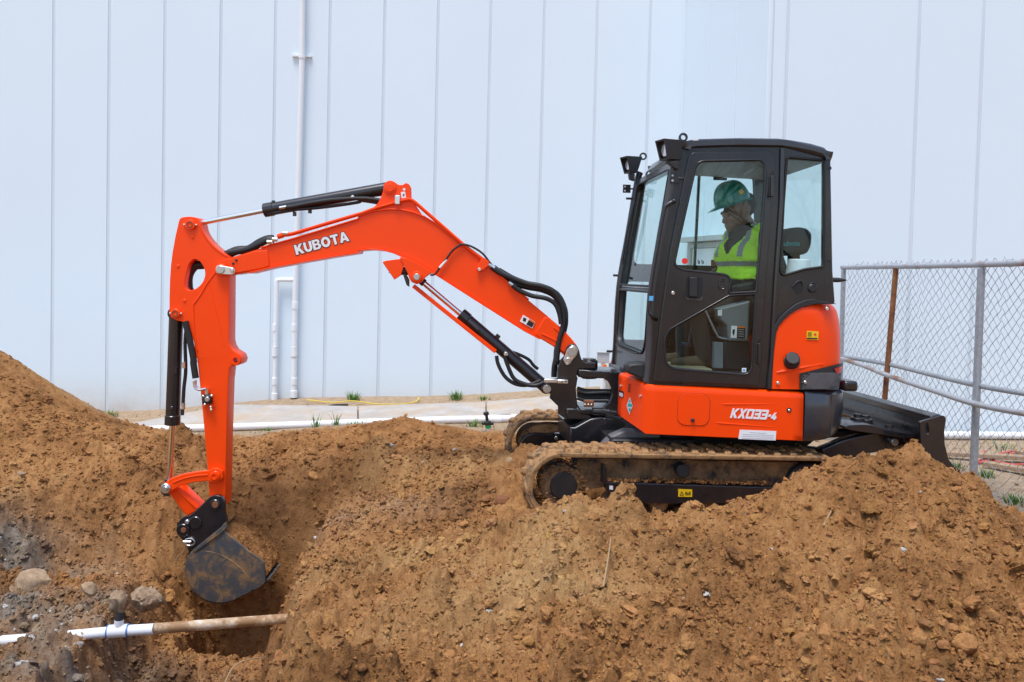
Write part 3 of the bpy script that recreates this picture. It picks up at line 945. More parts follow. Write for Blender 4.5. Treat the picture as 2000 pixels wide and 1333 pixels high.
# ------------------------------------------------------------------ chain link fence
fa, fb = at(1905, 600, 6.45), at(1648, 600, 8.55)
FP = Pl(fa, math.atan2(fa.y - fb.y, fa.x - fb.x))   # u runs from the wall towards the street
FP = Pl(fa, math.atan2(fb.y - fa.y, fb.x - fa.x))   # u runs away from the street
fence = thing('chain_link_fence', V((fa.x, fa.y, height(fa.x, fa.y))), 'sagging galvanised chain link fence running back to the wall at the right', 'fence')
def fp(px, py, n=0): return FP.off(n).p(px, py)
def zg(u):
    q = FP.w(u, 0); return height(q.x, q.y)
def post(name, top, bot, r, mat):
    mb = MB(); mb.cyl(top, bot, r, n=14, ch=.004); return mb.build(name, MAT[mat], fence)
t1 = fp(1917, 524); b1 = fp(1900, 960); post('post', t1, b1 - V((0, 0, .3)), .030, 'galvanised')
t2 = fp(1750, 524); b2 = fp(1727, 790); post('post', t2, t2 + (b2 - t2) * 1.75, .026, 'post_rusty')
t3 = fp(1648, 520); b3 = fp(1643, 690); post('post', t3, t3 + (b3 - t3) * 2.2, .026, 'galvanised')
t4 = fp(2230, 520); post('post', t4, V((t4.x, t4.y, -.4)), .030, 'galvanised')
top_px = [(1645, 523), (1700, 521.5), (1800, 520), (1917, 517), (2060, 512), (2240, 505)]
mb = MB(); mb.tube(cr([fp(*q) for q in top_px], 4), .026, 12); mb.build('top_rail', MAT['pipe_rusty'], fence)
mb = MB(); mb.tube(cr([fp(x, y, .02) for x, y in ((1644, 696), (1740, 713), (1822, 733), (1903, 752), (2000, 769), (2240, 806))], 5), .022, 12); mb.build('middle_rail', MAT['galvanised'], fence)
mb = MB(); mb.tube(cr([fp(x, y, -.05) for x, y in ((1644, 701), (1690, 716), (1732, 733), (1822, 763), (1903, 789), (2000, 808), (2240, 850))], 5), .024, 12); mb.build('loose_rail', MAT['pipe_rusty'], fence)
uA, uB = FP.uv(2235, 520)[0], FP.uv(1645, 520)[0]
mb = MB()
pit = .046
nw = int((uB - uA) / pit)
for i in range(nw):
    u_ = uA + pit * i
    ztop = None
    q = FP.w(u_, 0)
    # rail height by interpolation along the top rail
    zt = 0
    tp = [FP.uv(*p_) for p_ in top_px][::-1]
    us = [t_[0] for t_ in tp]; zs = [t_[1] for t_ in tp]
    zt = float(np.interp(u_, us, zs)) + FP.o.z + .035 + random.uniform(-.008, .03)
    z0 = zg(u_) - .02
    n_ = int((zt - z0) / .050)
    pts = []
    for j in range(n_ + 1):
        side_ = 1 if (j + i) % 2 else -1
        z = zt - .050 * j
        bulge = .02 * math.sin(u_ * 1.3 + z * 2.1) + .012 * math.sin(u_ * 5.1 - z * 3.7)
        sl = .03 * math.sin(u_ * .9 + 2 * z) + .012 * math.sin(7 * z + u_ * 3)
        pts.append(FP.w(u_ + side_ * pit * .53 + sl, z - FP.o.z, .030 + bulge + side_ * .002))
    mb.tube(pts, .0025, 4, caps=False)
o = mb.build('wire_mesh', MAT['galvanised'], fence, fix=False); o['kind'] = 'stuff'
for i in range(int((uB - uA) / .30)):
    mb = MB()
    u_ = uA + .3 * i + random.uniform(-.08, .08)
    z_ = float(np.interp(u_, us, zs)) + FP.o.z
    c0 = FP.w(u_, z_ - FP.o.z, 0)
    mb.tube([c0 + V((0, 0, math.cos(a) * .031)) + FP.n * math.sin(a) * .031 + FP.u * .004 * i2 for i2, a in enumerate(np.linspace(0, 7, 12))], .0022, 4)
    mb.build('tie_wire', MAT['galvanised'], fence, fix=False)

# ------------------------------------------------------------------ exposed pipe across the trench
tp_ = thing('water_pipe', at(250, 1240, 4.1), 'white plastic pipe crossing the open trench, caked with soil at its right end', 'pipe')
a0, a1, a2, a3, a4 = at(-120, 1262, 4.05), at(128, 1243, 4.08), at(238, 1232.5, 4.12), at(300, 1229, 4.14), at(620, 1204, 4.62)
def between(p, q, ext=0):
    d = (q - p).normalized(); return p - d * ext, q + d * ext
mb = MB(); mb.tube([a0, a1, a2], .0285, 20); mb.build('pipe', MAT['pvc'], tp_)
mb = MB(); mb.tube([a2, a3], .0287, 20); mb.build('pipe', MAT['pvc'], tp_)
mb = MB(); mb.tube([a3.lerp(a2, .3), a4], .0288, 20); mb.build('pipe', MAT['pvc_dirty'], tp_)
tl, tr_ = at(211, 1234, 4.11), at(250, 1231.5, 4.125)
mb = MB(); mb.cyl(tl, tr_, .0345, n=20, ch=.004)
tc = tl.lerp(tr_, .55); mb.cyl(tc, tc + V((0, 0, .062)), .024, n=16); mb.build('tee_fitting', MAT['pvc'], tp_)
for p, q in ((tl, tr_), (tr_, tl)):
    d = (q - p).normalized(); mb = MB(); mb.cyl(p - d * .004, p + d * .003, .0352, n=20); mb.build('glue_ring', MAT['pvc_blue'], tp_)
mb = MB(); mb.cyl(tc + V((0, 0, .058)), tc + V((.004, .01, .10)), .0235, n=14); mb.build('riser', MAT['plastic_black'], tp_)

# ------------------------------------------------------------------ stones and lumps one can tell apart
def rock(name, px, py, Y, w, h, mat, label, cat='rock', seed=1, sub=4, group=None, sink=0.25, dp=.8, cuts=14, rough=.012):
    bm = bmesh.new(); bmesh.ops.create_icosphere(bm, subdivisions=sub, radius=1)
    r_ = np.random.default_rng(seed)
    v = np.array([q.co[:] for q in bm.verts])
    for i in range(cuts):
        n_ = r_.normal(size=3); n_ /= np.linalg.norm(n_)
        d = r_.uniform(.48, .86); over = v @ n_ - d
        v = v - np.where(over > 0, over * .9, 0)[:, None] * n_[None, :]
    v += (fbm(v[:, 0] * 3 + seed, v[:, 1] * 3 + v[:, 2] * 2, 1.2, 4, .6, seed % 30) * rough * 8)[:, None] * v
    c0 = at(px, py, Y)
    for q, co in zip(bm.verts, v):
        q.co = (co[0] * w / 2, co[1] * w / 2 * dp, co[2] * h / 2)
    me = bpy.data.meshes.new(name); bm.to_mesh(me); bm.free()
    o = finish(name, me, MAT[mat], ang=50)
    o.location = c0
    o.rotation_euler = (0, 0, random.uniform(-.4, .4))
    return tag(o, label, cat, group)
rock('rock', 69, 1141, 4.72, .225, .235, 'concrete_rock', 'big pale angular rock at the left edge of the pit', seed=3)
rock('rock', 229, 1184, 4.13, .13, .17, 'dirty_rock', 'grey gravelly lump round the black riser of the water pipe', seed=5, rough=.03)
rock('rock', 288, 1174, 4.32, .20, .20, 'dirty_rock', 'broad grey lump in the trench just right of the pipe riser', seed=8, rough=.035)
rock('rock', 172, 1153, 4.45, .10, .10, 'concrete_rock', 'small tan rock between the big pale rock and the pipe riser', seed=9)
rock('rock', 42, 927, 5.95, .085, .055, 'concrete_rock', 'small pale flat stone on the slope at the far left', seed=12, sub=3)
rock('rock', 113, 862, 6.55, .075, .06, 'concrete_rock', 'pale stone half buried high on the left pile', seed=13, sub=3)
rock('rock', 547, 875, 6.7, .13, .13, 'clod', 'pale soil lump on the bank right of the digging arm', 'soil lump', seed=15)
rock('rock', 615, 930, 5.9, .15, .10, 'clod', 'rounded tan lump lying between the bank and the trench', 'soil lump', seed=16)
rock('rock', 1003, 912, 5.5, .12, .19, 'concrete_rock', 'upright grey rock standing before the far track', seed=18)
rock('rock', 979, 980, 5.0, .14, .09, 'rust', 'reddish brown lump on the soil left of the near track', 'soil lump', seed=19)
for px, py, Y, w, h, lab, sd_ in ((1824, 1268, 2.93, .11, .08, 'wedge shaped clod low on the heap near the right corner', 31), (1886, 1306, 2.80, .105, .10, 'blocky clod at the bottom right of the heap', 32),
        (1790, 1310, 2.80, .095, .08, 'rounded clod left of the blocky clod at bottom right', 33), (1318, 1243, 3.05, .105, .07, 'wide clod in the lower middle of the heap', 34),
        (1546, 1205, 3.15, .06, .055, 'dark round clod in the middle of the heap slope', 35), (1158, 1008, 4.15, .085, .055, 'flat clod on the heap in front of the near track', 36),
        (951, 1080, 4.25, .07, .08, 'upright clod on the pale soil right of the trench', 37), (870, 1280, 3.12, .17, .08, 'long slab of soil at the bottom centre', 38),
        (1345, 1282, 2.93, .09, .07, 'clod below the wide clod in the lower middle', 39), (1610, 1290, 2.85, .10, .10, 'upright lump at the bottom of the heap right of centre', 40)):
    o = rock('soil_lump', px, py, Y, w, h, 'clod', lab, 'soil lump', seed=sd_, sub=4, rough=.02)
    q = o.location; o.location.z = max(q.z - .01, height(q.x, q.y) + h * .12)
for o in list(bpy.data.objects):
    if o.type == 'MESH' and o.data.materials and o.data.materials[0] == MAT['clod'] and o.name.startswith(('rock', 'soil_lump')):
        a_ = o.data.color_attributes.new('tint', 'FLOAT_COLOR', 'POINT'); a_.data.foreach_set('color', [1.0] * (4 * len(o.data.vertices)))

# roots and twigs
def twig(pts, r, label, mat='twig', name='root'):
    P = []
    for px, py, Y, dz in pts:
        q = at(px, py, Y); P.append(V((q.x, q.y, q.z + dz)))
    P = cr(P, 6); mb = MB(); mb.tube(P, [r * (1 - .6 * i / len(P)) for i in range(len(P))], 6)
    return tag(mb.build(name, MAT[mat]), label, 'root')
twig([(440, 1333, 3.75, 0), (455, 1305, 3.8, 0), (480, 1290, 3.85, 0), (520, 1284, 3.95, 0)], .006, 'pale root curving out of the trench wall at the bottom')
twig([(1178, 1155, 3.45, .02), (1186, 1115, 3.6, .04), (1192, 1075, 3.8, .05), (1193, 1058, 3.9, .02)], .005, 'thin upright twig on the heap left of its middle')
twig([(1608, 1035, 3.8, .02), (1630, 1005, 3.95, .05), (1650, 978, 4.1, .04)], .005, 'thin twig leaning on the heap under the counterweight')
twig([(342, 1095, 5.30, 0), (352, 1082, 5.3, 0), (362, 1072, 5.3, 0)], .004, 'short straw sticking out beside the bucket')

# grass tufts along the wall
def tuft(px, py, Y, n, h, spread, label):
    c0 = at(px, py, Y); c0.z = height(c0.x, c0.y) - .01
    mb = MB()
    for i in range(n):
        a = random.uniform(0, 6.28); d = random.uniform(0, spread); hh = h * random.uniform(.5, 1.1); ln = random.uniform(.2, .7) * hh
        b_ = c0 + V((math.cos(a) * d, math.sin(a) * d, 0)); w = random.uniform(.004, .007)
        sd2 = V((-math.sin(a), math.cos(a), 0)) * w; o_ = V((math.cos(a), math.sin(a), 0))
        p1 = b_ + o_ * ln * .35 + V((0, 0, hh * .6)); p2 = b_ + o_ * ln + V((0, 0, hh))
        mb.add([b_ - sd2, b_ + sd2, p1 + sd2 * .8, p1 - sd2 * .8, p2], [(0, 1, 2, 3), (3, 2, 4)])
    return tag(mb.build('grass_tuft', MAT['grass'], ang=0, fix=False), label, 'grass', 'grass tufts')
tuft(214, 803, 10.2, 60, .10, .10, 'low grass tuft at the wall foot behind the left pile')
tuft(690, 784, 10.25, 70, .13, .11, 'grass tuft at the wall foot right of the drain pipes')
tuft(891, 779, 10.2, 80, .14, .10, 'bright grass tuft at the wall foot above the bank')
tuft(944, 783, 10.1, 40, .07, .10, 'small low grass tuft beside the bright one')
tuft(617, 834, 8.35, 16, .16, .05, 'thin tall grass blades before the supply pipe, left pair')
tuft(655, 832, 8.35, 14, .18, .05, 'thin tall grass blades before the supply pipe, right pair')
tuft(523, 846, 8.3, 26, .06, .10, 'small weed before the supply pipe near the digging arm')
tuft(925, 842, 8.1, 40, .09, .12, 'weed left of the small valve riser')
tuft(690, 834, 8.3, 40, .06, .2, 'flat weed at the foot of the bank by the supply pipe')
tuft(1983, 985, 6.2, 60, .09, .10, 'grass tuft behind the fence at the right edge')
tuft(1925, 942, 6.9, 50, .09, .08, 'grass tuft beside the white plastic behind the fence')
tuft(1870, 915, 7.3, 40, .08, .08, 'grass tuft behind the dozer blade')
tuft(1770, 860, 8.5, 60, .06, .3, 'grass along the wall foot behind the dozer blade')
tuft(1960, 862, 8.4, 60, .06, .3, 'grass along the wall foot at the right edge')

def accy(x, y, zn):
    return np.where(((x < 2.2) & ((y < 8.6) | (y > 9.65))) | ((x > 3.0) & (x < 6.5) & (y < 8.7)), 1.0, 0.0)
o = scatter('yard_stones', 'clod', [(1, 5200, .006, .016), (2, 700, .012, .03)], (7.5, 10.25), accy, flat=.6)
tag(o, 'small stones and crumbs scattered over the sandy yard by the wall', 'gravel', kind='stuff')
# things lying about the yard
mb = MB(); mb.tube(cr([at(x, y, Y) + V((0, 0, .03)) for x, y, Y in ((600, 786, 10.1), (650, 791, 9.95), (690, 788, 10.0), (735, 794, 9.8), (790, 794, 9.8), (814, 788, 10), (817, 781, 10.2))], 5), .008, 6)
tag(mb.build('cord', MAT['yellow_cord']), 'yellow cord lying along the foot of the wall', 'cord')
mb = MB(); mb.tube([at(633, 799, 9.75) + V((0, 0, .02)), at(655, 796, 9.8) + V((0, 0, .03)), at(680, 794, 9.85) + V((0, 0, .02))], .014, 7)
tag(mb.build('stick', MAT['bark']), 'dark stick on the ground by the yellow cord', 'stick')
def plank(p0, p1, w, label):
    p0, p1 = V(p0), V(p1)
    for q in (p0, p1): q.z = height(q.x, q.y) + .045
    d = p1 - p0; s_ = d.cross(V((0, 0, 1))).normalized() * w / 2
    mb = MB(); mb.box((p0 + p1) / 2, d / 2, s_, V((0, 0, .02)))
    return tag(mb.build('plank', MAT['wood'], bev=.004), label, 'plank', 'planks behind the fence')
plank(at(1780, 878, 7.9), at(2080, 880, 7.7), .10, 'long weathered plank behind the fence, nearer the wall')
plank(at(1925, 892, 7.5), at(2060, 918, 7.0), .12, 'slanting weathered plank behind the fence, nearer the street')
plank(at(1990, 872, 8.0), at(2140, 866, 8.2), .10, 'short plank by the wall behind the fence')
mb = MB(); P = []
for i in range(60):
    t = i / 59; a = t * 14
    q = at(1960 + 60 * math.cos(a * .7) + 20 * t, 876 + 12 * math.sin(a) , 7.9 + .3 * math.sin(a)); q.z = height(q.x, q.y) + .02; P.append(q)
mb.tube(P, .009, 6)
tag(mb.build('cord', MAT['red_cord']), 'tangled red cord behind the fence', 'cord')
o = rock('plastic_wrap', 1936, 940, 7.0, .18, .11, 'plastic_wrap', 'crumpled white plastic lying behind the fence', 'litter', seed=51, sub=4, cuts=30, rough=.05)
# ------------------------------------------------------------------ excavator
UND = Pl(at(1345, 950, 4.90), R(6))       # undercarriage: outer face of the near track
UPP = Pl(at(1345, 800, 4.93), R(2))       # upper body: outer face of the side panel
CAB = UPP.off(-.025)                      # near side of the cab
BM = Pl(at(1000, 600, 5.675), R(1))       # centre plane of boom and arm
ex = thing('excavator', at(1345, 1023, 5.6), 'orange and black compact excavator digging with its boom stretched to the left', 'excavator')
OR, BK, BS = MAT['orange'], MAT['black'], MAT['black_satin']

def pin(parent, pl, px, py, r, depth=.02, mat='steel_pin', name='pin', ch=.003):
    p = pl.p(px, py); mb = MB(); mb.cyl(p - pl.n * .01, p + pl.n * depth, r, n=20, ch=ch)
    return mb.build(name, MAT[mat], parent)
def bolt(parent, pl, px, py, r=.010, mat='zinc', depth=.008):
    return pin(parent, pl, px, py, r, depth, mat, 'bolt', .002)
def decal(parent, pl, pts, mat, name='decal', lift=.002, r=0):
    return plate(name, parent, MAT[mat], pl.off(lift), rnd(pts, r), t=.0015, bev=0, ang=0)
def rect(x0, y0, x1, y1, sk=0):
    return [(x0, y0), (x1, y0 + sk), (x1, y1 + sk), (x0, y1)]

# ---------------- tracks
TW_ = .30
def track_path(n_arc=18):
    """belt centre line as (u, v) on UND, from measured idler and sprocket centres"""
    c0 = UND.uv(1098, 952); c1 = UND.uv(1592, 957)
    r = .205
    loop = []
    for i in range(n_arc + 1):
        a = R(90 + 180 * i / n_arc); loop.append((c0[0] + r * math.cos(a), c0[1] + r * math.sin(a)))
    for i in range(n_arc + 1):
        a = R(-90 + 180 * i / n_arc); loop.append((c1[0] + r * math.cos(a), c1[1] + r * math.sin(a)))
    return loop, c0, c1, r
loop, ic0, ic1, TR = track_path()
def resample(lp, n):
    P = [V((a, b)) for a, b in lp]; P.append(P[0])
    d = [0]
    for a, b in zip(P[:-1], P[1:]): d.append(d[-1] + (b - a).length)
    out = []; j = 0
    for i in range(n):
        s = d[-1] * i / n
        while d[j + 1] < s: j += 1
        t = (s - d[j]) / (d[j + 1] - d[j]); p = P[j].lerp(P[j + 1], t)
        tg = (P[j + 1] - P[j]).normalized(); out.append((p, tg))
    return out, d[-1]
def make_track(n_near):
    """n_near: distance of the track's near face behind the plane UND"""
    pts, Ln = resample(loop, 144)
    mb = MB()
    rows = []
    for p, tg in pts:
        no = V((-tg.y, tg.x)) * -1.0      # outward
        c_ = V(((ic0[0] + ic1[0]) / 2, (ic0[1] + ic1[1]) / 2))
        sec = []
        for nn, o in ((0.004, -.016), (0, -.010), (0, .008), (.006, .014), (TW_ - .006, .014), (TW_, .008), (TW_, -.010), (TW_ - .004, -.016)):
            q = p + no * (-o)
            q = p - no * 0 + (no * o)
            sec.append(UND.w(q.x, q.y, -(n_near + nn)))
        rows.append(sec)
    rows.append(rows[0])
    mb.grid(rows, closed_u=True)
    t = mb.build('track', MAT['track_rubber'], ex, ang=40)
    # chevron lugs, each a piece of its own: two half-width bars side by side, staggered
    NL = 42
    lp, _ = resample(loop, NL * 2)
    for i in range(NL * 2):
        p, tg = lp[i]; no = V((tg.y, -tg.x))
        half = i % 2
        n0, n1 = (.004, TW_ * .54) if half == 0 else (TW_ * .46, TW_ - .004)
        skew = .018 if half == 0 else -.018
        mb = MB(); v = []
        for o, wl in ((.010, .030), (.030, .018)):
            for nn, sk in ((n0 + (.006 if o > .02 else 0), skew), (n1 - (.006 if o > .02 else 0), -skew)):
                for sgn in (-1, 1):
                    q = p + tg * (sgn * wl + sk) + no * o
                    v.append(UND.w(q.x, q.y, -(n_near + nn)))
        mb.add(v, [(0, 1, 3, 2), (4, 6, 7, 5), (0, 4, 5, 1), (2, 3, 7, 6), (0, 2, 6, 4), (1, 5, 7, 3)])
        mb.build('tread_lug', MAT['track_rubber'], t, ang=30, bev=.006)
    return t
nearT = make_track(0.0)
farT = make_track(1.25)
def wheel(name, c_, r, n0, n1, mat, hub=True):
    mb = MB(); a, b = UND.w(c_[0], c_[1], -n0), UND.w(c_[0], c_[1], -n1)
    mb.cyl(a, b, r, n=32, ch=.012)
    w = mb.build(name, MAT[mat], ex)
    if hub:
        mb = MB(); mb.cyl(a + UND.n * .012, a - UND.n * .02, r * .28, n=20, ch=.006); mb.build('hub', MAT['muddy_steel'], w)
    return w
for base in (0.0, 1.25):
    iw = wheel('idler_wheel', ic0, .135, base + .07, base + .23, 'muddy_steel')
    mb = MB(); q_ = UND.w(ic0[0] + .02, ic0[1] - .01, -(base + .055)); mb.cyl(q_, q_ - UND.n * .02, .088, n=28, ch=.008); mb.build('wheel_cap', BS, iw)
    wheel('sprocket', ic1, .16, base + .07, base + .23, 'black_satin')
    for i in range(4):
        wheel('track_roller', (ic0[0] + .36 + .30 * i, ic0[1] - .135), .062, base + .08, base + .22, 'muddy_steel', False)
    # frame: boxed beam with dusty recessed plate above
    nf = base + .055
    a = UND.off(-nf)
    plate('track_frame', ex, BK, a, rnd(k('C2', (478, 600), (1230, 625), (1240, 690), (640, 690), (478, 640)), 3), t=.17, bev=.006)
    fb_ = plate('frame_plate', ex, MAT['muddy_steel'], UND.off(-(base + .12)), k('C2', (340, 500), (1360, 520), (1290, 650), (470, 620), (330, 650), (300, 600)), t=.06, bev=.004)
    o = plate('frame_rib', ex, BK, UND.off(-(base + .04)), k('C2', (466, 532), (476, 534), (482, 610), (462, 606)), t=.14, bev=.003)
mb = MB(); q = UND.off(-.06).p(1333, 919); mb.cyl(q - UND.n * .15, q + UND.n * .02, .043, n=24, ch=.006)
cr_ = mb.build('carrier_roller', MAT['plastic_black'], ex)
a = UND.off(-.053)
d_ = decal(ex, a, k('C2', (776, 629), (834, 631), (834, 662), (776, 661)), 'yellow_decal', 'warning_label')
tri = k('C2', (782, 656), (791, 638), (800, 656))
plate('triangle_mark', d_, MAT['black_decal'], a.off(.0035), tri, [k('C2', (785.5, 654), (791, 643), (796.5, 654))], t=.001, bev=0, ang=0)
for i in range(3):
    plate('print_mark', d_, MAT['black_decal'], a.off(.0035), k('C2', (806 + i * 8, 640 + i % 2 * 3), (811 + i * 8, 640 + i % 2 * 3), (811 + i * 8, 655), (806 + i * 8, 655)), t=.001, bev=0, ang=0)
decal(ex, a, k('C2', (490, 615), (505, 616), (505, 632), (490, 631)), 'white_decal', 'tag')
# crumbs of soil lying on the belt, the beam ledge and round the idler
def crumbs(parent, cnt, fn, rmin, rmax, seed):
    r_ = np.random.default_rng(seed); av, af, base_ = [], [], 0
    iv, jf = ico(2); shp = [lumpy(iv, .10, 300 + i) for i in range(6)]
    for i in range(cnt):
        q, rad = fn(r_), rmin * (rmax / rmin) ** (r_.random() ** 2)
        v = shp[r_.integers(6)] @ np.diag(rad * np.array([r_.uniform(.8, 1.4), r_.uniform(.8, 1.3), r_.uniform(.5, .9)])) + np.array(q)
        av.append(v); af.append(jf + base_); base_ += len(v)
    n_ = base_; me = np_mesh('mud_crumbs', np.concatenate(av), np.concatenate(af), np.tile([0, 0, 0, 1.], (n_, 1)), np.tile([.95, .95, .95, 1.], (n_, 1)), False)
    o = finish('mud_crumbs', me, MAT['clod'], parent, 0); o['kind'] = 'stuff'; return o
zl = UND.off(-.055).uv(1190, 943)[1]
u_l, u_r = UND.uv(1188, 943)[0], UND.uv(1500, 950)[0]
zl2 = UND.off(-.055).uv(1500, 950)[1]
crumbs(ex, 420, lambda r_: (lambda t: UND.w(u_l + (u_r - u_l) * t, zl + (zl2 - zl) * t + .006 + abs(r_.normal()) * .010, -.055 - r_.random() * .06))(r_.random()), .006, .020, 5)
crumbs(nearT, 300, lambda r_: UND.w(ic0[0] + (ic1[0] - ic0[0]) * r_.random(), ic0[1] + TR + .014 + r_.random() * .012, -.01 - r_.random() * .28), .004, .013, 6)
crumbs(farT, 140, lambda r_: UND.w(ic0[0] + .8 * r_.random(), ic0[1] + TR + .014 + r_.random() * .012, -1.26 - r_.random() * .28), .004, .013, 7)
def idl(r_):
    a = r_.uniform(0, 6.28); d = r_.uniform(.09, .18)
    return UND.w(ic0[0] + d * math.cos(a), ic0[1] + d * math.sin(a), -.06 - r_.random() * .02)
crumbs(ex, 260, idl, .006, .018, 8)
# mud piled on the far frame and between the tracks
for nm, pl, pts in (('mud_cake', UND.off(-1.30), k('D8', (360, 1000), (470, 950), (600, 935), (760, 940), (880, 950), (870, 1010), (600, 1050), (420, 1050))),):
    plate(nm, ex, MAT['track_rubber'], pl, pts, t=.12, bev=.02)
farf = plate('far_frame_cover', ex, BK, UND.off(-1.29), cr(k('D8', (310, 1150), (350, 1080), (430, 1035), (520, 1030), (700, 1050), (860, 1065), (860, 1190), (600, 1190), (320, 1190)), 3, True), t=.10, bev=.01)
bolt(farf, UND.off(-1.29), *k1('D8', 703, 1090), .016)

# ---------------- lower frame
lf = plate('lower_frame', ex, BK, UND.off(-.62), k('D8', (850, 970), (905, 975), (1075, 880), (1180, 865), (1480, 900), (1480, 1180), (855, 1180)), t=.55, bev=.012)
plate('frame_web', ex, MAT['mid_grey'], UND.off(-.38), k('C2', (440, 470), (500, 410), (560, 385), (700, 395), (720, 480)), t=.10, bev=.012)  # paler grey stands in for sky light on the upward-facing web
mb = MB()
mb.box(UND.w(UND.uv(1400, 900)[0], UND.uv(1400, 900)[1], -.775), UND.u * .62, UND.n * .47, V((0, 0, .07)))
mb.build('cross_member', BS, ex, bev=.01)
mb = MB(); cS = UND.w(UND.uv(1370, 880)[0], UND.uv(1370, 872)[1], -.775); mb.cyl(cS - V((0, 0, .06)), cS + V((0, 0, .09)), .38, n=48, ch=.01); mb.build('slewing_ring', BS, ex)
mb = MB(); u_a, u_b = UPP.uv(1380, 870)[0], UPP.uv(1640, 870)[0]; v_a, v_b = UPP.uv(1500, 862)[1], UPP.uv(1500, 900)[1]
mb.prism([UPP.w(u_a, v_b, -.30), UPP.w(u_b - .1, v_b + .02, -.30), UPP.w(u_b, v_a + .02, -.22), UPP.w(u_a, v_a + .02, -.22)], -UPP.n * .95); mb.build('belly_pan', BS, ex, bev=.008)
# clutter under the tail
for i, (x0, y0, x1, y1, r) in enumerate(((1380, 878, 1500, 872, .02), (1460, 884, 1600, 878, .016), (1545, 872, 1640, 880, .02))):
    mb = MB(); mb.tube([UND.off(-.35 - .1 * i).p(x0, y0), UND.off(-.33 - .1 * i).p((x0 + x1) / 2, y0 + 6), UND.off(-.3 - .1 * i).p(x1, y1)], r, 10); mb.build('hydraulic_pipe', BS, ex)

# ---------------- dozer blade
BN = UND.off(0.0)
epo = k('C6', (485, 850), (590, 819), (606, 822), (613, 836), (604, 895), (606, 955), (624, 1030), (668, 1085), (640, 1090), (575, 1042), (520, 1030), (490, 960))
blade = plate('dozer_blade', ex, BK, BN, rnd(epo, 3), [rnd(k('C6', (511, 858), (524, 856), (531, 905), (517, 912)), 5)], t=.022, bev=.004)
prof = [BN.uv(*q) for q in cr(k('C6', (590, 822), (575, 900), (578, 970), (600, 1035), (650, 1095)), 5)]
profb = [(u_ - .02, v_ - .004) for u_, v_ in prof][::-1]
ring = prof + profb
mb = MB(); mb.prism([BN.w(u_, v_, -.010) for u_, v_ in ring], -BN.n * 1.52); mb.build('mouldboard', BK, blade, ang=50)
tb = [BN.uv(*q) for q in k('C6', (545, 826), (592, 815), (596, 838), (545, 858))]
mb = MB(); mb.prism([BN.w(u_, v_, -.018) for u_, v_ in tb], -BN.n * 1.50); mb.build('top_beam', BK, blade, bev=.006)
plate('end_plate', blade, BK, BN.off(-1.53), rnd(epo, 3), t=.022, bev=.004)
lo = [BN.uv(*q) for q in k('C6', (498, 935), (590, 935), (590, 985), (520, 985))]
mb = MB(); mb.prism([BN.w(u_, v_, -.24) for u_, v_ in lo], -BN.n * 1.05); mb.build('lower_beam', BK, blade, bev=.006)
for n_ in (.26, 1.20):
    ar = plate('blade_arm', ex, BK, UND.off(-n_), rnd(k('C6', (10, 985), (130, 935), (270, 902), (312, 912), (328, 985), (210, 1010), (80, 1052), (30, 1040)), 4), t=.09, bev=.008)
    g_ = plate('gusset', ex, BK, UND.off(-n_ - .02), cr(k('C6', (300, 905), (400, 895), (480, 915), (520, 905), (520, 1000), (470, 975), (400, 965), (320, 985)), 3, True), t=.03, bev=.004)
    pin(g_, UND.off(-n_ - .02), *k1('C6', 355, 944), .026, .03, 'steel_pin')
fl = plate('top_gusset', ex, BK, UND.off(-.22), cr(k('C6', (140, 868), (250, 865), (330, 890), (420, 905), (500, 910), (500, 925), (400, 925), (300, 912), (140, 888)), 3, True), t=.30, bev=.004)
for x, y in ((185, 835), (222, 842), (335, 888)):
    p = UND.off(-.42).p(*k1('C6', x, y)); mb = MB(); mb.cyl(p - V((0, 0, .05)), p + V((0, 0, .012)), .05, n=24, ch=.004); mb.cyl(p, p + V((0, 0, .035)), .028, n=6); mb.build('blade_bolt', BS, fl)
mb = MB(); mb.tube([UND.off(-.45).p(*k1('C6', x, y)) for x, y in ((40, 905), (140, 900), (330, 905))], .032, 12); mb.build('blade_cylinder', BS, ex)

# ---------------- upper body
def duv(pts, pl=UPP): return [pl.uv(*q) for q in pts]
# orange side panel: flat side, sloped front face, bottom bevel
near = k('D4', (305, 128), (1550, 192), (1541, 583), (292, 528))
A = UPP.p(*near[0]); B = UPP.p(*near[1]); C = UPP.p(*near[2]); D = UPP.p(*near[3])
FRp = UPP.off(-.34)
E_ = FRp.p(*k1('D4', 75, 35)); G_ = FRp.p(*k1('D4', 66, 372)); M0 = UPP.p(*k1('D4', 268, 440)); Gm = FRp.p(*k1('D4', 64, 180))
inw = -UPP.n * .09
tk = .03
mb = MB()
top_in = [q - UPP.n * .05 + V((0, 0, .012)) for q in (A, B)]
def strip_rows(rows): mb.grid(rows)
nu = 14
def lerp_row(P, Q, n): return [P.lerp(Q, i / n) for i in range(n + 1)]
# cross-section rows along the near side, with pressed recess rows round the model number
rows = []
levels = [(0.0, 'top')]
for i in range(nu + 1):
    t = i / nu
    a_ = A.lerp(B, t); d_ = D.lerp(C, t)
    sec = [a_ - UPP.n * .09 + V((0, 0, .004)), a_ - UPP.n * .030 + V((0, 0, .001)), a_.lerp(d_, .035) - UPP.n * .007]
    sec += [a_.lerp(d_, .085)]
    for s_ in (.14, .25, .4, .55, .7, .86):
        sec.append(a_.lerp(d_, s_))
    sec += [d_.lerp(a_, .02), d_ - UPP.n * .02, d_ - UPP.n * .07]
    rows.append(sec)
mb.grid(rows)
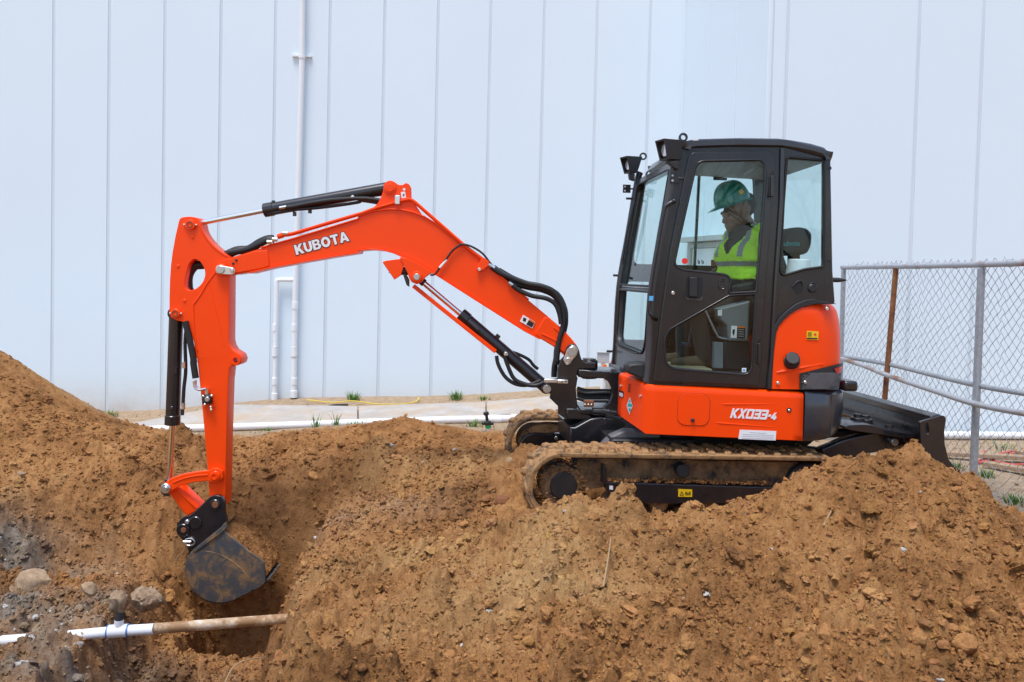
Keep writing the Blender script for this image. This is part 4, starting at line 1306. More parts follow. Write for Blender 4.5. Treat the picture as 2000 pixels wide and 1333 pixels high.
# front face: corner edge runs from A down to M0 then slants back to G
front = []
for i in range(7):
    t = i / 6
    a_ = A.lerp(E_, t)
    lowp = D.lerp(G_, t)
    sec = [a_ - UPP.n * .09 * (1 - t) + UPP.u * .06 * t + V((0, 0, .004)), a_ + UPP.u * .02 * t - UPP.n * .030 * (1 - t) + V((0, 0, .001)), a_.lerp(lowp, .035) - UPP.n * .007 * (1 - t) + UPP.u * .004 * t, a_.lerp(lowp, .085)]
    for s_ in (.14, .25, .4, .55, .7, .86): sec.append(a_.lerp(lowp, s_))
    sec += [lowp.lerp(a_, .02), lowp - UPP.n * .02 * (1 - t) + UPP.u * .02 * t, lowp - UPP.n * .07 * (1 - t) + UPP.u * .06 * t]
    front.append(sec)
mb.grid(front[::-1])
me_side = mb
side_panel = mb.build('side_panel', OR, ex, ang=28)
md = side_panel.modifiers.new('solid', 'SOLIDIFY'); md.thickness = .006; md.offset = -1
mw = side_panel.modifiers.new('weld', 'WELD'); mw.merge_threshold = .0015
side_panel.modifiers.move(1, 0)
# access hatch
hp = rnd(k('D4', (590, 196), (760, 203), (806, 250), (798, 420), (760, 460), (585, 455), (540, 420), (548, 240)), 7, 6)
hp_in = [(600 + (x - 600), y) for x, y in hp]
plate('hatch_gap', side_panel, MAT['rubber_seal'], UPP.off(.0015), hp, t=.002, bev=0, ang=0)
cx = sum(x for x, y in hp) / len(hp); cy = sum(y for x, y in hp) / len(hp)
plate('access_hatch', side_panel, OR, UPP.off(.004), [(cx + (x - cx) * .982, cy + (y - cy) * .982) for x, y in hp], t=.004, bev=.0018)
lk_ = pin(side_panel, UPP.off(.004), *k1('D4', 664, 412), .012, .014, 'plastic_black', 'hatch_lock')
# pressed crease lines round the model number
for y0, y1, xa, xb, in ((285, 300, 880, 1345), (432, 470, 835, 1345)):
    pts = [UPP.off(-.001).p(*k1('D4', xa + (xb - xa) * i / 10, y0 + (y1 - y0 if y0 > 400 else 0) * i / 10)) for i in range(11)]
    mb = MB(); mb.tube(pts, [.001] + [.0055 - .0004 * i for i in range(9)] + [.0008], 8); mb.build('pressed_crease', OR, side_panel)
def lettering(parent, pl, body, px0, px1, py0, py1, h_px, mat, lift=.003, name='lettering', grow=0, shear=0, space=.05):
    """block text laid between two measured points along its middle line"""
    P0, P1 = V(pl.uv(px0, py0)), V(pl.uv(px1, py1))
    hm = h_px / F * ((pl.o - EYE).dot(-pl.n))
    me, wd, ht = block_text(body, grow, shear, space)
    L_ = (P1 - P0).length; ang = math.atan2(P1.y - P0.y, P1.x - P0.x)
    me.transform(pl.off(lift).basis() @ Matrix.Translation(((P0.x + P1.x) / 2, (P0.y + P1.y) / 2, 0)) @ Matrix.Rotation(ang, 4, 'Z') @
                 Matrix.Diagonal((L_ / (wd + shear), hm / ht, 1, 1)) @ Matrix.Translation((-(wd + shear) / 2, -.5, 0)))
    return finish(name, me, MAT[mat], parent, 0)
a_, b_ = k1('D4', 965, 355), k1('D4', 1345, 373)
lettering(side_panel, UPP, 'kX033-4', a_[0], b_[0], a_[1], b_[1], 18.5, 'white_decal', shear=.28, space=.10, grow=.028)
decal(side_panel, UPP, k('D4', (1042, 489), (1332, 500), (1326, 575), (1028, 562)), 'white_decal', 'serial_label', .003)
for i in range(4):
    y = 503 + i * 15
    decal(side_panel, UPP, k('D4', (1060 + (60 if i == 0 else 0), y + 4), (1310 - (60 if i == 0 else 0), y + 12), (1310 - (60 if i == 0 else 0), y + 15), (1060 + (60 if i == 0 else 0), y + 7)), 'grey_decal', 'print_mark', .0045)
mb = MB(); q = UPP.p(*k1('D4', 1433, 333)); mb.ring(q - UPP.n * .004, q + UPP.n * .003, .016, .009); mb.build('bolt_ring', MAT['plastic_black'], side_panel)
bolt(side_panel, UPP, *k1('D4', 1432, 334), .008)
FF = Fr(E_, (A - E_), V((0, 0, 1)))
def ff(x, y, lift=0):
    d = ray(*k1('D4', x, y)); n_ = FF.n
    if n_.dot(d) > 0: n_ = -n_
    t = (FF.o + n_ * lift - EYE).dot(n_) / d.dot(n_)
    return EYE + d * t
def ffpoly(name, pts, mat, lift=.004, t=.0015):
    P = [ff(x, y, lift) for x, y in pts]; mb = MB(); n_ = FF.n if FF.n.dot(ray(1230, 780)) < 0 else -FF.n
    mb.prism(P, -n_ * t); return mb.build(name, MAT[mat], side_panel, ang=0)
ffpoly('diamond_label', [(162, 230), (186, 300), (160, 368), (138, 296)], 'white_decal')
ffpoly('print_mark', [(148, 278), (180, 284), (180, 308), (144, 304)], 'teal_decal', .006)
ffpoly('print_mark', [(161, 244), (172, 272), (152, 270)], 'teal_decal', .006)
ffpoly('print_mark', [(150, 316), (176, 320), (161, 352)], 'teal_decal', .006)
ffpoly('label', [(75, 172), (112, 185), (112, 235), (73, 222)], 'black_decal')
ffpoly('print_mark', [(80, 190), (108, 200), (108, 228), (80, 219)], 'grey_decal', .006)
for i in range(4):
    ffpoly('vent_slot', [(148 + (3 - i) * 2, 126 + i * 17), (164 + (3 - i) * 2, 130 + i * 17), (162 + (3 - i) * 2, 138 + i * 17), (146 + (3 - i) * 2, 134 + i * 17)], 'black_decal')
for x, y in ((92, 140), (253, 220)):
    p = ff(x, y, 0); n_ = FF.n if FF.n.dot(ray(1230, 780)) < 0 else -FF.n
    mb = MB(); mb.cyl(p - n_ * .004, p + n_ * .01, .010, n=14, ch=.002); mb.build('bolt', MAT['zinc'], side_panel)

# main body under the cab (dark structure)
BWID = 1.46
fu0 = UPP.uv(*k1('D4', 310, 130))[0]; tu1 = UPP.uv(1600, 800)[0]
zt = UPP.uv(1400, 757)[1]; zb_ = UPP.uv(1400, 852)[1]
mb = MB(); mb.prism([UPP.w(fu0 - .02, zb_ + .03, -.36), UPP.w(fu0 + .03, zb_ + .03, -.04), UPP.w(tu1 + .1, zb_ + .0, -.04), UPP.w(tu1 + .1, zb_ + .0, -BWID), UPP.w(fu0 - .02, zb_ + .03, -BWID)], V((0, 0, zt - zb_ - .045)))
mb.build('deck', BS, ex)
# far-side panel so the body is closed from the other side
mb = MB(); q0, q1 = UPP.w(fu0, zb_, -BWID - .01), UPP.w(tu1, zb_, -BWID - .01)
mb.prism([q0, q1, q1 + V((0, 0, zt - zb_)), q0 + V((0, 0, zt - zb_))], -UPP.n * .03); mb.build('far_side_panel', OR, ex, bev=.006)

# counterweight and engine hood: rows of plan curves round the tail
def tail_curve(u0, umax, r, inset, depth, n=14, flat=.05):
    """plan curve from the near side (u0) round the tail corner and across the rear"""
    pts = []
    uc_ = umax - r
    for i in range(6): pts.append((u0 + (uc_ - u0) * i / 5, inset))
    for i in range(1, n + 1):
        a = R(90 * i / n); pts.append((uc_ + (r - inset) * math.sin(a), inset + (r - inset) * (1 - math.cos(a))))
    for i in range(1, 9):
        t = i / 8
        pts.append((umax - inset + flat * math.sin(math.pi * t), r + (depth - 2 * r) * t))
    for i in range(1, n + 1):
        a = R(90 * i / n); pts.append((uc_ + (r - inset) * math.cos(a), depth - r + (r - inset) * math.sin(a)))
    pts.append((u0, depth - inset))
    return pts
def umax_px(px, py):   # tail silhouette: find u so that the rounded corner's outline falls on this pixel
    return UPP.off(-.20).uv(px, py)[0]
# counterweight
u0 = UPP.uv(*k1('D4', 1556, 400))[0]
rows = []
for py, ux, ins in ((764, 1640, .05), (766.5, 1652, .018), (773, 1657, .004), (800, 1657, 0), (835, 1653, .0), (856, 1646, .008), (864, 1640, .03)):
    v_ = UPP.uv(1575, py + (0))[1]
    rows.append([UPP.w(a, v_, -b + .004) for a, b in tail_curve(u0, umax_px(ux, py), .36, ins, BWID)])
mb = MB(); mb.grid(rows)
mb.add(rows[0], [tuple(range(len(rows[0])))]); mb.add(rows[-1], [tuple(range(len(rows[-1])))[::-1]])
mb.add([rows[i][j] for i in range(len(rows)) for j in (0, -1)], [(2 * i, 2 * i + 1, 2 * i + 3, 2 * i + 2) for i in range(len(rows) - 1)])
cwt = mb.build('counterweight', MAT['sky_tinted_black'], ex, ang=40)
q = UPP.off(-.25).p(1652, 752); mb = MB(); mb.box(q + UPP.u * .0, UPP.u * .05, UPP.n * .08, V((0, 0, .035))); mb.build('lifting_lug', BK, cwt, bev=.018)
# hood
ar_px = k('E2', (138, 1225), (150, 1080), (168, 900), (188, 740), (205, 600), (235, 535), (290, 470), (350, 415), (420, 370), (490, 335), (570, 315), (640, 305))
edge = [UPP.uv(*q) for q in ar_px]
HD = UPP.off(-.012)
ev = [e[1] for e in edge]; eu = [e[0] for e in edge]
def u_start(v): return float(np.interp(v, ev, eu))
rows = []
vb = edge[0][1]; vt = UPP.uv(*k1('E2', 700, 298))[1]
sil = [(v_, UPP.off(-.20).uv(*q)[0]) for q in k('E2', (925, 1230), (935, 1000), (943, 880), (943, 750), (940, 620), (928, 480), (908, 390), (886, 330), (872, 298)) for v_ in [UPP.off(-.20).uv(*q)[1]]]
def u_max(v): return float(np.interp(v, [s[0] for s in sil], [s[1] for s in sil]))
for i in range(25):
    t = i / 24
    v_ = vb + (vt - vb) * t
    ins = .012 + .022 * max(0, (t - .90) / .10) ** 2
    rows.append([UPP.w(a, v_, -b) for a, b in tail_curve(u_start(v_), u_max(v_), .30, ins, BWID - .02)])
last = rows[-1]
cc = sum(last, V()) / len(last)
rows.append([q.lerp(cc, .04) + V((0, 0, .010)) for q in last])
rows.append([q.lerp(cc, .6) + V((0, 0, .018)) for q in last])
mb = MB(); mb.grid(rows); mb.add(rows[-1], [tuple(range(len(rows[-1])))])
hood = mb.build('engine_hood', OR, ex, ang=45)
# black trim arc in front of the hood
arc_o = k('E2', (105, 1225), (118, 1060), (138, 880), (158, 700), (170, 590), (190, 520), (250, 440), (330, 365), (420, 300), (520, 258), (620, 246), (660, 262), (850, 296), (850, 303), (640, 303))
plate('hood_trim', ex, MAT['plastic_black'], UPP.off(-.004), arc_o + ar_px[::-1][1:], t=.04, bev=.004)
# vent grille on the hood's lower corner
def hoodp(x, y, lift=.004, tint=None):
    """project a measured spot onto the hood / tail corner by marching along the sight line"""
    d = ray(*k1('E2', x, y)); best = None
    for s in np.linspace(4.2, 6.2, 900):
        q = EYE + d * (s / d.y); rel = q - UPP.o
        u_, n_, v_ = rel.dot(UPP.u), -rel.dot(UPP.n), rel.z
        um = u_max(v_) if v_ > vb else umax_px(1655, 790)
        r = .30; uc_ = um - r; ins = .012
        dist = (n_ - ins) if u_ < uc_ else ((r - ins) - math.hypot(u_ - uc_, n_ - r))
        if u_ >= uc_ and n_ > r: dist = um - ins - u_
        if dist >= -lift: return q
    return q
def hood_patch(name, quad, mat, lift, nx=14, ny=4, parent=None, thick=.006):
    """quad: TL, TR, BR, BL in E2 crop units"""
    rows_ = []
    for j in range(ny + 1):
        a = V(quad[0]).lerp(V(quad[3]), j / ny); b = V(quad[1]).lerp(V(quad[2]), j / ny)
        rows_.append([hoodp(*a.lerp(b, i / nx), lift) for i in range(nx + 1)])
    mb = MB(); mb.grid(rows_); o = mb.build(name, MAT[mat], parent or hood, ang=50)
    return o, rows_
g_, _ = hood_patch('vent_panel', [(452, 1055), (925, 940), (880, 1232), (452, 1232)], 'plastic_black', .010)
mb = MB()
for sgn in (1, -1):
    for i in range(30):
        c0 = 470 + i * 20
        pts = []
        for j in range(9):
            t = j / 8; y = 1050 + t * 172; x = c0 - 60 + (t * 172 * sgn * 1.15) + (0 if sgn > 0 else 190)
            top = 1068 - (x - 470) * .235
            lim = 905 - (y - 950) * .10
            if 476 < x < lim and y > top: pts.append(hoodp(x, y, .013))
        if len(pts) > 1: mb.tube(pts, .0032, 4)
mb.build('vent_lattice', MAT['mid_grey'], g_)
hood_patch('tail_lamp', [(830, 1000), (920, 975), (905, 1042), (858, 1058)], 'lamp_red', .018, 5, 3)
bolt(g_, UPP.off(.006), *k1('E2', 512, 1148), .010)
for x, y in ((748, 352), (218, 1158)):
    bolt(hood, UPP.off(-.010), *k1('E2', x, y), .011)
# fuel cap on its little shelf
p = HD.p(*k1('E2', 365, 920)); ax = (UPP.n * .85 + V((0, 0, .5)) - UPP.u * .15).normalized()
mb = MB(); mb.cyl(p - ax * .02, p + ax * .018, .052, n=28, ch=.004); fc = mb.build('cap_base', MAT['plastic_black'], hood)
mb = MB(); mb.cyl(p + ax * .016, p + ax * .050, .047, n=8, ch=.006); mb.build('fuel_cap', MAT['plastic_black'], hood, bev=.003)
# shallow sculpted shoulder under the cap
mb = MB(); q0, q1 = HD.off(.0).p(*k1('E2', 205, 1045)), HD.off(.0).p(*k1('E2', 730, 945))
mb.tube([q0.lerp(q1, i / 8) - UPP.n * (.002 + .002 * i / 8) for i in range(9)], [.007, .010, .011, .010, .009, .007, .005, .003, .001], 10); mb.build('pressed_crease', OR, hood)
d_ = decal(hood, UPP.off(-.012), k('E2', (535, 592), (660, 600), (655, 692), (528, 686)), 'yellow_decal', 'warning_label', .004)
plate('print_mark', d_, MAT['red_decal'], UPP.off(-.006), circ(*k1('E2', 624, 632), 2.6, 12), t=.001, bev=0, ang=0)
plate('print_mark', d_, MAT['black_decal'], UPP.off(-.006), k('E2', (532, 666), (648, 670), (648, 684), (532, 680)), t=.001, bev=0, ang=0)
for i in range(4):
    plate('print_mark', d_, MAT['black_decal'], UPP.off(-.006), k('E2', (545 + i * 11, 606), (550 + i * 11, 606), (550 + i * 11, 655), (545 + i * 11, 655)), t=.001, bev=0, ang=0)
# ---------------- cab
CW = 1.05
glassm = MAT['glass']
side_o = k('C1', (452, 150), (480, 104), (520, 92), (960, 92), (1110, 108), (1222, 160), (1212, 195), (1222, 740), (1234, 905), (1110, 905), (1015, 945), (960, 1000), (930, 1060), (912, 1200), (900, 1333), (300, 1312), (288, 1290), (300, 1190), (325, 840), (382, 520), (430, 250))
door_hole = rnd(k('C1', (520, 160), (905, 155), (915, 260), (890, 420), (862, 770), (828, 1298), (345, 1276), (365, 1000), (418, 620)), 8, 5)
door_hole = rnd(k('C1', (528, 168, 12), (898, 162, 12), (896, 420), (862, 770), (822, 1285), (352, 1266), (375, 1000), (425, 620)), 4, 5)
rw_hole = rnd(k('C1', (992, 172, 6), (1178, 190, 4), (1176, 722, 6), (1080, 735), (968, 768, 10), (958, 735, 4), (975, 400)), 3, 5)
cabf = plate('cab_side', ex, BK, CAB, rnd(side_o, 4, 4), [door_hole, rw_hole], t=.045, bev=.008, bres=3)
# far side: same outline, one large window
fs_n = -CW
def shift_plate(name, outline, holes, n_off, t, mat, bev=.006, parent=ex):
    loops = [[CAB.uv(*q[:2]) for q in lp] for lp in [outline] + holes]
    return finish(name, plate_mesh(CAB.off(n_off), loops, t, bev), mat, parent, 35)
FARP = CAB.off(-CW)
fw = [FARP.uv(*q) for q in rnd(k('D3', (352, 196, 5), (700, 206), (882, 215, 22), (905, 1140, 4), (150, 1150, 8)), 2, 5)]
so_uv = [CAB.uv(*q[:2]) for q in rnd(side_o, 4, 4)]
# clip the hole so that it stays inside the far plate outline
far_w = [FARP.uv(*q) for q in k('P', (1371, 338), (1462, 340), (1472, 352), (1476, 523), (1331, 521))]
u_a = CAB.uv(*k1('C1', 540, 190)); u_b = CAB.uv(*k1('C1', 470, 720)); u_c = CAB.uv(*k1('C1', 880, 200)); u_d = CAB.uv(*k1('C1', 860, 720))
fl_top = FARP.uv(1400, 338)[1]; fl_bot = FARP.uv(1400, 522)[1]
fe = [CAB.uv(*q) for q in k('C1', (452, 190), (415, 400), (372, 640), (358, 720))]
fwin = rnd([(fe[0][0], fl_top, .03), (FARP.uv(1471, 340)[0], fl_top, .06), (FARP.uv(1478, 522)[0], fl_bot, .05), (fe[3][0] + .02, fl_bot, .04), fe[2], fe[1]], .02)
fq = [CAB.uv(*q) for q in k('C1', (340, 800), (324, 1000), (314, 1150))]
fwq = rnd([fq[0], (fq[0][0] + .30, fq[0][1]), (fq[0][0] + .34, fq[2][1] + .1), (fq[2][0] + .28, fq[2][1]), fq[2], fq[1]], .03)
rear_u0, rear_u1 = CAB.uv(*k1('C1', 990, 400))[0], CAB.uv(*k1('C1', 1170, 400))[0]
fwin2 = rnd([(rear_u0 - .17, fl_top - .03), (rear_u1 - .02, fl_top - .06), (rear_u1 - .02, fl_bot + .02), (rear_u0 - .19, fl_bot + .02)], .03)
low_w = rnd([(CAB.uv(*k1('C1', 400, 1000))[0], fl_bot - .14), (u_d[0] - .1, fl_bot - .12), (u_d[0] - .1, fl_bot - .5), (CAB.uv(*k1('C1', 390, 1150))[0], fl_bot - .5)], .03)
cabfar = finish('cab_far_side', plate_mesh(CAB.off(-CW + .045), [so_uv, fwin[1:] if False else fwin, fwq], .045, .008, 3), BK, ex, 35)
finish('window_pane', plate_mesh(CAB.off(-CW + .03), [[(x, y) for x, y in fwin]], .004, 0), glassm, cabfar, 35)
finish('window_pane', plate_mesh(CAB.off(-CW + .03), [fwq], .004, 0), glassm, cabfar, 35)
# sliding-window bar on the far side
b0, b1 = FARP.p(*k1('D3', 338, 190)), FARP.p(*k1('D3', 288, 1150))
mb = MB(); mb.tube([b0, b1], .012, 6); mb.build('window_bar', BK, cabfar)
for i in range(2):
    x = 352 + i * 38
    for (a, b, c0, d0) in ((0, 0, 8, 30), (12, 12, 22, 40), (4, 34, 16, 44)):
        y = 1065
        P = [FARP.off(.03).p(*k1('D3', q, r_)) for q, r_ in ((x - 30 + a, y + b), (x - 30 + c0, y + b), (x - 30 + c0, y + d0), (x - 30 + a, y + d0))]
        mb = MB(); mb.prism(P, -CAB.n * .001); mb.build('print_mark', MAT['black_decal'], cabfar, ang=0)
P = [FARP.off(.03).p(*k1('D3', q, r_)) for q, r_ in ((455, 1065), (520, 1068), (520, 1130), (455, 1130))]
mb = MB(); mb.prism(P, -CAB.n * .001); mb.build('warning_label', MAT['orange_decal'], cabfar, ang=0)
P = [FARP.off(.03).p(*k1('D3', q, r_)) for q, r_ in ((478, 232), (615, 246), (615, 272), (478, 268))]
mb = MB(); mb.prism(P, -CAB.n * .001); mb.build('label', MAT['dark_grey'], cabfar, ang=0)
# roof cap
roof_px = k('C1', (470, 132), (478, 106), (498, 84), (540, 76), (760, 70), (960, 73), (1030, 82), (1120, 98), (1190, 118), (1220, 148), (1229, 186), (1200, 182), (1080, 150), (985, 125), (700, 122), (500, 130))
roof = plate('roof', ex, MAT['sky_tinted_black'], CAB.off(.028), rnd(roof_px, 3, 4), t=CW + .05, bev=.05, bres=6, ang=50)
d_ = decal(roof, CAB.off(.028), k('E1', (383, 112), (440, 110), (447, 152), (393, 155)), 'white_decal', 'label', -.006)
mb = MB(); q0 = CAB.off(-.03).p(*k1('E1', 285, 100)); mb.ring(q0 - CAB.n * .008, q0 + CAB.n * .008, .029, .016, 28); mb.box(q0 - V((0, 0, .045)), CAB.u * .032, CAB.n * .008, V((0, 0, .018))); mb.build('lifting_eye', BK, roof, ang=50)
mb = MB(); q0 = CAB.off(-CW + .05).p(1256, 306); mb.ring(q0 - CAB.n * .008, q0 + CAB.n * .008, .029, .016, 28); mb.build('lifting_eye', BK, roof, ang=50)
# headliner and rear wall
mb = MB(); zc = CAB.uv(*k1('C1', 600, 150))[1]; uf = CAB.uv(*k1('C1', 470, 150))[0]; ur = CAB.uv(*k1('C1', 1200, 150))[0]
mb.prism([CAB.w(uf, zc, -.05), CAB.w(ur, zc - .03, -.05), CAB.w(ur, zc - .03, -CW + .05), CAB.w(uf, zc, -CW + .05)], V((0, 0, .03))); mb.build('headliner', MAT['cab_grey'], ex)
zr0 = CAB.uv(*k1('C1', 1200, 740))[1]
mb = MB(); mb.box(CAB.w(ur - .005, zr0 - .25, -CW / 2), CAB.u * .02, CAB.n * (CW / 2 - .05), V((0, 0, .26))); mb.build('rear_wall', BK, ex, bev=.006)
RF = Fr(CAB.w(ur, zr0, -.05), -CAB.n, V((0, 0, 1)))
mb = MB(); mb.box(CAB.w(ur, (zr0 + zc) / 2, -CW / 2), CAB.u * .003, CAB.n * (CW / 2 - .05), V((0, 0, (zc - zr0) / 2))); mb.build('rear_window', glassm, ex)
# floor
zf = CAB.uv(*k1('C1', 600, 1255))[1]
mb = MB(); mb.prism([CAB.w(CAB.uv(*k1('C1', 330, 1255))[0], zf, -.05), CAB.w(ur, zf, -.05), CAB.w(ur, zf, -CW + .05), CAB.w(CAB.uv(*k1('C1', 330, 1255))[0], zf, -CW + .05)], V((0, 0, -.03))); mb.build('cab_floor', MAT['plastic_black'], ex)
mb = MB(); mb.prism([CAB.w(CAB.uv(*k1('C1', 395, 1245))[0], zf + .003, -.10), CAB.w(CAB.uv(*k1('C1', 640, 1245))[0], zf + .003, -.10), CAB.w(CAB.uv(*k1('C1', 640, 1245))[0], zf + .003, -.80), CAB.w(CAB.uv(*k1('C1', 395, 1245))[0], zf + .003, -.80)], V((0, 0, .012))); mb.build('floor_mat', MAT['mat_tan'], ex)

# ---------------- door
DR = CAB.off(.018)
door_o = rnd(k('C1', (505, 146, 14), (925, 142, 14), (930, 240, 3), (908, 268, 3), (896, 380, 3), (915, 400, 3), (905, 560), (866, 1085, 3), (848, 1105, 3), (838, 1210, 3), (858, 1235, 3), (852, 1318, 3), (322, 1296, 3), (358, 1000), (410, 620)), 3, 4)
wu = rnd(k('C1', (540, 192, 16), (880, 185, 16), (884, 300), (838, 848), (698, 855, 8), (712, 790, 10), (690, 762, 10), (465, 738, 10), (425, 712, 10), (450, 590)), 2, 6)
wl = rnd(k('C1', (700, 866, 6), (836, 858), (815, 1240, 14), (790, 1264, 10), (420, 1232, 12), (382, 1205, 12), (378, 1080, 12), (400, 1038, 8)), 3, 6)
door = plate('cab_door', ex, BK, DR, door_o, [wu, wl], t=.032, bev=.006, bres=3)
def ring_plate(name, parent, mat, pl, lp, grow, t, bev):
    c = [pl.uv(*q) for q in lp]; n = len(c); inn = []
    ar_ = sum(c[i - 1][0] * c[i][1] - c[i][0] * c[i - 1][1] for i in range(n))
    s = 1 if ar_ > 0 else -1
    for i in range(n):
        a = V(c[i - 1]); b = V(c[(i + 1) % n]); d = (b - a).normalized(); inn.append((c[i][0] - d.y * grow * s, c[i][1] + d.x * grow * s))
    return plate_uv(name, parent, mat, pl, c, [inn], t, bev)
for lp in (wu, wl):
    mb = MB(); mb.tube([DR.off(-.008).p(*q) for q in lp], .010, 8, closed=True); mb.build('window_seal', MAT['rubber_seal'], door, ang=60)
    plate('window_pane', door, glassm, DR.off(-.010), lp, t=.004, bev=0)
    # raised pressed lip round the opening
    P = [DR.off(.001).p(*q) for q in lp]
    mb = MB(); mb.tube(P, .0048, 8, closed=True); mb.build('window_lip', BK, door, ang=60)
# handle
plate('handle_recess', door, MAT['rubber_seal'], DR.off(.0015), rnd(k('D7', (468, 205), (625, 215), (632, 300), (618, 440), (445, 425), (460, 330)), 4), t=.002, bev=0)
mb = MB(); P = [DR.off(.008).p(*q) for q in rnd(k('D7', (440, 400), (470, 425), (600, 432), (628, 400), (622, 440), (600, 448), (465, 438)), 1)]
mb.prism(P, -DR.n * .008); mb.build('handle_lip', MAT['dark_grey'], door, bev=.001)
plate('door_handle', door, MAT['plastic_black'], DR.off(.026), rnd(k('D7', (500, 212), (578, 214), (576, 415), (496, 412)), 4), t=.022, bev=.006)
pin(door, DR, *k1('D7', 330, 373), .012, .008, 'zinc', 'door_lock')
mb = MB(); P = [DR.off(.002).p(*q) for q in circ(*k1('D7', 822, 285), 1, 4)]
oval = rnd(k('D7', (790, 235), (845, 230), (850, 330), (790, 338)), 5)
P = [DR.off(.001).p(*q) for q in oval]; mb.tube(P, .004, 8, closed=True); mb.build('pressed_oval', BK, door)
for y in (252, 318):
    pin(door, DR, *k1('D7', 820, y), .006, .005, 'black_satin', 'screw')
for (x0, y0, x1, y1) in ((903, 268, 928, 370), (838, 1105, 864, 1205)):
    c0 = DR.p(*k1('C1', (x0 + x1) / 2, y0)); c1 = DR.p(*k1('C1', (x0 + x1) / 2, y1))
    hg = plate('hinge', door, MAT['plastic_black'], DR.off(.006), k('C1', (x0, y0), (x1, y0), (x1 - 4, y1), (x0 - 4, y1)), t=.02, bev=.003)
    mb = MB(); mb.cyl(c0 + DR.n * .010, c1 + DR.n * .010, .013, n=14, ch=.002); mb.build('hinge_barrel', BK, door)
decal(door, DR.off(-.009), circ(*k1('D7', 449, 53), 6, 16), 'red_decal', 'round_label', .0)
d_ = decal(door, DR.off(-.009), k('D7', (1022, 1124), (1064, 1124), (1062, 1166), (1020, 1166)), 'white_decal', 'tag', .0)
plate('print_mark', d_, MAT['blue_decal'], DR.off(-.0075), k('D7', (1030, 1133), (1055, 1133), (1054, 1156), (1029, 1156)), t=.0006, bev=0, ang=0)
# grab handle on the front pillar
gp = [(795, 712), (770, 722), (700, 770), (672, 830)]
pts = [CAB.off(.055).p(*k1('E3', x, y)) for x, y in gp]
pts += [CAB.off(.055).p(*k1('C1', x, y)) for x, y in ((352, 560), (312, 800), (302, 900), (303, 945), (318, 968))]
pts = [CAB.off(.0).p(*k1('C1', 428, 395))] + pts + [CAB.off(.0).p(*k1('C1', 338, 985))]
mb = MB(); mb.tube(cr(pts, 5), .0135, 12); gh = mb.build('grab_handle', BK, ex)
P = [CAB.off(.073).p(*q) for q in k('C1', (303, 868), (324, 868), (322, 892), (301, 892))]
mb = MB(); mb.prism(P, -CAB.n * .006); mb.build('tag', MAT['blue_decal'], gh)

# ---------------- windscreen: upper and lower panes in a frame between the front pillars
def edge3(c, x, y, n): return CAB.off(n).p(*k1(c, x, y))
wt = CAB.p(*k1('C1', 432, 205)); wm = CAB.p(*k1('C1', 322, 835)); wb = CAB.p(*k1('C1', 290, 1295))
def screen(name, P0, P1, holes_r, bar):
    """pane between lower near corner P0 and upper near corner P1, running across the cab"""
    fr = Fr(P0 - CAB.n * CW - CAB.u * .04, CAB.n * CW + CAB.u * .04, P1 - P0)
    Hh = (P1 - P0).length
    return fr, Hh
frU, HU = screen('u', wm, wt, 0, 0)
frL, HL = screen('l', wb, wm, 0, 0)
m0, m1 = .03, CW - .08
gl_u = rnd([(m0 + .03, .02), (m1 - .02, .02), (m1 - .02, HU - .02, .06), (m0 + .03, HU - .02, .06)], .015)
gl_l = rnd([(m0 + .03, .29 * HL), (m1 - .02, .29 * HL), (m1 - .02, HL - .02), (m0 + .03, HL - .02)], .015)
gl_l = rnd([(m0 + .03, .27 * HL, .12), (m1 - .02, .27 * HL, .12), (m1 - .02, HL - .02, .015), (m0 + .03, HL - .02, .015)], .01, 8)
fo = [(0.0, -.002), (CW, -.002), (CW, HU), (0.0, HU)]
ws = plate_uv('windscreen', ex, BK, frU, [(.0, 0), (CW, 0), (CW, HU + .03), (0, HU + .03)], [gl_u], .05, .006)
plate_uv('window_pane', ws, glassm, Fr(frU.o - frU.n * .02, frU.u, frU.z), gl_u, (), .004, 0)
ls = plate_uv('lower_windscreen', ex, MAT['dark_grey'], frL, [(.0, 0), (CW, 0), (CW, HL), (0, HL)], [gl_l], .05, .006)
plate_uv('window_pane', ls, glassm, Fr(frL.o - frL.n * .02, frL.u, frL.z), gl_l, (), .004, 0)
for fr, lp, par in ((frU, gl_u, ws), (frL, gl_l, ls)):
    mb = MB(); mb.tube([fr.w(a, b, .003) for a, b in lp], .007, 8, closed=True); mb.build('window_seal', MAT['rubber_seal'], par, ang=60)
# far front pillar and the near pillar's outer moulding
for n_, r_, nm in ((-CW + .015, .026, 'front_pillar'), (-.02, .024, 'front_pillar')):
    pts = [CAB.off(0).p(*k1('C1', x, y)) + CAB.n * n_ - CAB.u * (.04 if n_ < -.5 else 0) for x, y in ((450, 140), (432, 205), (378, 520), (324, 835), (303, 1190), (292, 1300))]
    mb = MB(); mb.tube(cr(pts, 4), r_, 10); mb.build(nm, BK if n_ < -.5 else MAT['dark_grey'], ex, ang=60)
# bottom apron under the windscreen
q0 = wb; mb = MB(); mb.prism([wb + CAB.n * .0, wb - CAB.n * CW, wb - CAB.n * CW + V((0, 0, -.10)) + CAB.u * .02, wb + V((0, 0, -.10)) + CAB.u * .02], CAB.u * .25); mb.build('front_apron', BK, ex, bev=.01)
P = [edge3('D8', x, y, .0) for x, y in ((1480, 390), (1490, 310), (1530, 290), (1690, 285), (1690, 470))]
mb = MB(); mb.prism([p_ + CAB.n * -.03 for p_ in P], -CAB.n * .16); mb.build('step_block', MAT['plastic_black'], ex, bev=.012)
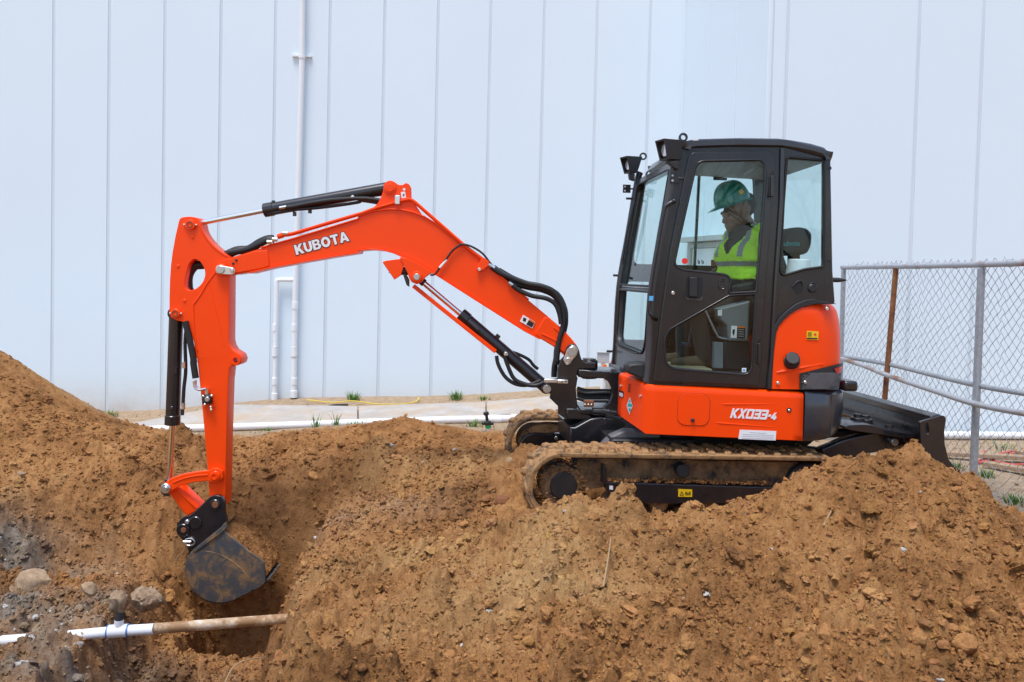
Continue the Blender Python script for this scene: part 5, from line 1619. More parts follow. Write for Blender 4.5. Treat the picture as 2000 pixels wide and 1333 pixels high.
# wiper, brackets, studs on the screen
mb = MB(); w0 = frU.w(.12, .18, .03); w1 = frU.w(.18, HU * .80, .03); mb.tube([w0, w0.lerp(w1, .5) + frU.n * .01, w1], .007, 8); wi = mb.build('wiper', MAT['plastic_black'], ex)
mb = MB(); mb.tube([frU.w(.20, HU * .35, .012), frU.w(.24, HU * .88, .012)], .008, 6); mb.build('wiper_blade', MAT['rubber_seal'], wi)
mb = MB(); mb.tube([frL.w(.10 + .7 * i / 12, HL * .26 - .012 * math.sin(math.pi * i / 12), .012) for i in range(13)], .006, 6); mb.build('washer_hose', MAT['hose'], ex)
for x, y, n_ in ((195, 380, .03 - CW), (130, 765, -CW), (97, 1145, -CW)):
    p = CAB.off(n_).p(*k1('C1', x, y)); mb = MB(); mb.tube([p + CAB.u * .08, p - CAB.u * .012], .009, 8); mb.build('stop_stud', MAT['plastic_black'], ex)
for x, y in ((416, 332), (388, 470), (345, 770)):
    p = CAB.off(-.02).p(*k1('C1', x, y)); mb = MB(); mb.tube([p + CAB.u * .02, p - CAB.u * .02 + CAB.n * .012], .011, 8); mb.build('stop_stud', MAT['plastic_black'], ex)
for n_, x, y in ((.005, 430, 278), (-CW + .02, 190, 331)):
    p = CAB.off(n_).p(*k1('C1', x, y)); mb = MB(); mb.box(p, CAB.u * .030, CAB.n * .004, V((0, 0, .032))); mb.box(p + CAB.u * .055, CAB.u * .030, CAB.n * .005, V((0, 0, .006))); br = mb.build('mirror_bracket', BK, ex, bev=.002)
    for dz in (.016, -.016):
        mb = MB(); mb.cyl(p - CAB.u * .015 + CAB.n * .005 + V((0, 0, dz)), p - CAB.u * .015 + CAB.n * .006 + V((0, 0, dz)), .007, n=10); mb.build('hole_mark', MAT['grey_decal'], br)
# work lights
def work_light(pl, tl, tr, br, bl, lens_c, lr, depth_dir):
    """boxy housing with a hooded front facing forward (left)"""
    P = [pl.p(*q) for q in (tl, tr, br, bl)]
    mb = MB(); hw = .055
    fr0 = [P[0] + pl.n * hw, P[0] - pl.n * hw, P[3] - pl.n * hw * .8, P[3] + pl.n * hw * .8]
    bk0 = [P[1] + pl.n * hw * .85, P[1] - pl.n * hw * .85, P[2] - pl.n * hw * .7, P[2] + pl.n * hw * .7]
    mb.add(fr0 + bk0, [(0, 4, 5, 1), (1, 5, 6, 2), (2, 6, 7, 3), (3, 7, 4, 0), (4, 7, 6, 5)])
    c0 = sum(fr0, V()) / 4; inn = [c0 + (q - c0) * .82 for q in fr0]
    ax = (sum(bk0, V()) / 4 - c0).normalized()
    inn2 = [q + ax * .03 for q in inn]
    mb.add(fr0 + inn + inn2, [(0, 1, 5, 4), (1, 2, 6, 5), (2, 3, 7, 6), (3, 0, 4, 7), (4, 5, 9, 8), (5, 6, 10, 9), (6, 7, 11, 10), (7, 4, 8, 11), (8, 9, 10, 11)])
    wlt = mb.build('work_light', MAT['plastic_black'], ex, bev=.004)
    mb = MB(); c1 = c0 + ax * .028
    mb.cyl(c1 + ax * .02, c1 - ax * .006, lr, n=24, ch=.004); mb.build('lamp_lens', MAT['lens'], wlt)
    M = Matrix.Translation(c0 + CAB.u * .012) @ Matrix.Rotation(R(20), 4, 'Z') @ Matrix.Translation(-c0)
    for o_ in [wlt] + list(wlt.children): o_.data.transform(M)
    return wlt
nl = CAB.off(.02)
w1_ = work_light(nl, k1('E3', 602, 20), k1('E3', 862, 20), k1('E3', 840, 245), k1('E3', 655, 250), None, .042, None)
mb = MB(); mb.prism([nl.off(.02).p(*k1('E3', x, y)) for x, y in ((700, 262), (840, 260), (850, 345), (820, 355))], -nl.n * .05); mb.build('bracket', MAT['plastic_black'], w1_, bev=.004)
nl2 = CAB.off(-CW + .10)
w2_ = work_light(nl2, k1('E3', 196, 212), k1('E3', 405, 210), k1('E3', 345, 395), k1('E3', 245, 398), None, .038, None)
mb = MB(); mb.prism([nl2.off(.02).p(*k1('E3', x, y)) for x, y in ((280, 400), (350, 400), (345, 485), (290, 465))], -nl2.n * .05); mb.build('bracket', MAT['plastic_black'], w2_, bev=.004)
# rear quarter details
rq = CAB.off(.002)
plate('recess', cabf, MAT['rubber_seal'], rq, rnd(k('E2', (375, 120), (430, 60), (465, 55), (490, 85), (488, 170), (455, 195), (420, 190)), 3), t=.002, bev=0)
P = [rq.p(*q) for q in cr(k('E2', (375, 115), (400, 85), (430, 58), (465, 53), (488, 78), (492, 105)), 4)]
mb = MB(); mb.tube(P, .006, 8); mb.build('recess_lip', BK, cabf)
pin(cabf, rq, *k1('E2', 590, 130), .028, .01, 'black_satin', 'plug', .006)
P = [rq.p(*q) for q in cr(k('E2', (550, 110), (575, 78), (600, 72), (628, 95), (630, 130)), 4)]
mb = MB(); mb.tube(P, .006, 8); mb.build('recess_lip', BK, cabf)
p = CAB.off(-.03).p(*k1('E2', 840, 40)); mb = MB(); mb.tube([p - CAB.u * .03, p + CAB.u * .02, p + CAB.u * .05, p + CAB.u * .075], [.016, .016, .011, .004], 12); mb.build('nozzle', MAT['plastic_black'], cabf)
mb = MB(); mb.tube([CAB.off(.001).p(*q) for q in rw_hole], .009, 8, closed=True); mb.build('window_seal', MAT['rubber_seal'], cabf, ang=60)
plate('window_pane', cabf, glassm, CAB.off(-.008), rw_hole, t=.004, bev=0)
for y in (228, 690):
    pin(cabf, CAB, *k1('C1', 1206, y), .012, .004, 'black_satin', 'screw', .001)
mb = MB(); mb.tube([CAB.off(.004).p(*k1('C1', x, y)) for x, y in ((968, 130), (962, 400), (935, 800), (905, 1330))], .016, 8); mb.build('pillar_moulding', BK, cabf)

# ---------------- inside the cab
SP = CAB.off(-.46)
seat = plate('seat', ex, MAT['seat_black'], SP.off(.24), rnd(k('P', (1500, 470), (1530, 470), (1545, 600), (1520, 650), (1440, 650), (1425, 625), (1440, 605), (1500, 605)), 8), t=.48, bev=.04, bres=4)
hr = plate('headrest', seat, MAT['seat_black'], CAB.off(-.30), rnd(k('C1', (985, 560, 10), (1010, 525, 12), (1085, 520, 16), (1128, 550, 12), (1120, 620, 6), (1100, 660, 12), (960, 668, 12), (965, 600)), 8), t=.30, bev=.04, bres=4)
a_, b_ = k1('C1', 972, 606), k1('C1', 1035, 602)
me = text_mesh('Kubota', .05); P0 = CAB.off(-.298); q = P0.uv((a_[0] + b_[0]) / 2, a_[1]); me.transform(P0.basis() @ Matrix.Translation((q[0], q[1], .002)) @ Matrix.Rotation(.05, 4, 'Z'))
finish('lettering', me, MAT['teal_decal'], hr, 0)
plate('headrest_post', seat, MAT['seat_black'], CAB.off(-.38), k('C1', (1020, 640), (1060, 640), (1060, 760), (1020, 760)), t=.1, bev=.01)
mb = MB(); p = CAB.off(-.14).p(*k1('C1', 1052, 725)); mb.cyl(p - V((0, 0, .05)), p + V((0, 0, .055)), .085, .07, n=24, ch=.008); mb.build('washer_bottle', MAT['pvc'], ex)
CN = CAB.off(-.14)
con = plate('console', ex, MAT['cab_grey'], CN, rnd(k('D7', (790, 530), (1105, 450), (1085, 860), (885, 855), (870, 700), (800, 640)), 3), t=.20, bev=.012)
decal(con, CN, k('D7', (915, 700), (972, 703), (968, 825), (907, 822)), 'white_decal', 'label')
decal(con, CN, k('D7', (975, 705), (1055, 708), (1050, 830), (970, 826)), 'black_decal', 'label')
decal(con, CN, k('D7', (976, 706), (1055, 709), (1054, 724), (976, 721)), 'orange_decal', 'label', .004)
for i in range(4):
    decal(con, CN, k('D7', (985, 736 + i * 22), (1040, 738 + i * 22), (1040, 742 + i * 22), (985, 740 + i * 22)), 'grey_decal', 'print_mark', .004)
decal(con, CN, k('D7', (928, 740), (952, 735), (945, 785), (935, 800), (925, 770)), 'black_decal', 'print_mark', .004)
decal(con, CN, k('D7', (780, 545), (822, 540), (820, 600), (780, 600)), 'white_decal', 'label', .004)
plate('console_base', ex, MAT['cab_grey'], CAB.off(-.12), k('D7', (745, 865), (835, 870), (835, 1130), (738, 1125)), t=.05, bev=.006)
plate('console_pedestal', ex, MAT['plastic_black'], CAB.off(-.17), k('D7', (840, 860), (1110, 860), (1100, 1150), (840, 1140)), t=.5, bev=.01)
plate('arm_rest', ex, MAT['seat_black'], CAB.off(-.14), rnd(k('D7', (970, 300), (1140, 260), (1140, 350), (980, 370)), 4), t=.12, bev=.015)
mb = MB(); mb.tube(cr([CAB.off(-.14).p(*k1('D7', x, y)) for x, y in ((650, 540), (700, 650), (770, 790), (800, 820), (870, 835))], 4), .008, 8); mb.build('lock_lever', MAT['lever_grey'], ex)
for x0, y0, x1, y1, n_ in ((575, 540, 500, 880, -.40), (665, 520, 590, 880, -.50), (725, 520, 650, 870, -.58)):
    mb = MB(); mb.tube(cr([CAB.off(n_).p(*k1('D7', x, y)) for x, y in ((x0, y0), ((x0 + x1) / 2 - 12, (y0 + y1) / 2), (x1, y1))], 4), .016, 10)
    lv = mb.build('travel_lever', MAT['lever_blue'], ex)
    mb = MB(); p = CAB.off(n_).p(*k1('D7', x1, y1 + 5)); mb.box(p, CAB.u * .05, CAB.n * .04, V((0, 0, .012))); mb.build('pedal', MAT['lever_blue'], lv, bev=.004)
mb = MB(); p0, p1 = CAB.off(-.30).p(*k1('D7', 800, 380)), CAB.off(-.30).p(*k1('D7', 745, 170)); mb.tube([p0, p0.lerp(p1, .6), p1], [.012, .014, .022], 12); mb.build('control_lever', MAT['plastic_black'], ex)
mb = MB(); p0, p1 = CAB.off(-.74).p(1425, 560), CAB.off(-.74).p(1405, 520); mb.tube([p0, p0.lerp(p1, .6), p1], [.012, .014, .022], 12); mb.build('control_lever', MAT['plastic_black'], ex)
plate('far_console', ex, MAT['cab_grey'], CAB.off(-.72), rnd(k('D7', (740, 320), (1150, 300), (1150, 800), (850, 800)), 3), t=.18, bev=.012)
# ---------------- swing bracket and boom mount
def bm_plate(name, parent, mat, pts, n_near, t, bev=.004, holes=(), r=0, ang=35):
    """outline measured on its near face; n_near: distance of that face from the boom's centre plane towards the street"""
    pl = BM.off(n_near)
    return plate(name, parent, mat, pl, rnd(pts, r) if r else pts, holes, t, bev, ang)
BH = .085      # half width of the boom
br_o = cr(k('D8', (800, 190), (805, 130), (835, 85), (880, 68), (925, 88), (950, 140), (965, 200), (990, 255), (1030, 272)), 3)
br_o = [(p.x, p.y) for p in br_o] + k('D8', (1130, 276), (1132, 335), (945, 340), (925, 415), (935, 440), (915, 560), (930, 700), (930, 830), (1085, 845), (1085, 888), (812, 888), (720, 825), (722, 745), (630, 655), (640, 605), (585, 612), (548, 570), (545, 530), (580, 505), (715, 440), (716, 340), (745, 250))
swing = bm_plate('swing_bracket', ex, BK, br_o, .135, .045, .006)
bm_plate('bracket_plate', swing, BK, br_o, -.09, .045, .006)
bm_plate('bracket_web', swing, BK, k('D8', (735, 480), (905, 480), (905, 720), (735, 735)), .10, .2, .006)
bm_plate('bracket_foot', swing, BK, k('D8', (812, 770), (925, 770), (1085, 845), (1085, 888), (812, 888)), .16, .32, .01)
# link plate with two pins
lp = [(p.x, p.y) for p in cr(k('D8', (780, 240), (800, 190), (820, 130), (870, 85), (920, 95), (940, 140), (925, 190), (880, 240), (850, 285), (810, 290)), 3, True)]
link = bm_plate('pin_plate', swing, MAT['zinc'], lp, .147, .012, .003)
pin(link, BM.off(.147), *k1('D8', 875, 150), .036, .014, 'steel_pin')
pin(link, BM.off(.147), *k1('D8', 830, 245), .020, .014, 'steel_pin')
pin(swing, BM.off(.135), *k1('D8', 602, 555), .030, .014, 'steel_pin')
# hydraulic manifold blocks
for x0, x1, y0, y1 in ((570, 712, 445, 488), (712, 830, 452, 495)):
    p0, p1 = BM.off(.175).p(*k1('D8', x0, y0)), BM.off(.175).p(*k1('D8', x1, y1))
    mb = MB(); c0 = (p0 + p1) / 2; mb.box(c0, BM.u * ((p1 - p0).dot(BM.u) / 2), BM.n * .02, V((0, 0, abs(p1.z - p0.z) / 2))); bl = mb.build('hose_block', MAT['zinc'], swing, bev=.004)
for x, y in ((762, 478), (805, 474)):
    pin(swing, BM.off(.195), *k1('D8', x, y), .006, .006, 'plastic_black', 'bolt')
# swing post and mount on the upper frame
mnt = bm_plate('swing_mount', ex, BK, k('D8', (945, 345), (1105, 358), (1390, 380), (1390, 850), (1280, 870), (1090, 840), (960, 830), (960, 770), (1080, 780), (1200, 760), (1270, 700), (1302, 620), (1300, 550), (1270, 480), (1220, 445), (1110, 440), (945, 430)), .17, .34, .01)
p0, p1 = BM.p(*k1('D8', 1060, 262)), BM.p(*k1('D8', 1060, 440)); mb = MB(); mb.cyl(p0 + V((0, 0, .015)), p1, .062, n=28, ch=.006); mb.build('swing_post', BK, mnt)
mb = MB(); mb.cyl(p0 + V((0, 0, .018)), p0 + V((0, 0, .026)), .05, n=28, ch=.003); mb.build('post_cap', MAT['dark_grey'], mnt)
p0, p1 = BM.p(*k1('D8', 1000, 740)), BM.p(*k1('D8', 1000, 890)); mb = MB(); mb.cyl(p0, p1, .07, n=28, ch=.006); mb.build('swing_post', BK, mnt)
for i, (ya, yb, n_) in enumerate(((545, 580, .10), (575, 600, .13), (620, 650, .11), (655, 690, .14), (600, 620, .05))):
    pts = [BM.off(n_).p(*k1('D8', x, y)) for x, y in ((930, ya), (1010, ya + 25), (1120, (ya + yb) / 2 + 12), (1230, yb - 5), (1310, yb))]
    mb = MB(); mb.tube(cr(pts, 5), .013, 10); mb.build('swing_hose', MAT['hose'], ex)
mb = MB(); c0 = BM.off(.20).p(*k1('D8', 1055, 715)); mb.box(c0, BM.u * .035, BM.n * .02, V((0, 0, .022))); blk = mb.build('valve_block', MAT['rust'], ex, bev=.003)
for x in (1015, 1050, 1085): pin(blk, BM.off(.22), *k1('D8', x, 728), .007, .006, 'steel_pin', 'bolt')
mb = MB(); mb.tube([BM.off(.17).p(*k1('D8', x, y)) for x, y in ((1090, 800), (1210, 805), (1350, 830))], .030, 14); mb.build('swing_cylinder', BK, ex)
mb = MB(); mb.tube([BM.off(.18).p(*k1('D8', x, y)) for x, y in ((1235, 845), (1400, 890))], .026, 14); mb.build('swing_cylinder_end', BK, ex)

# ---------------- boom
top_e = k('C3', (468, 556), (500, 546), (560, 527), (640, 500), (700, 484), (900, 428), (1100, 368), (1333, 297)) + k('C4', (60, 242), (150, 213), (230, 203), (300, 206), (370, 222), (430, 245), (500, 288), (580, 352), (650, 410), (760, 500), (900, 615), (1020, 715), (1130, 806), (1215, 880), (1262, 930))
bot_e = k('C3', (505, 657), (560, 652), (620, 640), (760, 606), (1000, 562), (1200, 528), (1333, 508)) + k('C4', (60, 428), (130, 422), (200, 428), (260, 444), (330, 475), (420, 520), (520, 580), (700, 695), (850, 790), (1000, 885), (1090, 932), (1150, 968), (1205, 1012))
tip = k('C3', (480, 662), (440, 662), (405, 640), (398, 608), (415, 580), (440, 566))
foot = k('C4', (1290, 965), (1310, 1005), (1295, 1040), (1262, 1052), (1228, 1035))
boom = bm_plate('boom', ex, OR, top_e + foot + bot_e[::-1] + tip, BH - .006, 2 * BH - .012, .004)
def strip(name, parent, mat, pts, half, th, inset=0, side=1):
    """a flange: ribbon of width 2*half lying along a measured contour"""
    P = [BM.off(BH).p(*q) for q in pts]
    rows = []
    for i, p in enumerate(P):
        a = P[max(i - 1, 0)]; b = P[min(i + 1, len(P) - 1)]; t = (b - a).normalized(); no = t.cross(BM.n).normalized() * th * side
        c0 = p - BM.n * BH
        rows.append([c0 + BM.n * half, c0 - BM.n * half, c0 - BM.n * half - no, c0 + BM.n * half - no])
    mb = MB(); mb.grid(rows, closed_u=True); mb.add(rows[0], [(0, 1, 2, 3)]); mb.add(rows[-1], [(3, 2, 1, 0)])
    return mb.build(name, mat, parent, bev=.002, ang=50)
strip('top_flange', boom, OR, top_e[4:-3], BH + .006, .010, side=1)
strip('bottom_flange', boom, OR, bot_e[2:-2], BH + .006, .010, side=-1)
# cast end pieces
bm_plate('boom_tip_casting', boom, OR, k('C3', (470, 560), (660, 500), (690, 500), (740, 496), (755, 600), (700, 618), (505, 652)), BH + .004, 2 * BH + .008, .006)
bm_plate('boom_tip_boss', boom, OR, circ(*k1('C3', 437, 625), 12, 28), BH + .020, 2 * BH + .04, .006)
recs = k('C3', (550, 560), (665, 505), (650, 560), (695, 605), (590, 645))
plt_ = k('C3', (402, 628), (408, 600), (430, 592), (455, 600), (520, 612), (532, 632), (522, 652), (500, 657), (430, 652), (410, 646))
kp = bm_plate('pin_plate', boom, MAT['zinc'], rnd(plt_, 2), BH + .030, .010, .003)
pin(kp, BM.off(BH + .03), *k1('C3', 437, 625), .028, .010, 'steel_pin')
pin(kp, BM.off(BH + .03), *k1('C3', 511, 630), .015, .010, 'steel_pin')
for x, y in ((518, 583), (538, 562)): pin(boom, BM.off(BH + .006), *k1('C3', x, y), .009, .006, 'plastic_black', 'plug')
bm_plate('foot_casting', boom, OR, k('C4', (1110, 812), (1135, 812), (1260, 930), (1290, 970), (1225, 1015), (1090, 935), (1058, 905)), BH + .004, 2 * BH + .008, .008)
gr = [BM.off(BH + .005).p(*q) for q in cr(k('C4', (1095, 905), (1140, 925), (1180, 945), (1205, 940), (1212, 915), (1190, 890), (1165, 870)), 4)]
mb = MB(); mb.tube(gr, .006, 8); mb.build('casting_rib', OR, boom)
# bracket of the arm cylinder on the bend
brp = k('C4', (140, 192), (165, 170), (185, 135), (198, 95), (200, 65), (215, 43), (240, 36), (265, 47), (285, 62), (310, 62), (325, 50), (345, 58), (356, 80), (358, 140), (420, 235), (300, 215), (180, 215))
cb = bm_plate('cylinder_bracket', boom, OR, rnd(brp, 2), .075, .025, .004)
bm_plate('bracket_plate', cb, OR, rnd(brp, 2), -.05, .025, .004)
mb = MB(); q = BM.off(.075).p(*k1('C4', 237, 80)); mb.cyl(q + BM.n * .012, q - BM.n * .17, .045, n=28, ch=.004); pb = mb.build('pin_boss', OR, cb)
pin(pb, BM.off(.085), *k1('C4', 237, 80), .030, .010, 'orange', 'pin')
bm_plate('label', cb, MAT['white_decal'], k('C4', (298, 103), (322, 100), (328, 135), (302, 138)), .078, .002, 0)
bm_plate('label', cb, MAT['white_decal'], circ(*k1('C4', 317, 88), 2.6, 14), .078, .002, 0)
bm_plate('print_mark', cb, MAT['black_decal'], k('C4', (312, 112), (320, 118), (312, 128), (309, 120)), .0795, .001, 0)
for sgn in (1,):
    mb = MB(); q = BM.off(.098).p(*k1('C4', 280, 148)); mb.box(q, BM.u * .018, BM.n * .016, V((0, 0, .032))); mb.build('pipe_clamp', MAT['zinc'], boom, bev=.003)
# steel pipes along the boom top
pipe_px = k('C3', (850, 396), (905, 388), (1000, 360), (1100, 330), (1333, 262)) + k('C4', (80, 222), (150, 196), (250, 167), (325, 147), (355, 146), (385, 165), (440, 213), (540, 300), (640, 388), (700, 436), (770, 488))
for n_, dy in ((.088, 0), (.055, 1.5), (-.07, 1)):
    pts = [BM.off(n_).p(x, y + dy) for x, y in pipe_px]
    mb = MB(); mb.tube(cr(pts, 4), .0115, 10); mb.build('boom_pipe', OR, boom)
p0 = BM.off(.088).p(*k1('C3', 845, 398)); p1 = BM.off(.088).p(*k1('C3', 808, 410)); mb = MB(); mb.cyl(p0, p1, .019, n=14, ch=.003); mb.build('pipe_joint', OR, boom)
for x, y in ((858, 388), (790, 428), (755, 445)):
    q = BM.off(.09).p(*k1('C3', x, y)); mb = MB(); mb.cyl(q - BM.u * .018, q + BM.u * .018, .015, n=6); mb.build('hose_fitting', MAT['zinc'], boom)
mb = MB(); pts = [BM.off(.07).p(*q) for q in k('C3', (770, 432), (740, 432), (690, 455), (620, 488), (540, 505), (490, 512))]
mb.tube(cr(pts, 5), [.012, .017, .02] + [.022] * 40, 10) if False else mb.tube(cr(pts, 5), .021, 10); mb.build('hose', MAT['hose'], boom)
pts = [BM.off(-.02).p(*q) for q in k('C3', (780, 425), (740, 428), (690, 450), (620, 492), (540, 500), (440, 545), (330, 590), (270, 600), (230, 660), (228, 745), (250, 900), (270, 1000))]
mb = MB(); mb.tube(cr(pts, 6), .032, 12); mb.build('hose', MAT['hose'], boom)
# upper hoses from the boom pipes down to the swing bracket
for n_, r_, P in ((.09, .020, ((810, 525), (860, 560), (930, 590), (1010, 620), (1090, 635), (1160, 665), (1205, 730), (1222, 800), (1215, 870), (1190, 960), (1180, 1060))),
                  (.05, .024, ((820, 530), (880, 575), (950, 620), (1020, 640), (1100, 655), (1170, 690), (1215, 760), (1228, 830), (1215, 900), (1185, 980), (1178, 1080))),
                  (.10, .017, ((930, 630), (970, 660), (1040, 690), (1120, 705), (1170, 735), (1195, 790), (1205, 850))),
                  (.0, .022, ((850, 545), (960, 605), (1090, 645), (1180, 680), (1226, 770), (1225, 860), (1200, 950), (1170, 1080), (1165, 1150)))):
    pts = [BM.off(n_).p(*k1('C4', *q)) for q in P]; mb = MB(); mb.tube(cr(pts, 6), r_, 10); mb.build('hose', MAT['hose'], boom)
for x, y in ((815, 525), (928, 628)):
    q = BM.off(.095).p(*k1('C4', x, y)); d_ = (BM.u * .8 - V((0, 0, .5))).normalized(); mb = MB(); mb.cyl(q - d_ * .03, q + d_ * .02, .016, n=8); mb.build('hose_fitting', MAT['zinc'], boom)
pts = [BM.off(BH + .014).p(*k1('C4', *q)) for q in ((465, 572), (490, 568), (520, 530), (550, 490), (590, 435), (630, 405), (648, 398), (700, 412), (760, 450), (800, 500), (820, 525))]
mb = MB(); mb.tube(cr(pts, 5), .0075, 8); mb.build('wiring_loom', MAT['hose'], boom)
pts = [BM.off(BH + .014).p(*k1('C4', *q)) for q in ((518, 532), (558, 486))]; mb = MB(); mb.tube(pts, .0095, 8); mb.build('loom_tag', MAT['white_decal'], boom)
cl = bm_plate('hose_clamp', boom, OR, rnd(k('C4', (760, 470), (800, 495), (795, 520), (765, 545), (745, 555), (725, 545), (730, 525)), 3), BH + .022, .02, .004)
bolt(cl, BM.off(BH + .022), *k1('C4', 743, 541), .012)
dl_ = bm_plate('warning_label', boom, MAT['white_decal'], k('C4', (990, 798), (1058, 838), (1042, 875), (972, 835)), BH + .0005, .002, 0)
bm_plate('print_mark', dl_, MAT['black_decal'], k('C4', (1022, 828), (1053, 846), (1040, 870), (1008, 852)), BH + .002, .001, 0)
bm_plate('print_mark', dl_, MAT['orange_decal'], k('C4', (1025, 820), (1057, 838), (1053, 846), (1022, 828)), BH + .002, .001, 0)
bm_plate('print_mark', dl_, MAT['black_decal'], k('C4', (992, 812), (1010, 820), (1003, 838), (988, 832)), BH + .002, .001, 0)
# maker's name
a_, b_ = k1('C3', 921, 497), k1('C3', 1268, 404)
pl_ = BM.off(BH - .006)
lettering(boom, pl_, 'KUBOTA', a_[0], b_[0], a_[1], b_[1], 19.5, 'black_decal', .0015, grow=.07, space=.07)
lettering(boom, pl_, 'KUBOTA', a_[0], b_[0], a_[1], b_[1], 19.5, 'white_decal', .0035, space=.07)
# lug for the boom cylinder and the lamp guard under the boom
lg = k('C4', (290, 470), (335, 560), (345, 590), (358, 612), (388, 626), (418, 612), (432, 590), (470, 562), (520, 582), (420, 520), (330, 476))
lug = bm_plate('cylinder_lug', boom, OR, rnd(lg, 2), BH + .02, .03, .004); bm_plate('lug_plate', lug, OR, rnd(lg, 2), -BH + .01, .03, .004)
mb = MB(); q = BM.off(BH + .02).p(*k1('C4', 388, 583)); mb.cyl(q + BM.n * .012, q - BM.n * (2 * BH + .05), .040, n=28, ch=.004); pb = mb.build('pin_boss', OR, lug)
pin(pb, BM.off(BH + .03), *k1('C4', 388, 583), .024, .008, 'steel_pin')
fl_ = bm_plate('lamp_guard', boom, OR, rnd(k('C4', (193, 500), (210, 492), (318, 478), (322, 500), (298, 575), (262, 600)), 2), BH + .01, .012, .003)
bolt(fl_, BM.off(BH + .01), *k1('C4', 313, 484), .011)
mb = MB(); q = BM.off(BH - .03).p(*k1('C4', 316, 550)); mb.cyl(q + BM.u * .03, q - BM.u * .03, .03, n=20, ch=.004); mb.build('boom_lamp', MAT['plastic_black'], boom)
bm_plate('lamp_bracket', boom, BK, k('C4', (225, 560), (300, 520), (345, 600), (345, 640), (330, 630), (310, 570)), BH - .01, .03, .003)

# ---------------- cylinders
def cylinder(name, px0, px1, px2, r_b, r_r, n_=0.0, gland=True, parent=ex):
    """barrel px0 -> px1, rod px1 -> px2 on the boom's centre plane"""
    pl = BM.off(n_); a, b, c0 = pl.p(*px0), pl.p(*px1), pl.p(*px2); d = (b - a).normalized()
    mb = MB(); mb.cyl(a, b, r_b, n=28, ch=.005); cy = mb.build(name, BK, parent)
    mb = MB(); mb.cyl(b - d * .06, b + d * .012, r_b * 1.10, n=28, ch=.004); mb.build('gland', BK, cy)
    mb = MB(); mb.cyl(b, c0, r_r, n=20); mb.build('rod', MAT['chrome'], cy)
    mb = MB(); e = (c0 - b).normalized(); mb.cyl(c0 - e * .075, c0 - e * .02, r_r * 1.35, n=20, ch=.003); mb.build('rod_end', BK, cy)
    mb = MB(); mb.cyl(c0 - BM.n * .04, c0 + BM.n * .04, r_r * 2.0, n=24, ch=.003); mb.build('rod_eye', BK, cy)
    mb = MB(); mb.cyl(a - BM.n * .045, a + BM.n * .045, r_b * .95, n=24, ch=.003); mb.build('barrel_eye', BK, cy)
    return cy, a, b, c0, d
k_ = k1
cy, a, b, c0, d = cylinder('arm_cylinder', k_('C4', 237, 80), (519, 411), k_('C3', 243, 332), .047, .0195)
for t, dx in ((.12, .0), (.36, 0)):
    pass
pts = [BM.off(.048).p(*q) for q in k('C3', (860, 218), (900, 215), (1000, 195), (1150, 172), (1300, 160)) + k('C4', (40, 140), (110, 140), (180, 150))]
mb = MB(); mb.tube(cr(pts, 5), .015, 10); mb.build('hose', MAT['hose'], cy)
pts = [BM.off(.03).p(*q) for q in k('C3', (740, 262), (900, 235), (1100, 218), (1333, 185)) + k('C4', (60, 150), (140, 160), (190, 170))]
mb = MB(); mb.tube(cr(pts, 5), .012, 10); mb.build('hose', MAT['hose'], cy)
for x0, y0, x1, y1 in ((820, 222, 865, 214), ):
    mb = MB(); mb.cyl(BM.off(.05).p(*k1('C3', x0, y0)), BM.off(.05).p(*k1('C3', x1, y1)), .013, n=8); mb.build('hose_fitting', MAT['zinc'], cy)
for x, y, z in ((780, 184, .02), (1018, 240, -.0), (918, 258, -.0)):
    q = BM.p(*k1('C3', x, y)); mb = MB(); mb.cyl(q - V((0, 0, .02)), q + V((0, 0, .012)), .014, n=10, ch=.002); mb.build('port_boss', BK, cy)
bolt(cy, BM.off(.05), *k1('C3', 1296, 152), .014)
cy, a, b, c0, d = cylinder('boom_cylinder', k_('C4', 1118, 1208), k_('C4', 642, 798), k_('C4', 388, 583), .046, .021)
g0, g1 = k1('C4', 360, 645), k1('C4', 826, 1018)
gp_ = BM.off(.045)
A0, A1 = gp_.p(*g0), gp_.p(*g1); dd = (A1 - A0).normalized(); no = dd.cross(BM.n).normalized()
if no.z < 0: no = -no
mb = MB(); prf = [(0, .0), (0, .012), (-.03, .03), (-.092, .012), (-.092, .0), (-.03, .018)]
prf = [(.012, .004), (.012, .034), (.0, .038), (-.085, .010), (-.085, -.002), (0, .006)]
mb.prism([A0 + BM.n * p_[0] * 1.0 + no * p_[1] * .9 for p_ in prf], A1 - A0); gd = mb.build('rod_guard', OR, cy, bev=.003)
for P, r_, n_ in ((((840, 1030), (850, 1080), (890, 1150), (950, 1190), (1020, 1195), (1090, 1170)), .014, .06), (((885, 1030), (905, 1090), (940, 1160), (1000, 1190), (1060, 1198), (1110, 1180)), .015, .07), (((900, 1000), (960, 1020), (1020, 1050), (1050, 1085), (1075, 1105)), .012, -.02)):
    mb = MB(); mb.tube(cr([BM.off(n_).p(*k1('C4', *q)) for q in P], 5), r_, 10); mb.build('hose', MAT['hose'], cy)
bolt(cy, BM.off(.045), *k1('C4', 893, 1020), .016)
q = BM.p(*k1('C4', 845, 922)); mb = MB(); mb.box(q, dd * .018, no * .018, BM.n * .02); mb.build('port_boss', BK, cy, bev=.004)
for x0, y0, x1, y1 in ((680, 830, 735, 880),):
    mb = MB(); mb.cyl(BM.off(.048).p(*k1('C4', x0, y0)), BM.off(.048).p(*k1('C4', x1, y1)), .013, n=8); mb.build('hose_fitting', MAT['dark_grey'], cy)
cy, a, b, c0, d = cylinder('bucket_cylinder', k_('C3', 148, 908), k_('C5', 146, 325), k_('C5', 128, 655), .050, .0215)
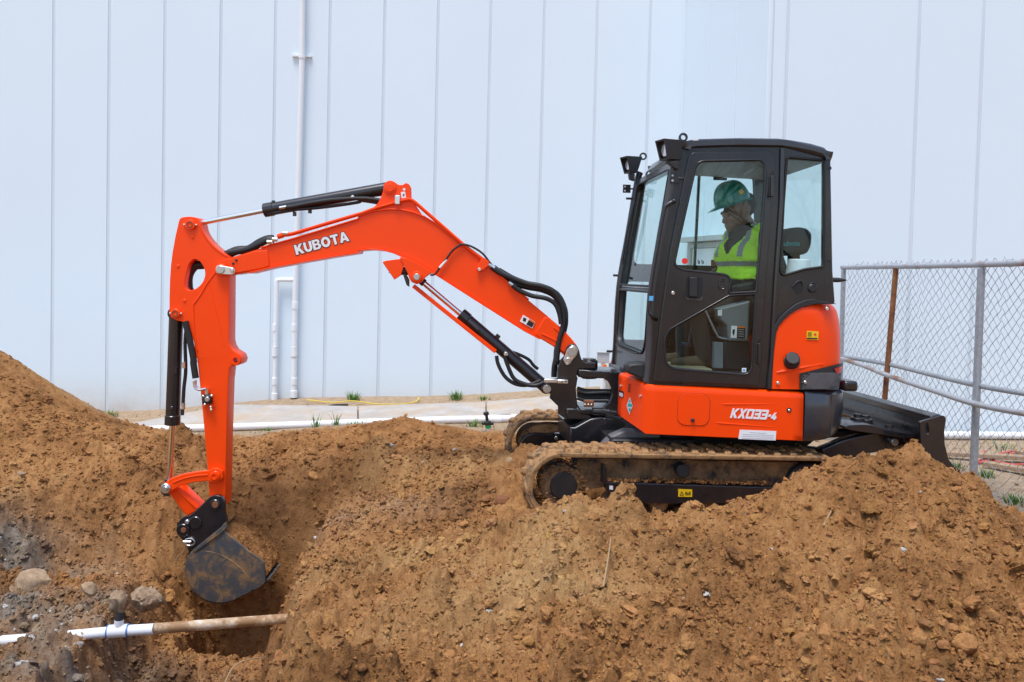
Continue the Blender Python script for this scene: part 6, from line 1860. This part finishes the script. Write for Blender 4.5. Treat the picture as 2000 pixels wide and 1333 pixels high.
for P, r_, n_ in (((('C3', 215, 985), ('C3', 205, 1100), ('C5', 212, 60), ('C5', 203, 150), ('C5', 198, 240)), .013, .03), ((('C3', 205, 960), ('C3', 235, 1080), ('C3', 262, 1220), ('C5', 250, 20), ('C5', 262, 100)), .023, .085), ((('C5', 262, 110), ('C5', 262, 140), ('C5', 285, 158), ('C5', 310, 155)), .009, .09)):
    mb = MB(); mb.tube(cr([BM.off(n_).p(*k1(*q)) for q in P], 5), r_, 10); mb.build('hose', MAT['hose'] if r_ > .01 else MAT['zinc'], cy)
for x, y, m2 in ((203, 35, 'zinc'), (200, 240, 'zinc'), (195, 270, 'plastic_black'), (165, 60, 'black')):
    q = BM.off(.045).p(*k1('C5', x, y)); mb = MB(); mb.cyl(q - V((0, 0, .022)), q + V((0, 0, .022)), .014, n=8); mb.build('hose_fitting', MAT[m2], cy)
pin(cy, BM.off(.045), *k1('C5', 142, 250), .014, .01, 'black')
q = BM.p(*k1('C3', 106, 1000)); mb = MB(); mb.cyl(q, q + BM.u * .03, .013, n=10); mb.build('port_boss', BK, cy)

# ---------------- arm
AH = .072
arm_o = [(p.x, p.y) for p in cr(k('C3', (163, 310), (172, 290), (200, 280), (250, 279), (285, 290), (302, 318), (315, 370), (345, 420), (390, 470), (450, 515), (498, 546)), 3)]
arm_o += k('C3', (492, 600), (493, 660), (492, 700), (491, 900), (489, 1085), (497, 1120), (515, 1150), (540, 1165), (562, 1180), (573, 1210), (566, 1235), (545, 1247), (515, 1246), (495, 1262), (488, 1333))
arm_o += k('C5', (425, 100), (420, 250), (412, 560), (411, 690), (405, 740), (375, 765), (345, 755), (330, 700), (325, 600), (310, 420), (290, 200), (275, 60), (268, 0))
arm_o += k('C3', (275, 1200), (262, 1100), (240, 1025), (215, 985), (185, 962), (150, 955), (112, 935), (102, 905), (102, 800), (105, 690), (112, 590), (122, 510), (140, 410))
hole = [(p.x, p.y) for p in cr(k('C3', (232, 585), (262, 557), (300, 570), (328, 615), (334, 660), (315, 710), (270, 750), (225, 757), (205, 735), (205, 690), (218, 630)), 3, True)]
arm = bm_plate('arm', ex, OR, arm_o, AH, 2 * AH, .005, [hole, circ(*k1('C3', 535, 1213), 5.2, 16)])
for P in (((258, 850), (300, 795), (350, 710), (395, 650), (410, 635)), ((300, 330), (322, 380), (352, 428), (395, 478), (450, 520), (480, 538)), ((360, 710), (385, 800), (420, 950), (460, 1120)), ((258, 850), (265, 1000), (285, 1150))):
    pts = [BM.off(AH).p(*k1('C3', *q)) for q in P]; mb = MB(); mb.tube(cr(pts, 4), .006 if P[0][0] != 360 else .003, 8); mb.build('weld_seam', OR, arm)
for x, y, r_ in ((243, 332, .038), (148, 908, .034)):
    mb = MB(); q = BM.off(AH).p(*k1('C3', x, y)); mb.cyl(q + BM.n * .022, q - BM.n * (2 * AH + .022), r_, n=28, ch=.004); pb = mb.build('pin_boss', OR, arm)
    mb = MB(); mb.ring(q + BM.n * .020, q + BM.n * .026, .022, .016); mb.build('pin_ring', MAT['rust'], pb)
    for sx_ in (-1, 1):
        mb = MB(); e = q + BM.u * sx_ * (r_ + .004) + BM.n * .01; mb.cyl(e - BM.u * .008, e + BM.u * .008, .008, n=8, ch=.002); mb.build('grease_nipple', MAT['zinc'], pb)
for x, y in ((253, 410), (160, 600), (202, 825)):
    pin(arm, BM.off(AH), *k1('C3', x, y), .013, .006, 'orange', 'plug', .004)
mb = MB(); q = BM.off(AH).p(*k1('C3', 535, 1213)); mb.ring(q + BM.n * .006, q - BM.n * (2 * AH + .006), .034, .0195); mb.build('lifting_ring', OR, arm, ang=50)
# rubber-hose valve on the arm side
mb = MB(); q = BM.off(AH + .02).p(*k1('C5', 320, 205)); mb.box(q, BM.u * .032, BM.n * .022, V((0, 0, .034))); vb_ = mb.build('shutoff_valve', MAT['plastic_black'], arm, bev=.008)
pin(vb_, BM.off(AH + .042), *k1('C5', 321, 205), .018, .012, 'steel_pin', 'valve_knob')
for x, y in ((300, 190), (342, 188), (308, 232), (338, 245), (340, 258)):
    pin(vb_, BM.off(AH + .035), *k1('C5', x, y), .009, .010, 'zinc', 'fitting')
q = BM.off(AH + .02).p(*k1('C5', 318, 160)); mb = MB(); mb.cyl(q - V((0, 0, .03)), q + V((0, 0, .01)), .014, n=8); mb.build('fitting', MAT['zinc'], vb_)
mb = MB(); mb.tube(cr([BM.off(AH + .03).p(*k1('C5', *p_)) for p_ in ((252, 115), (258, 145), (280, 158), (315, 152))], 4), .009, 8); mb.build('bent_pipe', MAT['zinc'], vb_)

# ---------------- bucket linkage
lk_o = k('C5', (98, 655), (105, 628), (130, 605), (200, 580), (270, 568), (330, 562), (345, 552), (372, 550), (396, 565), (398, 600), (378, 622), (345, 624), (325, 615), (250, 622), (190, 638), (150, 660), (135, 680), (110, 678))
for n_ in (AH + .030, -AH - .004):
    l_ = bm_plate('rocker_link', ex, OR, rnd(lk_o, 2), n_, .028, .006)
    pts = [BM.off(n_).p(*q) for q in cr(k('C5', (150, 622), (210, 600), (270, 588), (322, 584)), 4)]
    mb = MB(); mb.tube(pts, .006, 8); mb.build('link_rib', OR, l_)
    if n_ > 0:
        mb = MB(); q = BM.off(n_).p(*k1('C5', 361, 588)); mb.cyl(q + BM.n * .015, q - BM.n * .05, .036, n=28, ch=.004); pb = mb.build('pin_boss', OR, l_)
        mb = MB(); q = BM.off(n_ + .015).p(*k1('C5', 355, 592)); mb.ring(q - BM.n * .002, q + BM.n * .006, .024, .017); mb.build('pin_ring', OR, pb)
        pin(l_, BM.off(n_), *k1('C5', 115, 650), .036, .02, 'zinc', 'pin', .005)
        pin(l_, BM.off(n_ + .015), *k1('C5', 115, 650), .018, .02, 'zinc', 'pin_nut', .004)
tl_ = bm_plate('tipping_link', ex, OR, rnd(k('C5', (128, 678), (150, 650), (178, 645), (283, 745), (270, 765), (225, 790), (205, 780)), 2), .06, .12, .01)
pts = [BM.off(.062).p(*q) for q in k('C5', (172, 655), (220, 705), (270, 752))]; mb = MB(); mb.tube(pts, .008, 8); mb.build('link_rib', OR, tl_)

# ---------------- bucket
BHW = .17
ear_o = rnd(k('C5', (287, 740, 4), (330, 695, 6), (355, 686, 6), (390, 690, 6), (408, 720, 4), (406, 765, 3), (418, 815, 3), (412, 870, 2), (388, 856, 2), (250, 962, 2), (228, 985, 3), (220, 945, 3), (212, 925, 3), (175, 890, 8), (162, 855, 8), (172, 822, 8), (195, 795, 8), (235, 787, 5)), 3, 4)
buck = bm_plate('bucket', ex, MAT['steel_worn'], [(p.x, p.y) for p in cr(k('C5', (250, 960), (225, 990), (209, 1050), (213, 1100), (232, 1145), (270, 1190), (320, 1220), (380, 1229), (430, 1222), (510, 1185), (585, 1145), (612, 1120)), 3)] + k('C5', (606, 1020), (500, 945), (388, 852)), BHW, .016, .004)
bk_px = [(p.x, p.y) for p in cr(k('C5', (388, 852), (320, 905), (250, 960), (225, 990), (209, 1050), (213, 1100), (232, 1145), (270, 1190), (320, 1220), (380, 1229), (430, 1222), (510, 1185), (585, 1145), (612, 1120)), 3)]
pl = BM.off(BHW)
uvp = [pl.uv(*q) for q in bk_px]
cu_ = (sum(a for a, b in uvp) / len(uvp), sum(b for a, b in uvp) / len(uvp))
rows = []
for nn in (-.010, -2 * BHW + .010):
    rows.append([pl.w(a, b, nn) for a, b in uvp] + [pl.w(cu_[0] + (a - cu_[0]) * .955, cu_[1] + (b - cu_[1]) * .955, nn) for a, b in uvp[::-1]])
mb = MB(); mb.grid(rows, closed_u=True); nL = len(rows[0]); mb.add(rows[0], [tuple(range(nL))]); mb.add(rows[1], [tuple(range(nL))[::-1]])
mb.build('bucket_shell', MAT['steel_worn'], buck, ang=50)
bside2 = finish('bucket_side', plate_mesh(BM.off(-BHW + .016), [[pl.uv(*q) for q in [(p.x, p.y) for p in cr(k('C5', (250, 960), (225, 990), (209, 1050), (213, 1100), (232, 1145), (270, 1190), (320, 1220), (380, 1229), (430, 1222), (510, 1185), (585, 1145), (612, 1120)), 3)] + k('C5', (580, 1060), (480, 985), (365, 885))]], .016, .004), MAT['steel_worn'], buck)
# wear plate: raised lens shape with a weld bead on the side
wp_ = [(p.x, p.y) for p in cr(k('C5', (245, 968), (320, 968), (385, 985), (450, 1020), (500, 1065), (530, 1110), (545, 1160), (500, 1188), (430, 1218), (380, 1224), (320, 1214), (272, 1184), (236, 1140), (218, 1100), (215, 1050), (228, 995)), 3, True)]
bm_plate('wear_plate', buck, MAT['steel_worn'], wp_, BHW + .006, .010, .003)
pts = [BM.off(BHW + .001).p(*q) for q in cr(k('C5', (245, 968), (320, 968), (385, 985), (450, 1020), (500, 1065), (530, 1110), (545, 1158)), 4)]
mb = MB(); mb.tube(pts, .006, 6); mb.build('weld_bead', MAT['muddy_steel'], buck)
lip = [BM.off(BHW + .008).p(*q) for q in k('C5', (388, 858), (410, 840), (416, 870), (395, 862))]
bm_plate('top_edge', buck, MAT['steel_worn'], k('C5', (245, 962), (385, 850), (408, 822), (418, 850), (396, 872), (258, 972)), BHW + .012, .03, .004)
for i in range(4):
    t = -BHW + .05 + i * (2 * BHW - .1) / 3
    pl2 = BM.off(BHW)
    P = [pl2.uv(*q) for q in k('C5', (575, 1138), (598, 1114), (630, 1106), (628, 1116), (600, 1142))]
    mb = MB(); mb.prism([BM.w(a, b, 0) + (pl2.o - BM.o) * 0 + BM.n * (t + .03) for a, b in P], -BM.n * .06); mb.build('tooth', MAT['steel_worn'], buck, bev=.004)
for n_ in (.125, -.090):
    e_ = bm_plate('bucket_ear', buck, BK, ear_o, n_, .035, .005)
    if n_ > 0:
        for x, y, r_, m2 in ((360, 733, .040, 'black'), (200, 860, .048, 'black'), (262, 822, .046, 'black')):
            pin(e_, BM.off(n_), *k1('C5', x, y), r_, .014, m2, 'pin_boss', .005)
        pin(e_, BM.off(n_ + .012), *k1('C5', 360, 733), .024, .008, 'rust', 'pin')
        pin(e_, BM.off(n_ + .012), *k1('C5', 202, 860), .020, .008, 'rust', 'pin')
        pin(e_, BM.off(n_ + .012), *k1('C5', 221, 818), .016, .014, 'steel_pin', 'pin', .005)
        q = BM.off(n_ + .01).p(*k1('C5', 232, 920)); mb = MB()
        mb.tube([q + BM.u * .036 * math.cos(a) + V((0, 0, .026 * math.sin(a))) for a in np.linspace(0, 6.28, 20)[:-1]], .006, 8, closed=True); mb.cyl(q - BM.u * .045, q + BM.u * .01, .011, n=10); mb.build('shackle', MAT['zinc'], e_)
# earth heaped in the bucket
rows = []
NB = 44
for i in range(NB + 1):
    t = i / NB
    pa = V(pl.uv(*k1('C5', 372, 868))).lerp(V(pl.uv(*k1('C5', 618, 1085))), t)
    row = []
    for j in range(NB + 1):
        s_ = j / NB
        nn = BHW - .012 - s_ * (2 * BHW + .03)
        hgt = .062 * math.sin(math.pi * min(max(t, .0), 1)) ** .55 * (math.sin(math.pi * min(s_ * .62 + .02, 1)) ** .55) - .015
        x_, y_ = pa.x * 9 + s_ * 3.3, pa.y * 9 + s_ * 4.1
        hgt += float(.030 * fbm(np.array([x_]), np.array([y_]), 1.3, 3, .6, 44)[0] + .018 * billow(np.array([x_]), np.array([y_]), 4.0, 2, .6, 46)[0])
        row.append(BM.w(pa.x, pa.y, nn) + (V((0, 0, 1)) * .72 + BM.u * .5) * hgt)
    rows.append(row)
mb = MB(); mb.grid(rows); mb.build('soil_load', MAT['soil'], buck, ang=0)
# ------------------------------------------------------------------ operator
OPL = CAB.off(-.44)
def op(px, py, n=0.0):
    q = OPL.p(px, py); return q + CAB.n * n
TWA = R(24)
def ot(px, py, n=0.0):
    return OPL.p(px, py) + CAB.n * (n * math.cos(TWA)) + CAB.u * (n * math.sin(TWA))
def oh(px, py, n=0.0):
    c_ = OPL.p(1445, 410); q = OPL.p(px, py) - c_; a_ = R(14); u_ = q.dot(CAB.u); b_ = R(11); u_, q.z = u_ * math.cos(b_) - q.z * math.sin(b_), q.z * math.cos(b_) + u_ * math.sin(b_)
    return c_ + V((0, 0, q.z)) + CAB.u * (u_ * math.cos(a_) + n * math.sin(a_)) + CAB.n * (n * math.cos(a_) - u_ * math.sin(a_))
person = thing('person', op(1470, 640), 'operator in green hard hat and yellow-green safety vest seated in the cab', 'person')
prims = []
def cap(a, b, ra, rb, tg, sq=1.0): prims.append(('c', V(a), V(b), ra, rb, tg))
def ell(c_, rx, ry, rz, tg, tilt=0): prims.append(('e', V(c_), rx, ry, rz, tg, tilt))
# head: skull, brow, cheeks, nose, lips, chin, ears
ell(oh(1441, 404), .098, .074, .105, 'skin', .25)
ell(oh(1424, 420), .055, .060, .070, 'skin', .2)
ell(oh(1421, 437), .042, .044, .036, 'skin')
ell(oh(1415, 444), .020, .026, .018, 'skin')
cap(oh(1413, 413), oh(1406.5, 426.5), .011, .016, 'skin')
ell(oh(1408.5, 427.5), .014, .021, .010, 'skin')
cap(oh(1413, 411, .045), oh(1413, 411, -.045), .015, .015, 'skin')
cap(oh(1410.5, 435, .018), oh(1410.5, 435, -.018), .0085, .0085, 'skin')
cap(oh(1411.5, 439, .016), oh(1411.5, 439, -.016), .0085, .0085, 'skin')
for s in (1, -1):
    ell(oh(1449, 412, s * .074), .020, .010, .032, 'skin', .2)
    cap(oh(1418, 424, s * .042), oh(1432, 432, s * .052), .020, .022, 'skin')
ell(oh(1459, 402), .080, .078, .088, 'hair')
cap(oh(1450, 432), oh(1466, 462), .054, .064, 'skin')
# collar, torso
cap(ot(1459, 452, .035), ot(1459, 452, -.035), .062, .062, 'shirt')
cap(ot(1462, 468, .12), ot(1462, 468, -.12), .085, .085, 'shirt')
cap(ot(1448, 500, .07), ot(1448, 500, -.07), .125, .125, 'shirt')
cap(ot(1450, 545, .06), ot(1450, 545, -.06), .130, .130, 'shirt')
cap(ot(1470, 592, .08), ot(1470, 592, -.08), .115, .115, 'trousers')
for s in (1, -1):
    hx = 1480
    cap(ot(1464, 466, s * .16), ot(1473, 530, s * .245), .068, .052, 'shirt')
    cap(ot(1473, 530, s * .245), ot(1448, 543, s * .215), .050, .042, 'shirt')
    cap(ot(1448, 543, s * .215), ot(1436, 541, s * .185), .036, .030, 'skin')
    # hand: palm, four fingers of different length closed round the lever, thumb from the palm's side
    pc = ot(1432, 539, s * .17)
    ell(pc, .042, .020, .032, 'skin')
    for i, ln in enumerate((.070, .078, .074, .060)):
        z = .026 - i * .018
        k0 = pc + V((-.020, 0, z)) ; k1_ = k0 + V((-.030, -s * .004, -.004)); k2 = k1_ + V((-.004, s * .026 * (ln / .07), -.004)); k3 = k2 + V((.022, s * .006, 0))
        cap(k0, k1_, .0105, .0095, 'skin'); cap(k1_, k2, .0095, .009, 'skin'); cap(k2, k3, .009, .0085, 'skin')
    t0 = pc + V((.010, 0, .026)); cap(t0, t0 + V((-.022, s * .012, .020)), .0125, .011, 'skin'); cap(t0 + V((-.022, s * .012, .020)), t0 + V((-.045, s * .020, .018)), .011, .009, 'skin')
    # legs
    kn = op(1352 if s > 0 else 1345, 606, s * .13); an = op(1366 if s > 0 else 1344, 694, s * .12)
    cap(op(1470, 596, s * .095), kn, .090, .066, 'trousers')
    cap(kn, kn.lerp(an, .35), .066, .064, 'trousers'); cap(kn.lerp(an, .35), an, .064, .058, 'trousers')
    hl = an + V((0, 0, -.035)); to = hl + CAB.u * -.20 + V((0, 0, -.012))
    cap(hl + CAB.u * .03, hl.lerp(to, .5), .046, .044, 'boot'); cap(hl.lerp(to, .5), to, .044, .034, 'boot')
def prim_mesh(mb, p, grow=0.0):
    if p[0] == 'c':
        _, a, b, ra, rb, tg = p
        d = b - a; L = max(d.length, 1e-4); t = d.normalized() if d.length > 1e-6 else V((0, 0, 1))
        pts, rs = [], []
        for i in range(7):
            an = R(90 * i / 6); pts.append(a - t * (ra + grow) * math.cos(an)); rs.append(max((ra + grow) * math.sin(an), .0008))
        for i in range(1, 7):
            an = R(90 * i / 6); pts.append(b + t * (rb + grow) * math.sin(an)); rs.append(max((rb + grow) * math.cos(an), .0008))
        mb.tube(pts, rs, 16)
    else:
        _, c_, rx, ry, rz, tg, tilt = p
        rows = []
        for i in range(13):
            th = math.pi * i / 12
            rows.append([None] * 20)
            for j in range(20):
                ph = 2 * math.pi * j / 20
                x, y, z = (rx + grow) * max(math.sin(th), .01) * math.cos(ph), (ry + grow) * max(math.sin(th), .01) * math.sin(ph), (rz + grow) * math.cos(th)
                x, z = x * math.cos(tilt) - z * math.sin(tilt), x * math.sin(tilt) + z * math.cos(tilt)
                rows[-1][j] = c_ + CAB.u * x + CAB.n * y + V((0, 0, z))
        mb.grid(rows, closed_u=True); mb.add(rows[0], [tuple(range(20))]); mb.add(rows[-1], [tuple(range(20))[::-1]])
def remeshed(name, ps, voxel, grow=0.0, smooth=4):
    mb = MB()
    for p in ps: prim_mesh(mb, p, grow)
    me = bpy.data.meshes.new('tmp'); me.from_pydata(mb.v, [], mb.f)
    bm = bmesh.new(); bm.from_mesh(me); bmesh.ops.recalc_face_normals(bm, faces=bm.faces); bm.to_mesh(me); bm.free()
    ob = bpy.data.objects.new('tmp', me); col.objects.link(ob)
    md = ob.modifiers.new('r', 'REMESH'); md.mode = 'VOXEL'; md.voxel_size = voxel
    ms = ob.modifiers.new('s', 'SMOOTH'); ms.iterations = smooth; ms.factor = .5
    dg = bpy.context.evaluated_depsgraph_get(); dg.update()
    out = bpy.data.meshes.new_from_object(ob.evaluated_get(dg)); out.name = name
    bpy.data.objects.remove(ob); bpy.data.meshes.remove(me)
    return out
def prim_dist(P, p):
    if p[0] == 'c':
        a, b = np.array(p[1]), np.array(p[2]); d = b - a; t = np.clip(((P - a) @ d) / max(d @ d, 1e-9), 0, 1)
        return np.linalg.norm(P - a - t[:, None] * d, axis=1) - (p[3] + (p[4] - p[3]) * t)
    c_ = np.array(p[1]); q = P - c_; u_ = q @ np.array(CAB.u); n_ = q @ np.array(CAB.n); z = q[:, 2]
    return (np.sqrt((u_ / p[2]) ** 2 + (n_ / p[3]) ** 2 + (z / p[4]) ** 2) - 1) * min(p[2], p[3], p[4])
tags = ['skin', 'hair', 'shirt', 'trousers', 'boot']
def centres(me):
    c_ = np.zeros(len(me.polygons) * 3); me.polygons.foreach_get('center', c_); return c_.reshape(-1, 3)
me = remeshed('body', prims, .0075)
body = finish('body', me, [MAT[t] for t in tags], person, 0)
P = centres(me); D = np.stack([prim_dist(P, p) for p in prims]); w = np.array([tags.index(p[5]) for p in prims])[np.argmin(D, axis=0)]
me.polygons.foreach_set('material_index', w.astype(np.int32)); me.polygons.foreach_set('use_smooth', np.ones(len(w), bool))
# eyes and brows
for s in (1, -1):
    e = oh(1413.5, 416.5, s * .032); mb = MB(); rows = []
    mb.tube([e + CAB.u * .012, e + CAB.u * .004, e - CAB.u * .006, e - CAB.u * .010], [.004, .0115, .009, .003], 12); mb.build('eye', MAT['hair'], body, ang=60)
    mb = MB(); mb.tube([oh(1411, 411, s * .018), oh(1410, 409.5, s * .034), oh(1413, 410, s * .05)], [.003, .005, .002], 6); mb.build('eyebrow', MAT['hair'], body)
# safety vest
vp = [('c', ot(1462, 466, .125), ot(1462, 466, -.125), .085, .085, 'vest'), ('c', ot(1448, 500, .075), ot(1448, 500, -.075), .125, .125, 'vest'), ('c', ot(1450, 545, .065), ot(1450, 545, -.065), .132, .132, 'vest'),
      ('c', ot(1464, 466, .15), ot(1468, 490, .175), .074, .066, 'vest'), ('c', ot(1464, 466, -.15), ot(1468, 490, -.175), .074, .066, 'vest')]
me = remeshed('vest', vp, .008, .013, 3)
bm = bmesh.new(); bm.from_mesh(me)
kill = []
rf, bk = [], []
for f in bm.faces:
    q = f.calc_center_median(); rel = q - OPL.o
    u_, n_, z = rel.dot(CAB.u), rel.dot(CAB.n), rel.z
    uc2 = OPL.uv(1452, 480)[0]; du = u_ - uc2; u_, n_ = uc2 + du * math.cos(TWA) - n_ * math.sin(TWA), n_ * math.cos(TWA) + du * math.sin(TWA)
    px = u_; zz = q.z
    z_low = OPL.p(1440, 545).z; z_v = OPL.p(1420, 497).z; z_top = OPL.p(1450, 447).z
    front = u_ < OPL.uv(1450, 480)[0]
    vw = .115 * max(0, (zz - z_v) / (z_top - z_v))
    if zz < z_low or (front and zz > z_v and abs(n_) < vw) or (not front and zz > z_top - .02 and abs(n_) < .06): kill.append(f)
    elif abs(abs(n_) - .115) < .020 and zz > z_v - .02: rf.append(f)
    elif abs(zz - OPL.p(1440, 516).z) < .018: rf.append(f)
    elif front and zz > z_v and abs(n_) < vw + .012: bk.append(f)
for f in rf: f.material_index = 1
for f in bk: f.material_index = 2
bmesh.ops.delete(bm, geom=kill, context='FACES'); bm.to_mesh(me); bm.free()
mi = [q.material_index for q in me.polygons]
vest = finish('safety_vest', me, [MAT['vest'], MAT['reflective'], MAT['shirt']], person, 0)
me.polygons.foreach_set('use_smooth', [True] * len(me.polygons)); me.polygons.foreach_set('material_index', mi)
sm = vest.modifiers.new('t', 'SOLIDIFY'); sm.thickness = .006
tx = bpy.data.textures.new('cloth_folds', 'CLOUDS'); tx.noise_scale = .07
dm = vest.modifiers.new('d', 'DISPLACE'); dm.texture = tx; dm.strength = .03; dm.mid_level = .5
# shoulder harness strap
mb = MB(); mb.tube(cr([op(1474, 432, .20), op(1466, 445, .225), op(1462, 470, .225), op(1465, 495, .215), op(1474, 508, .20)], 5), .010, 8); mb.build('harness_strap', MAT['shirt'], person)
# hard hat
hc = op(1428, 399); tl_a = R(17)
hx = (CAB.u * math.cos(tl_a) + V((0, 0, 1)) * math.sin(tl_a)); hz = (V((0, 0, 1)) * math.cos(tl_a) - CAB.u * math.sin(tl_a)); hy = CAB.n
rows = []
for i in range(15):
    th = R(90 * i / 14)
    rr = math.cos(th) ** .75 if i < 14 else .02; hh = math.sin(th) ** .9
    row = []
    for j in range(48):
        ph = 2 * math.pi * j / 48
        ridge = 1 + .022 * max(0, 1 - abs(math.sin(ph)) / .16) * (1 if i > 2 else 0) + .018 * max(0, 1 - abs(abs(math.sin(ph)) - .5) / .12) * (1 if i > 4 else 0) * (hh)
        row.append(hc + hx * (.128 * rr * math.cos(ph) * ridge + .012) + hy * (.108 * rr * math.sin(ph) * ridge) + hz * (.160 * hh * (ridge if i > 2 else 1)))
    rows.append(row)
mb = MB(); mb.grid(rows, closed_u=True); mb.add(rows[-1], [tuple(range(48))]); hat = mb.build('hard_hat', MAT['helmet'], person, ang=50)
rows = []
for e, dz in ((-.006, .006), (.006, .004), (.020, -.002), (.024, -.008), (.018, -.008), (0, 0)):
    row = []
    for j in range(48):
        ph = 2 * math.pi * j / 48; fr_ = max(0, -math.cos(ph)) ** 1.5
        ee = e * (1 + 1.6 * fr_)
        row.append(hc + hx * ((.128 + ee) * math.cos(ph) + .012) + hy * ((.108 + ee * .8) * math.sin(ph)) + hz * (dz - .010 * fr_ * (e > .01)))
    rows.append(row)
mb = MB(); mb.grid(rows, closed_u=True); mb.build('brim', MAT['helmet'], hat, ang=50)
q = hc + hx * .055 + hz * .06 + hy * .102
mb = MB(); mb.cyl(q - hy * .01, q + hy * .003, .018, n=5); mb.build('emblem', MAT['yellow_decal'], hat)
mb = MB(); mb.tube(cr([hc + hx * .13 + hy * .05 + hz * .0, hc + hx * .155 - hz * .02 + hy * .02, hc + hx * .15 - hz * .03 - hy * .03, hc + hx * .12 - hy * .06], 5), .010, 8); mb.build('headband', MAT['plastic_black'], hat)

# ------------------------------------------------------------------ leafless trees across the street, mirrored in the cab glass
def bare_tree(x, y, h, seed, label):
    r_ = random.Random(seed)
    t = thing('bare_tree', (x, y, -2.2), label, 'tree', 'leafless trees across the street')
    trunk = MB(); crown = MB()
    def grow(p, d, ln, rad, lv):
        pts = [p]; q = p; dd = d.copy()
        for i in range(4):
            dd = (dd + V((r_.uniform(-.22, .22), r_.uniform(-.22, .22), r_.uniform(-.05, .14)))).normalized(); q = q + dd * ln / 4; pts.append(q)
        (trunk if lv == 0 else crown).tube(pts, [rad * (1 - .12 * i) for i in range(5)], 6 if lv < 2 else 4, caps=False)
        if lv >= 6: return
        for i in range(3 if lv < 4 else 2):
            k_ = r_.choice((2, 3, 4, 4)); a = r_.uniform(0, 6.28); sp = r_.uniform(.45, 1.0)
            nd = (dd + V((math.cos(a) * sp, math.sin(a) * sp, r_.uniform(-.1, .35)))).normalized()
            grow(pts[k_], nd, ln * r_.uniform(.58, .80), rad * .58, lv + 1)
    grow(V((x, y, -2.25)), V((0, 0, 1)), h * .34, h * .013, 0)
    trunk.build('trunk', MAT['bark'], t, ang=60, fix=False); crown.build('crown', MAT['bark'], t, ang=60, fix=False)
bare_tree(6.0, -13.5, 12, 3, 'nearest leafless tree mirrored in the door glass')
bare_tree(3.4, -15.0, 12, 8, 'leafless tree mirrored beside the nearest one')
bare_tree(11.5, -15.5, 13, 5, 'leafless tree mirrored in the rear side window')
bare_tree(8.2, -19.0, 14, 11, 'farthest leafless tree mirrored between the others')
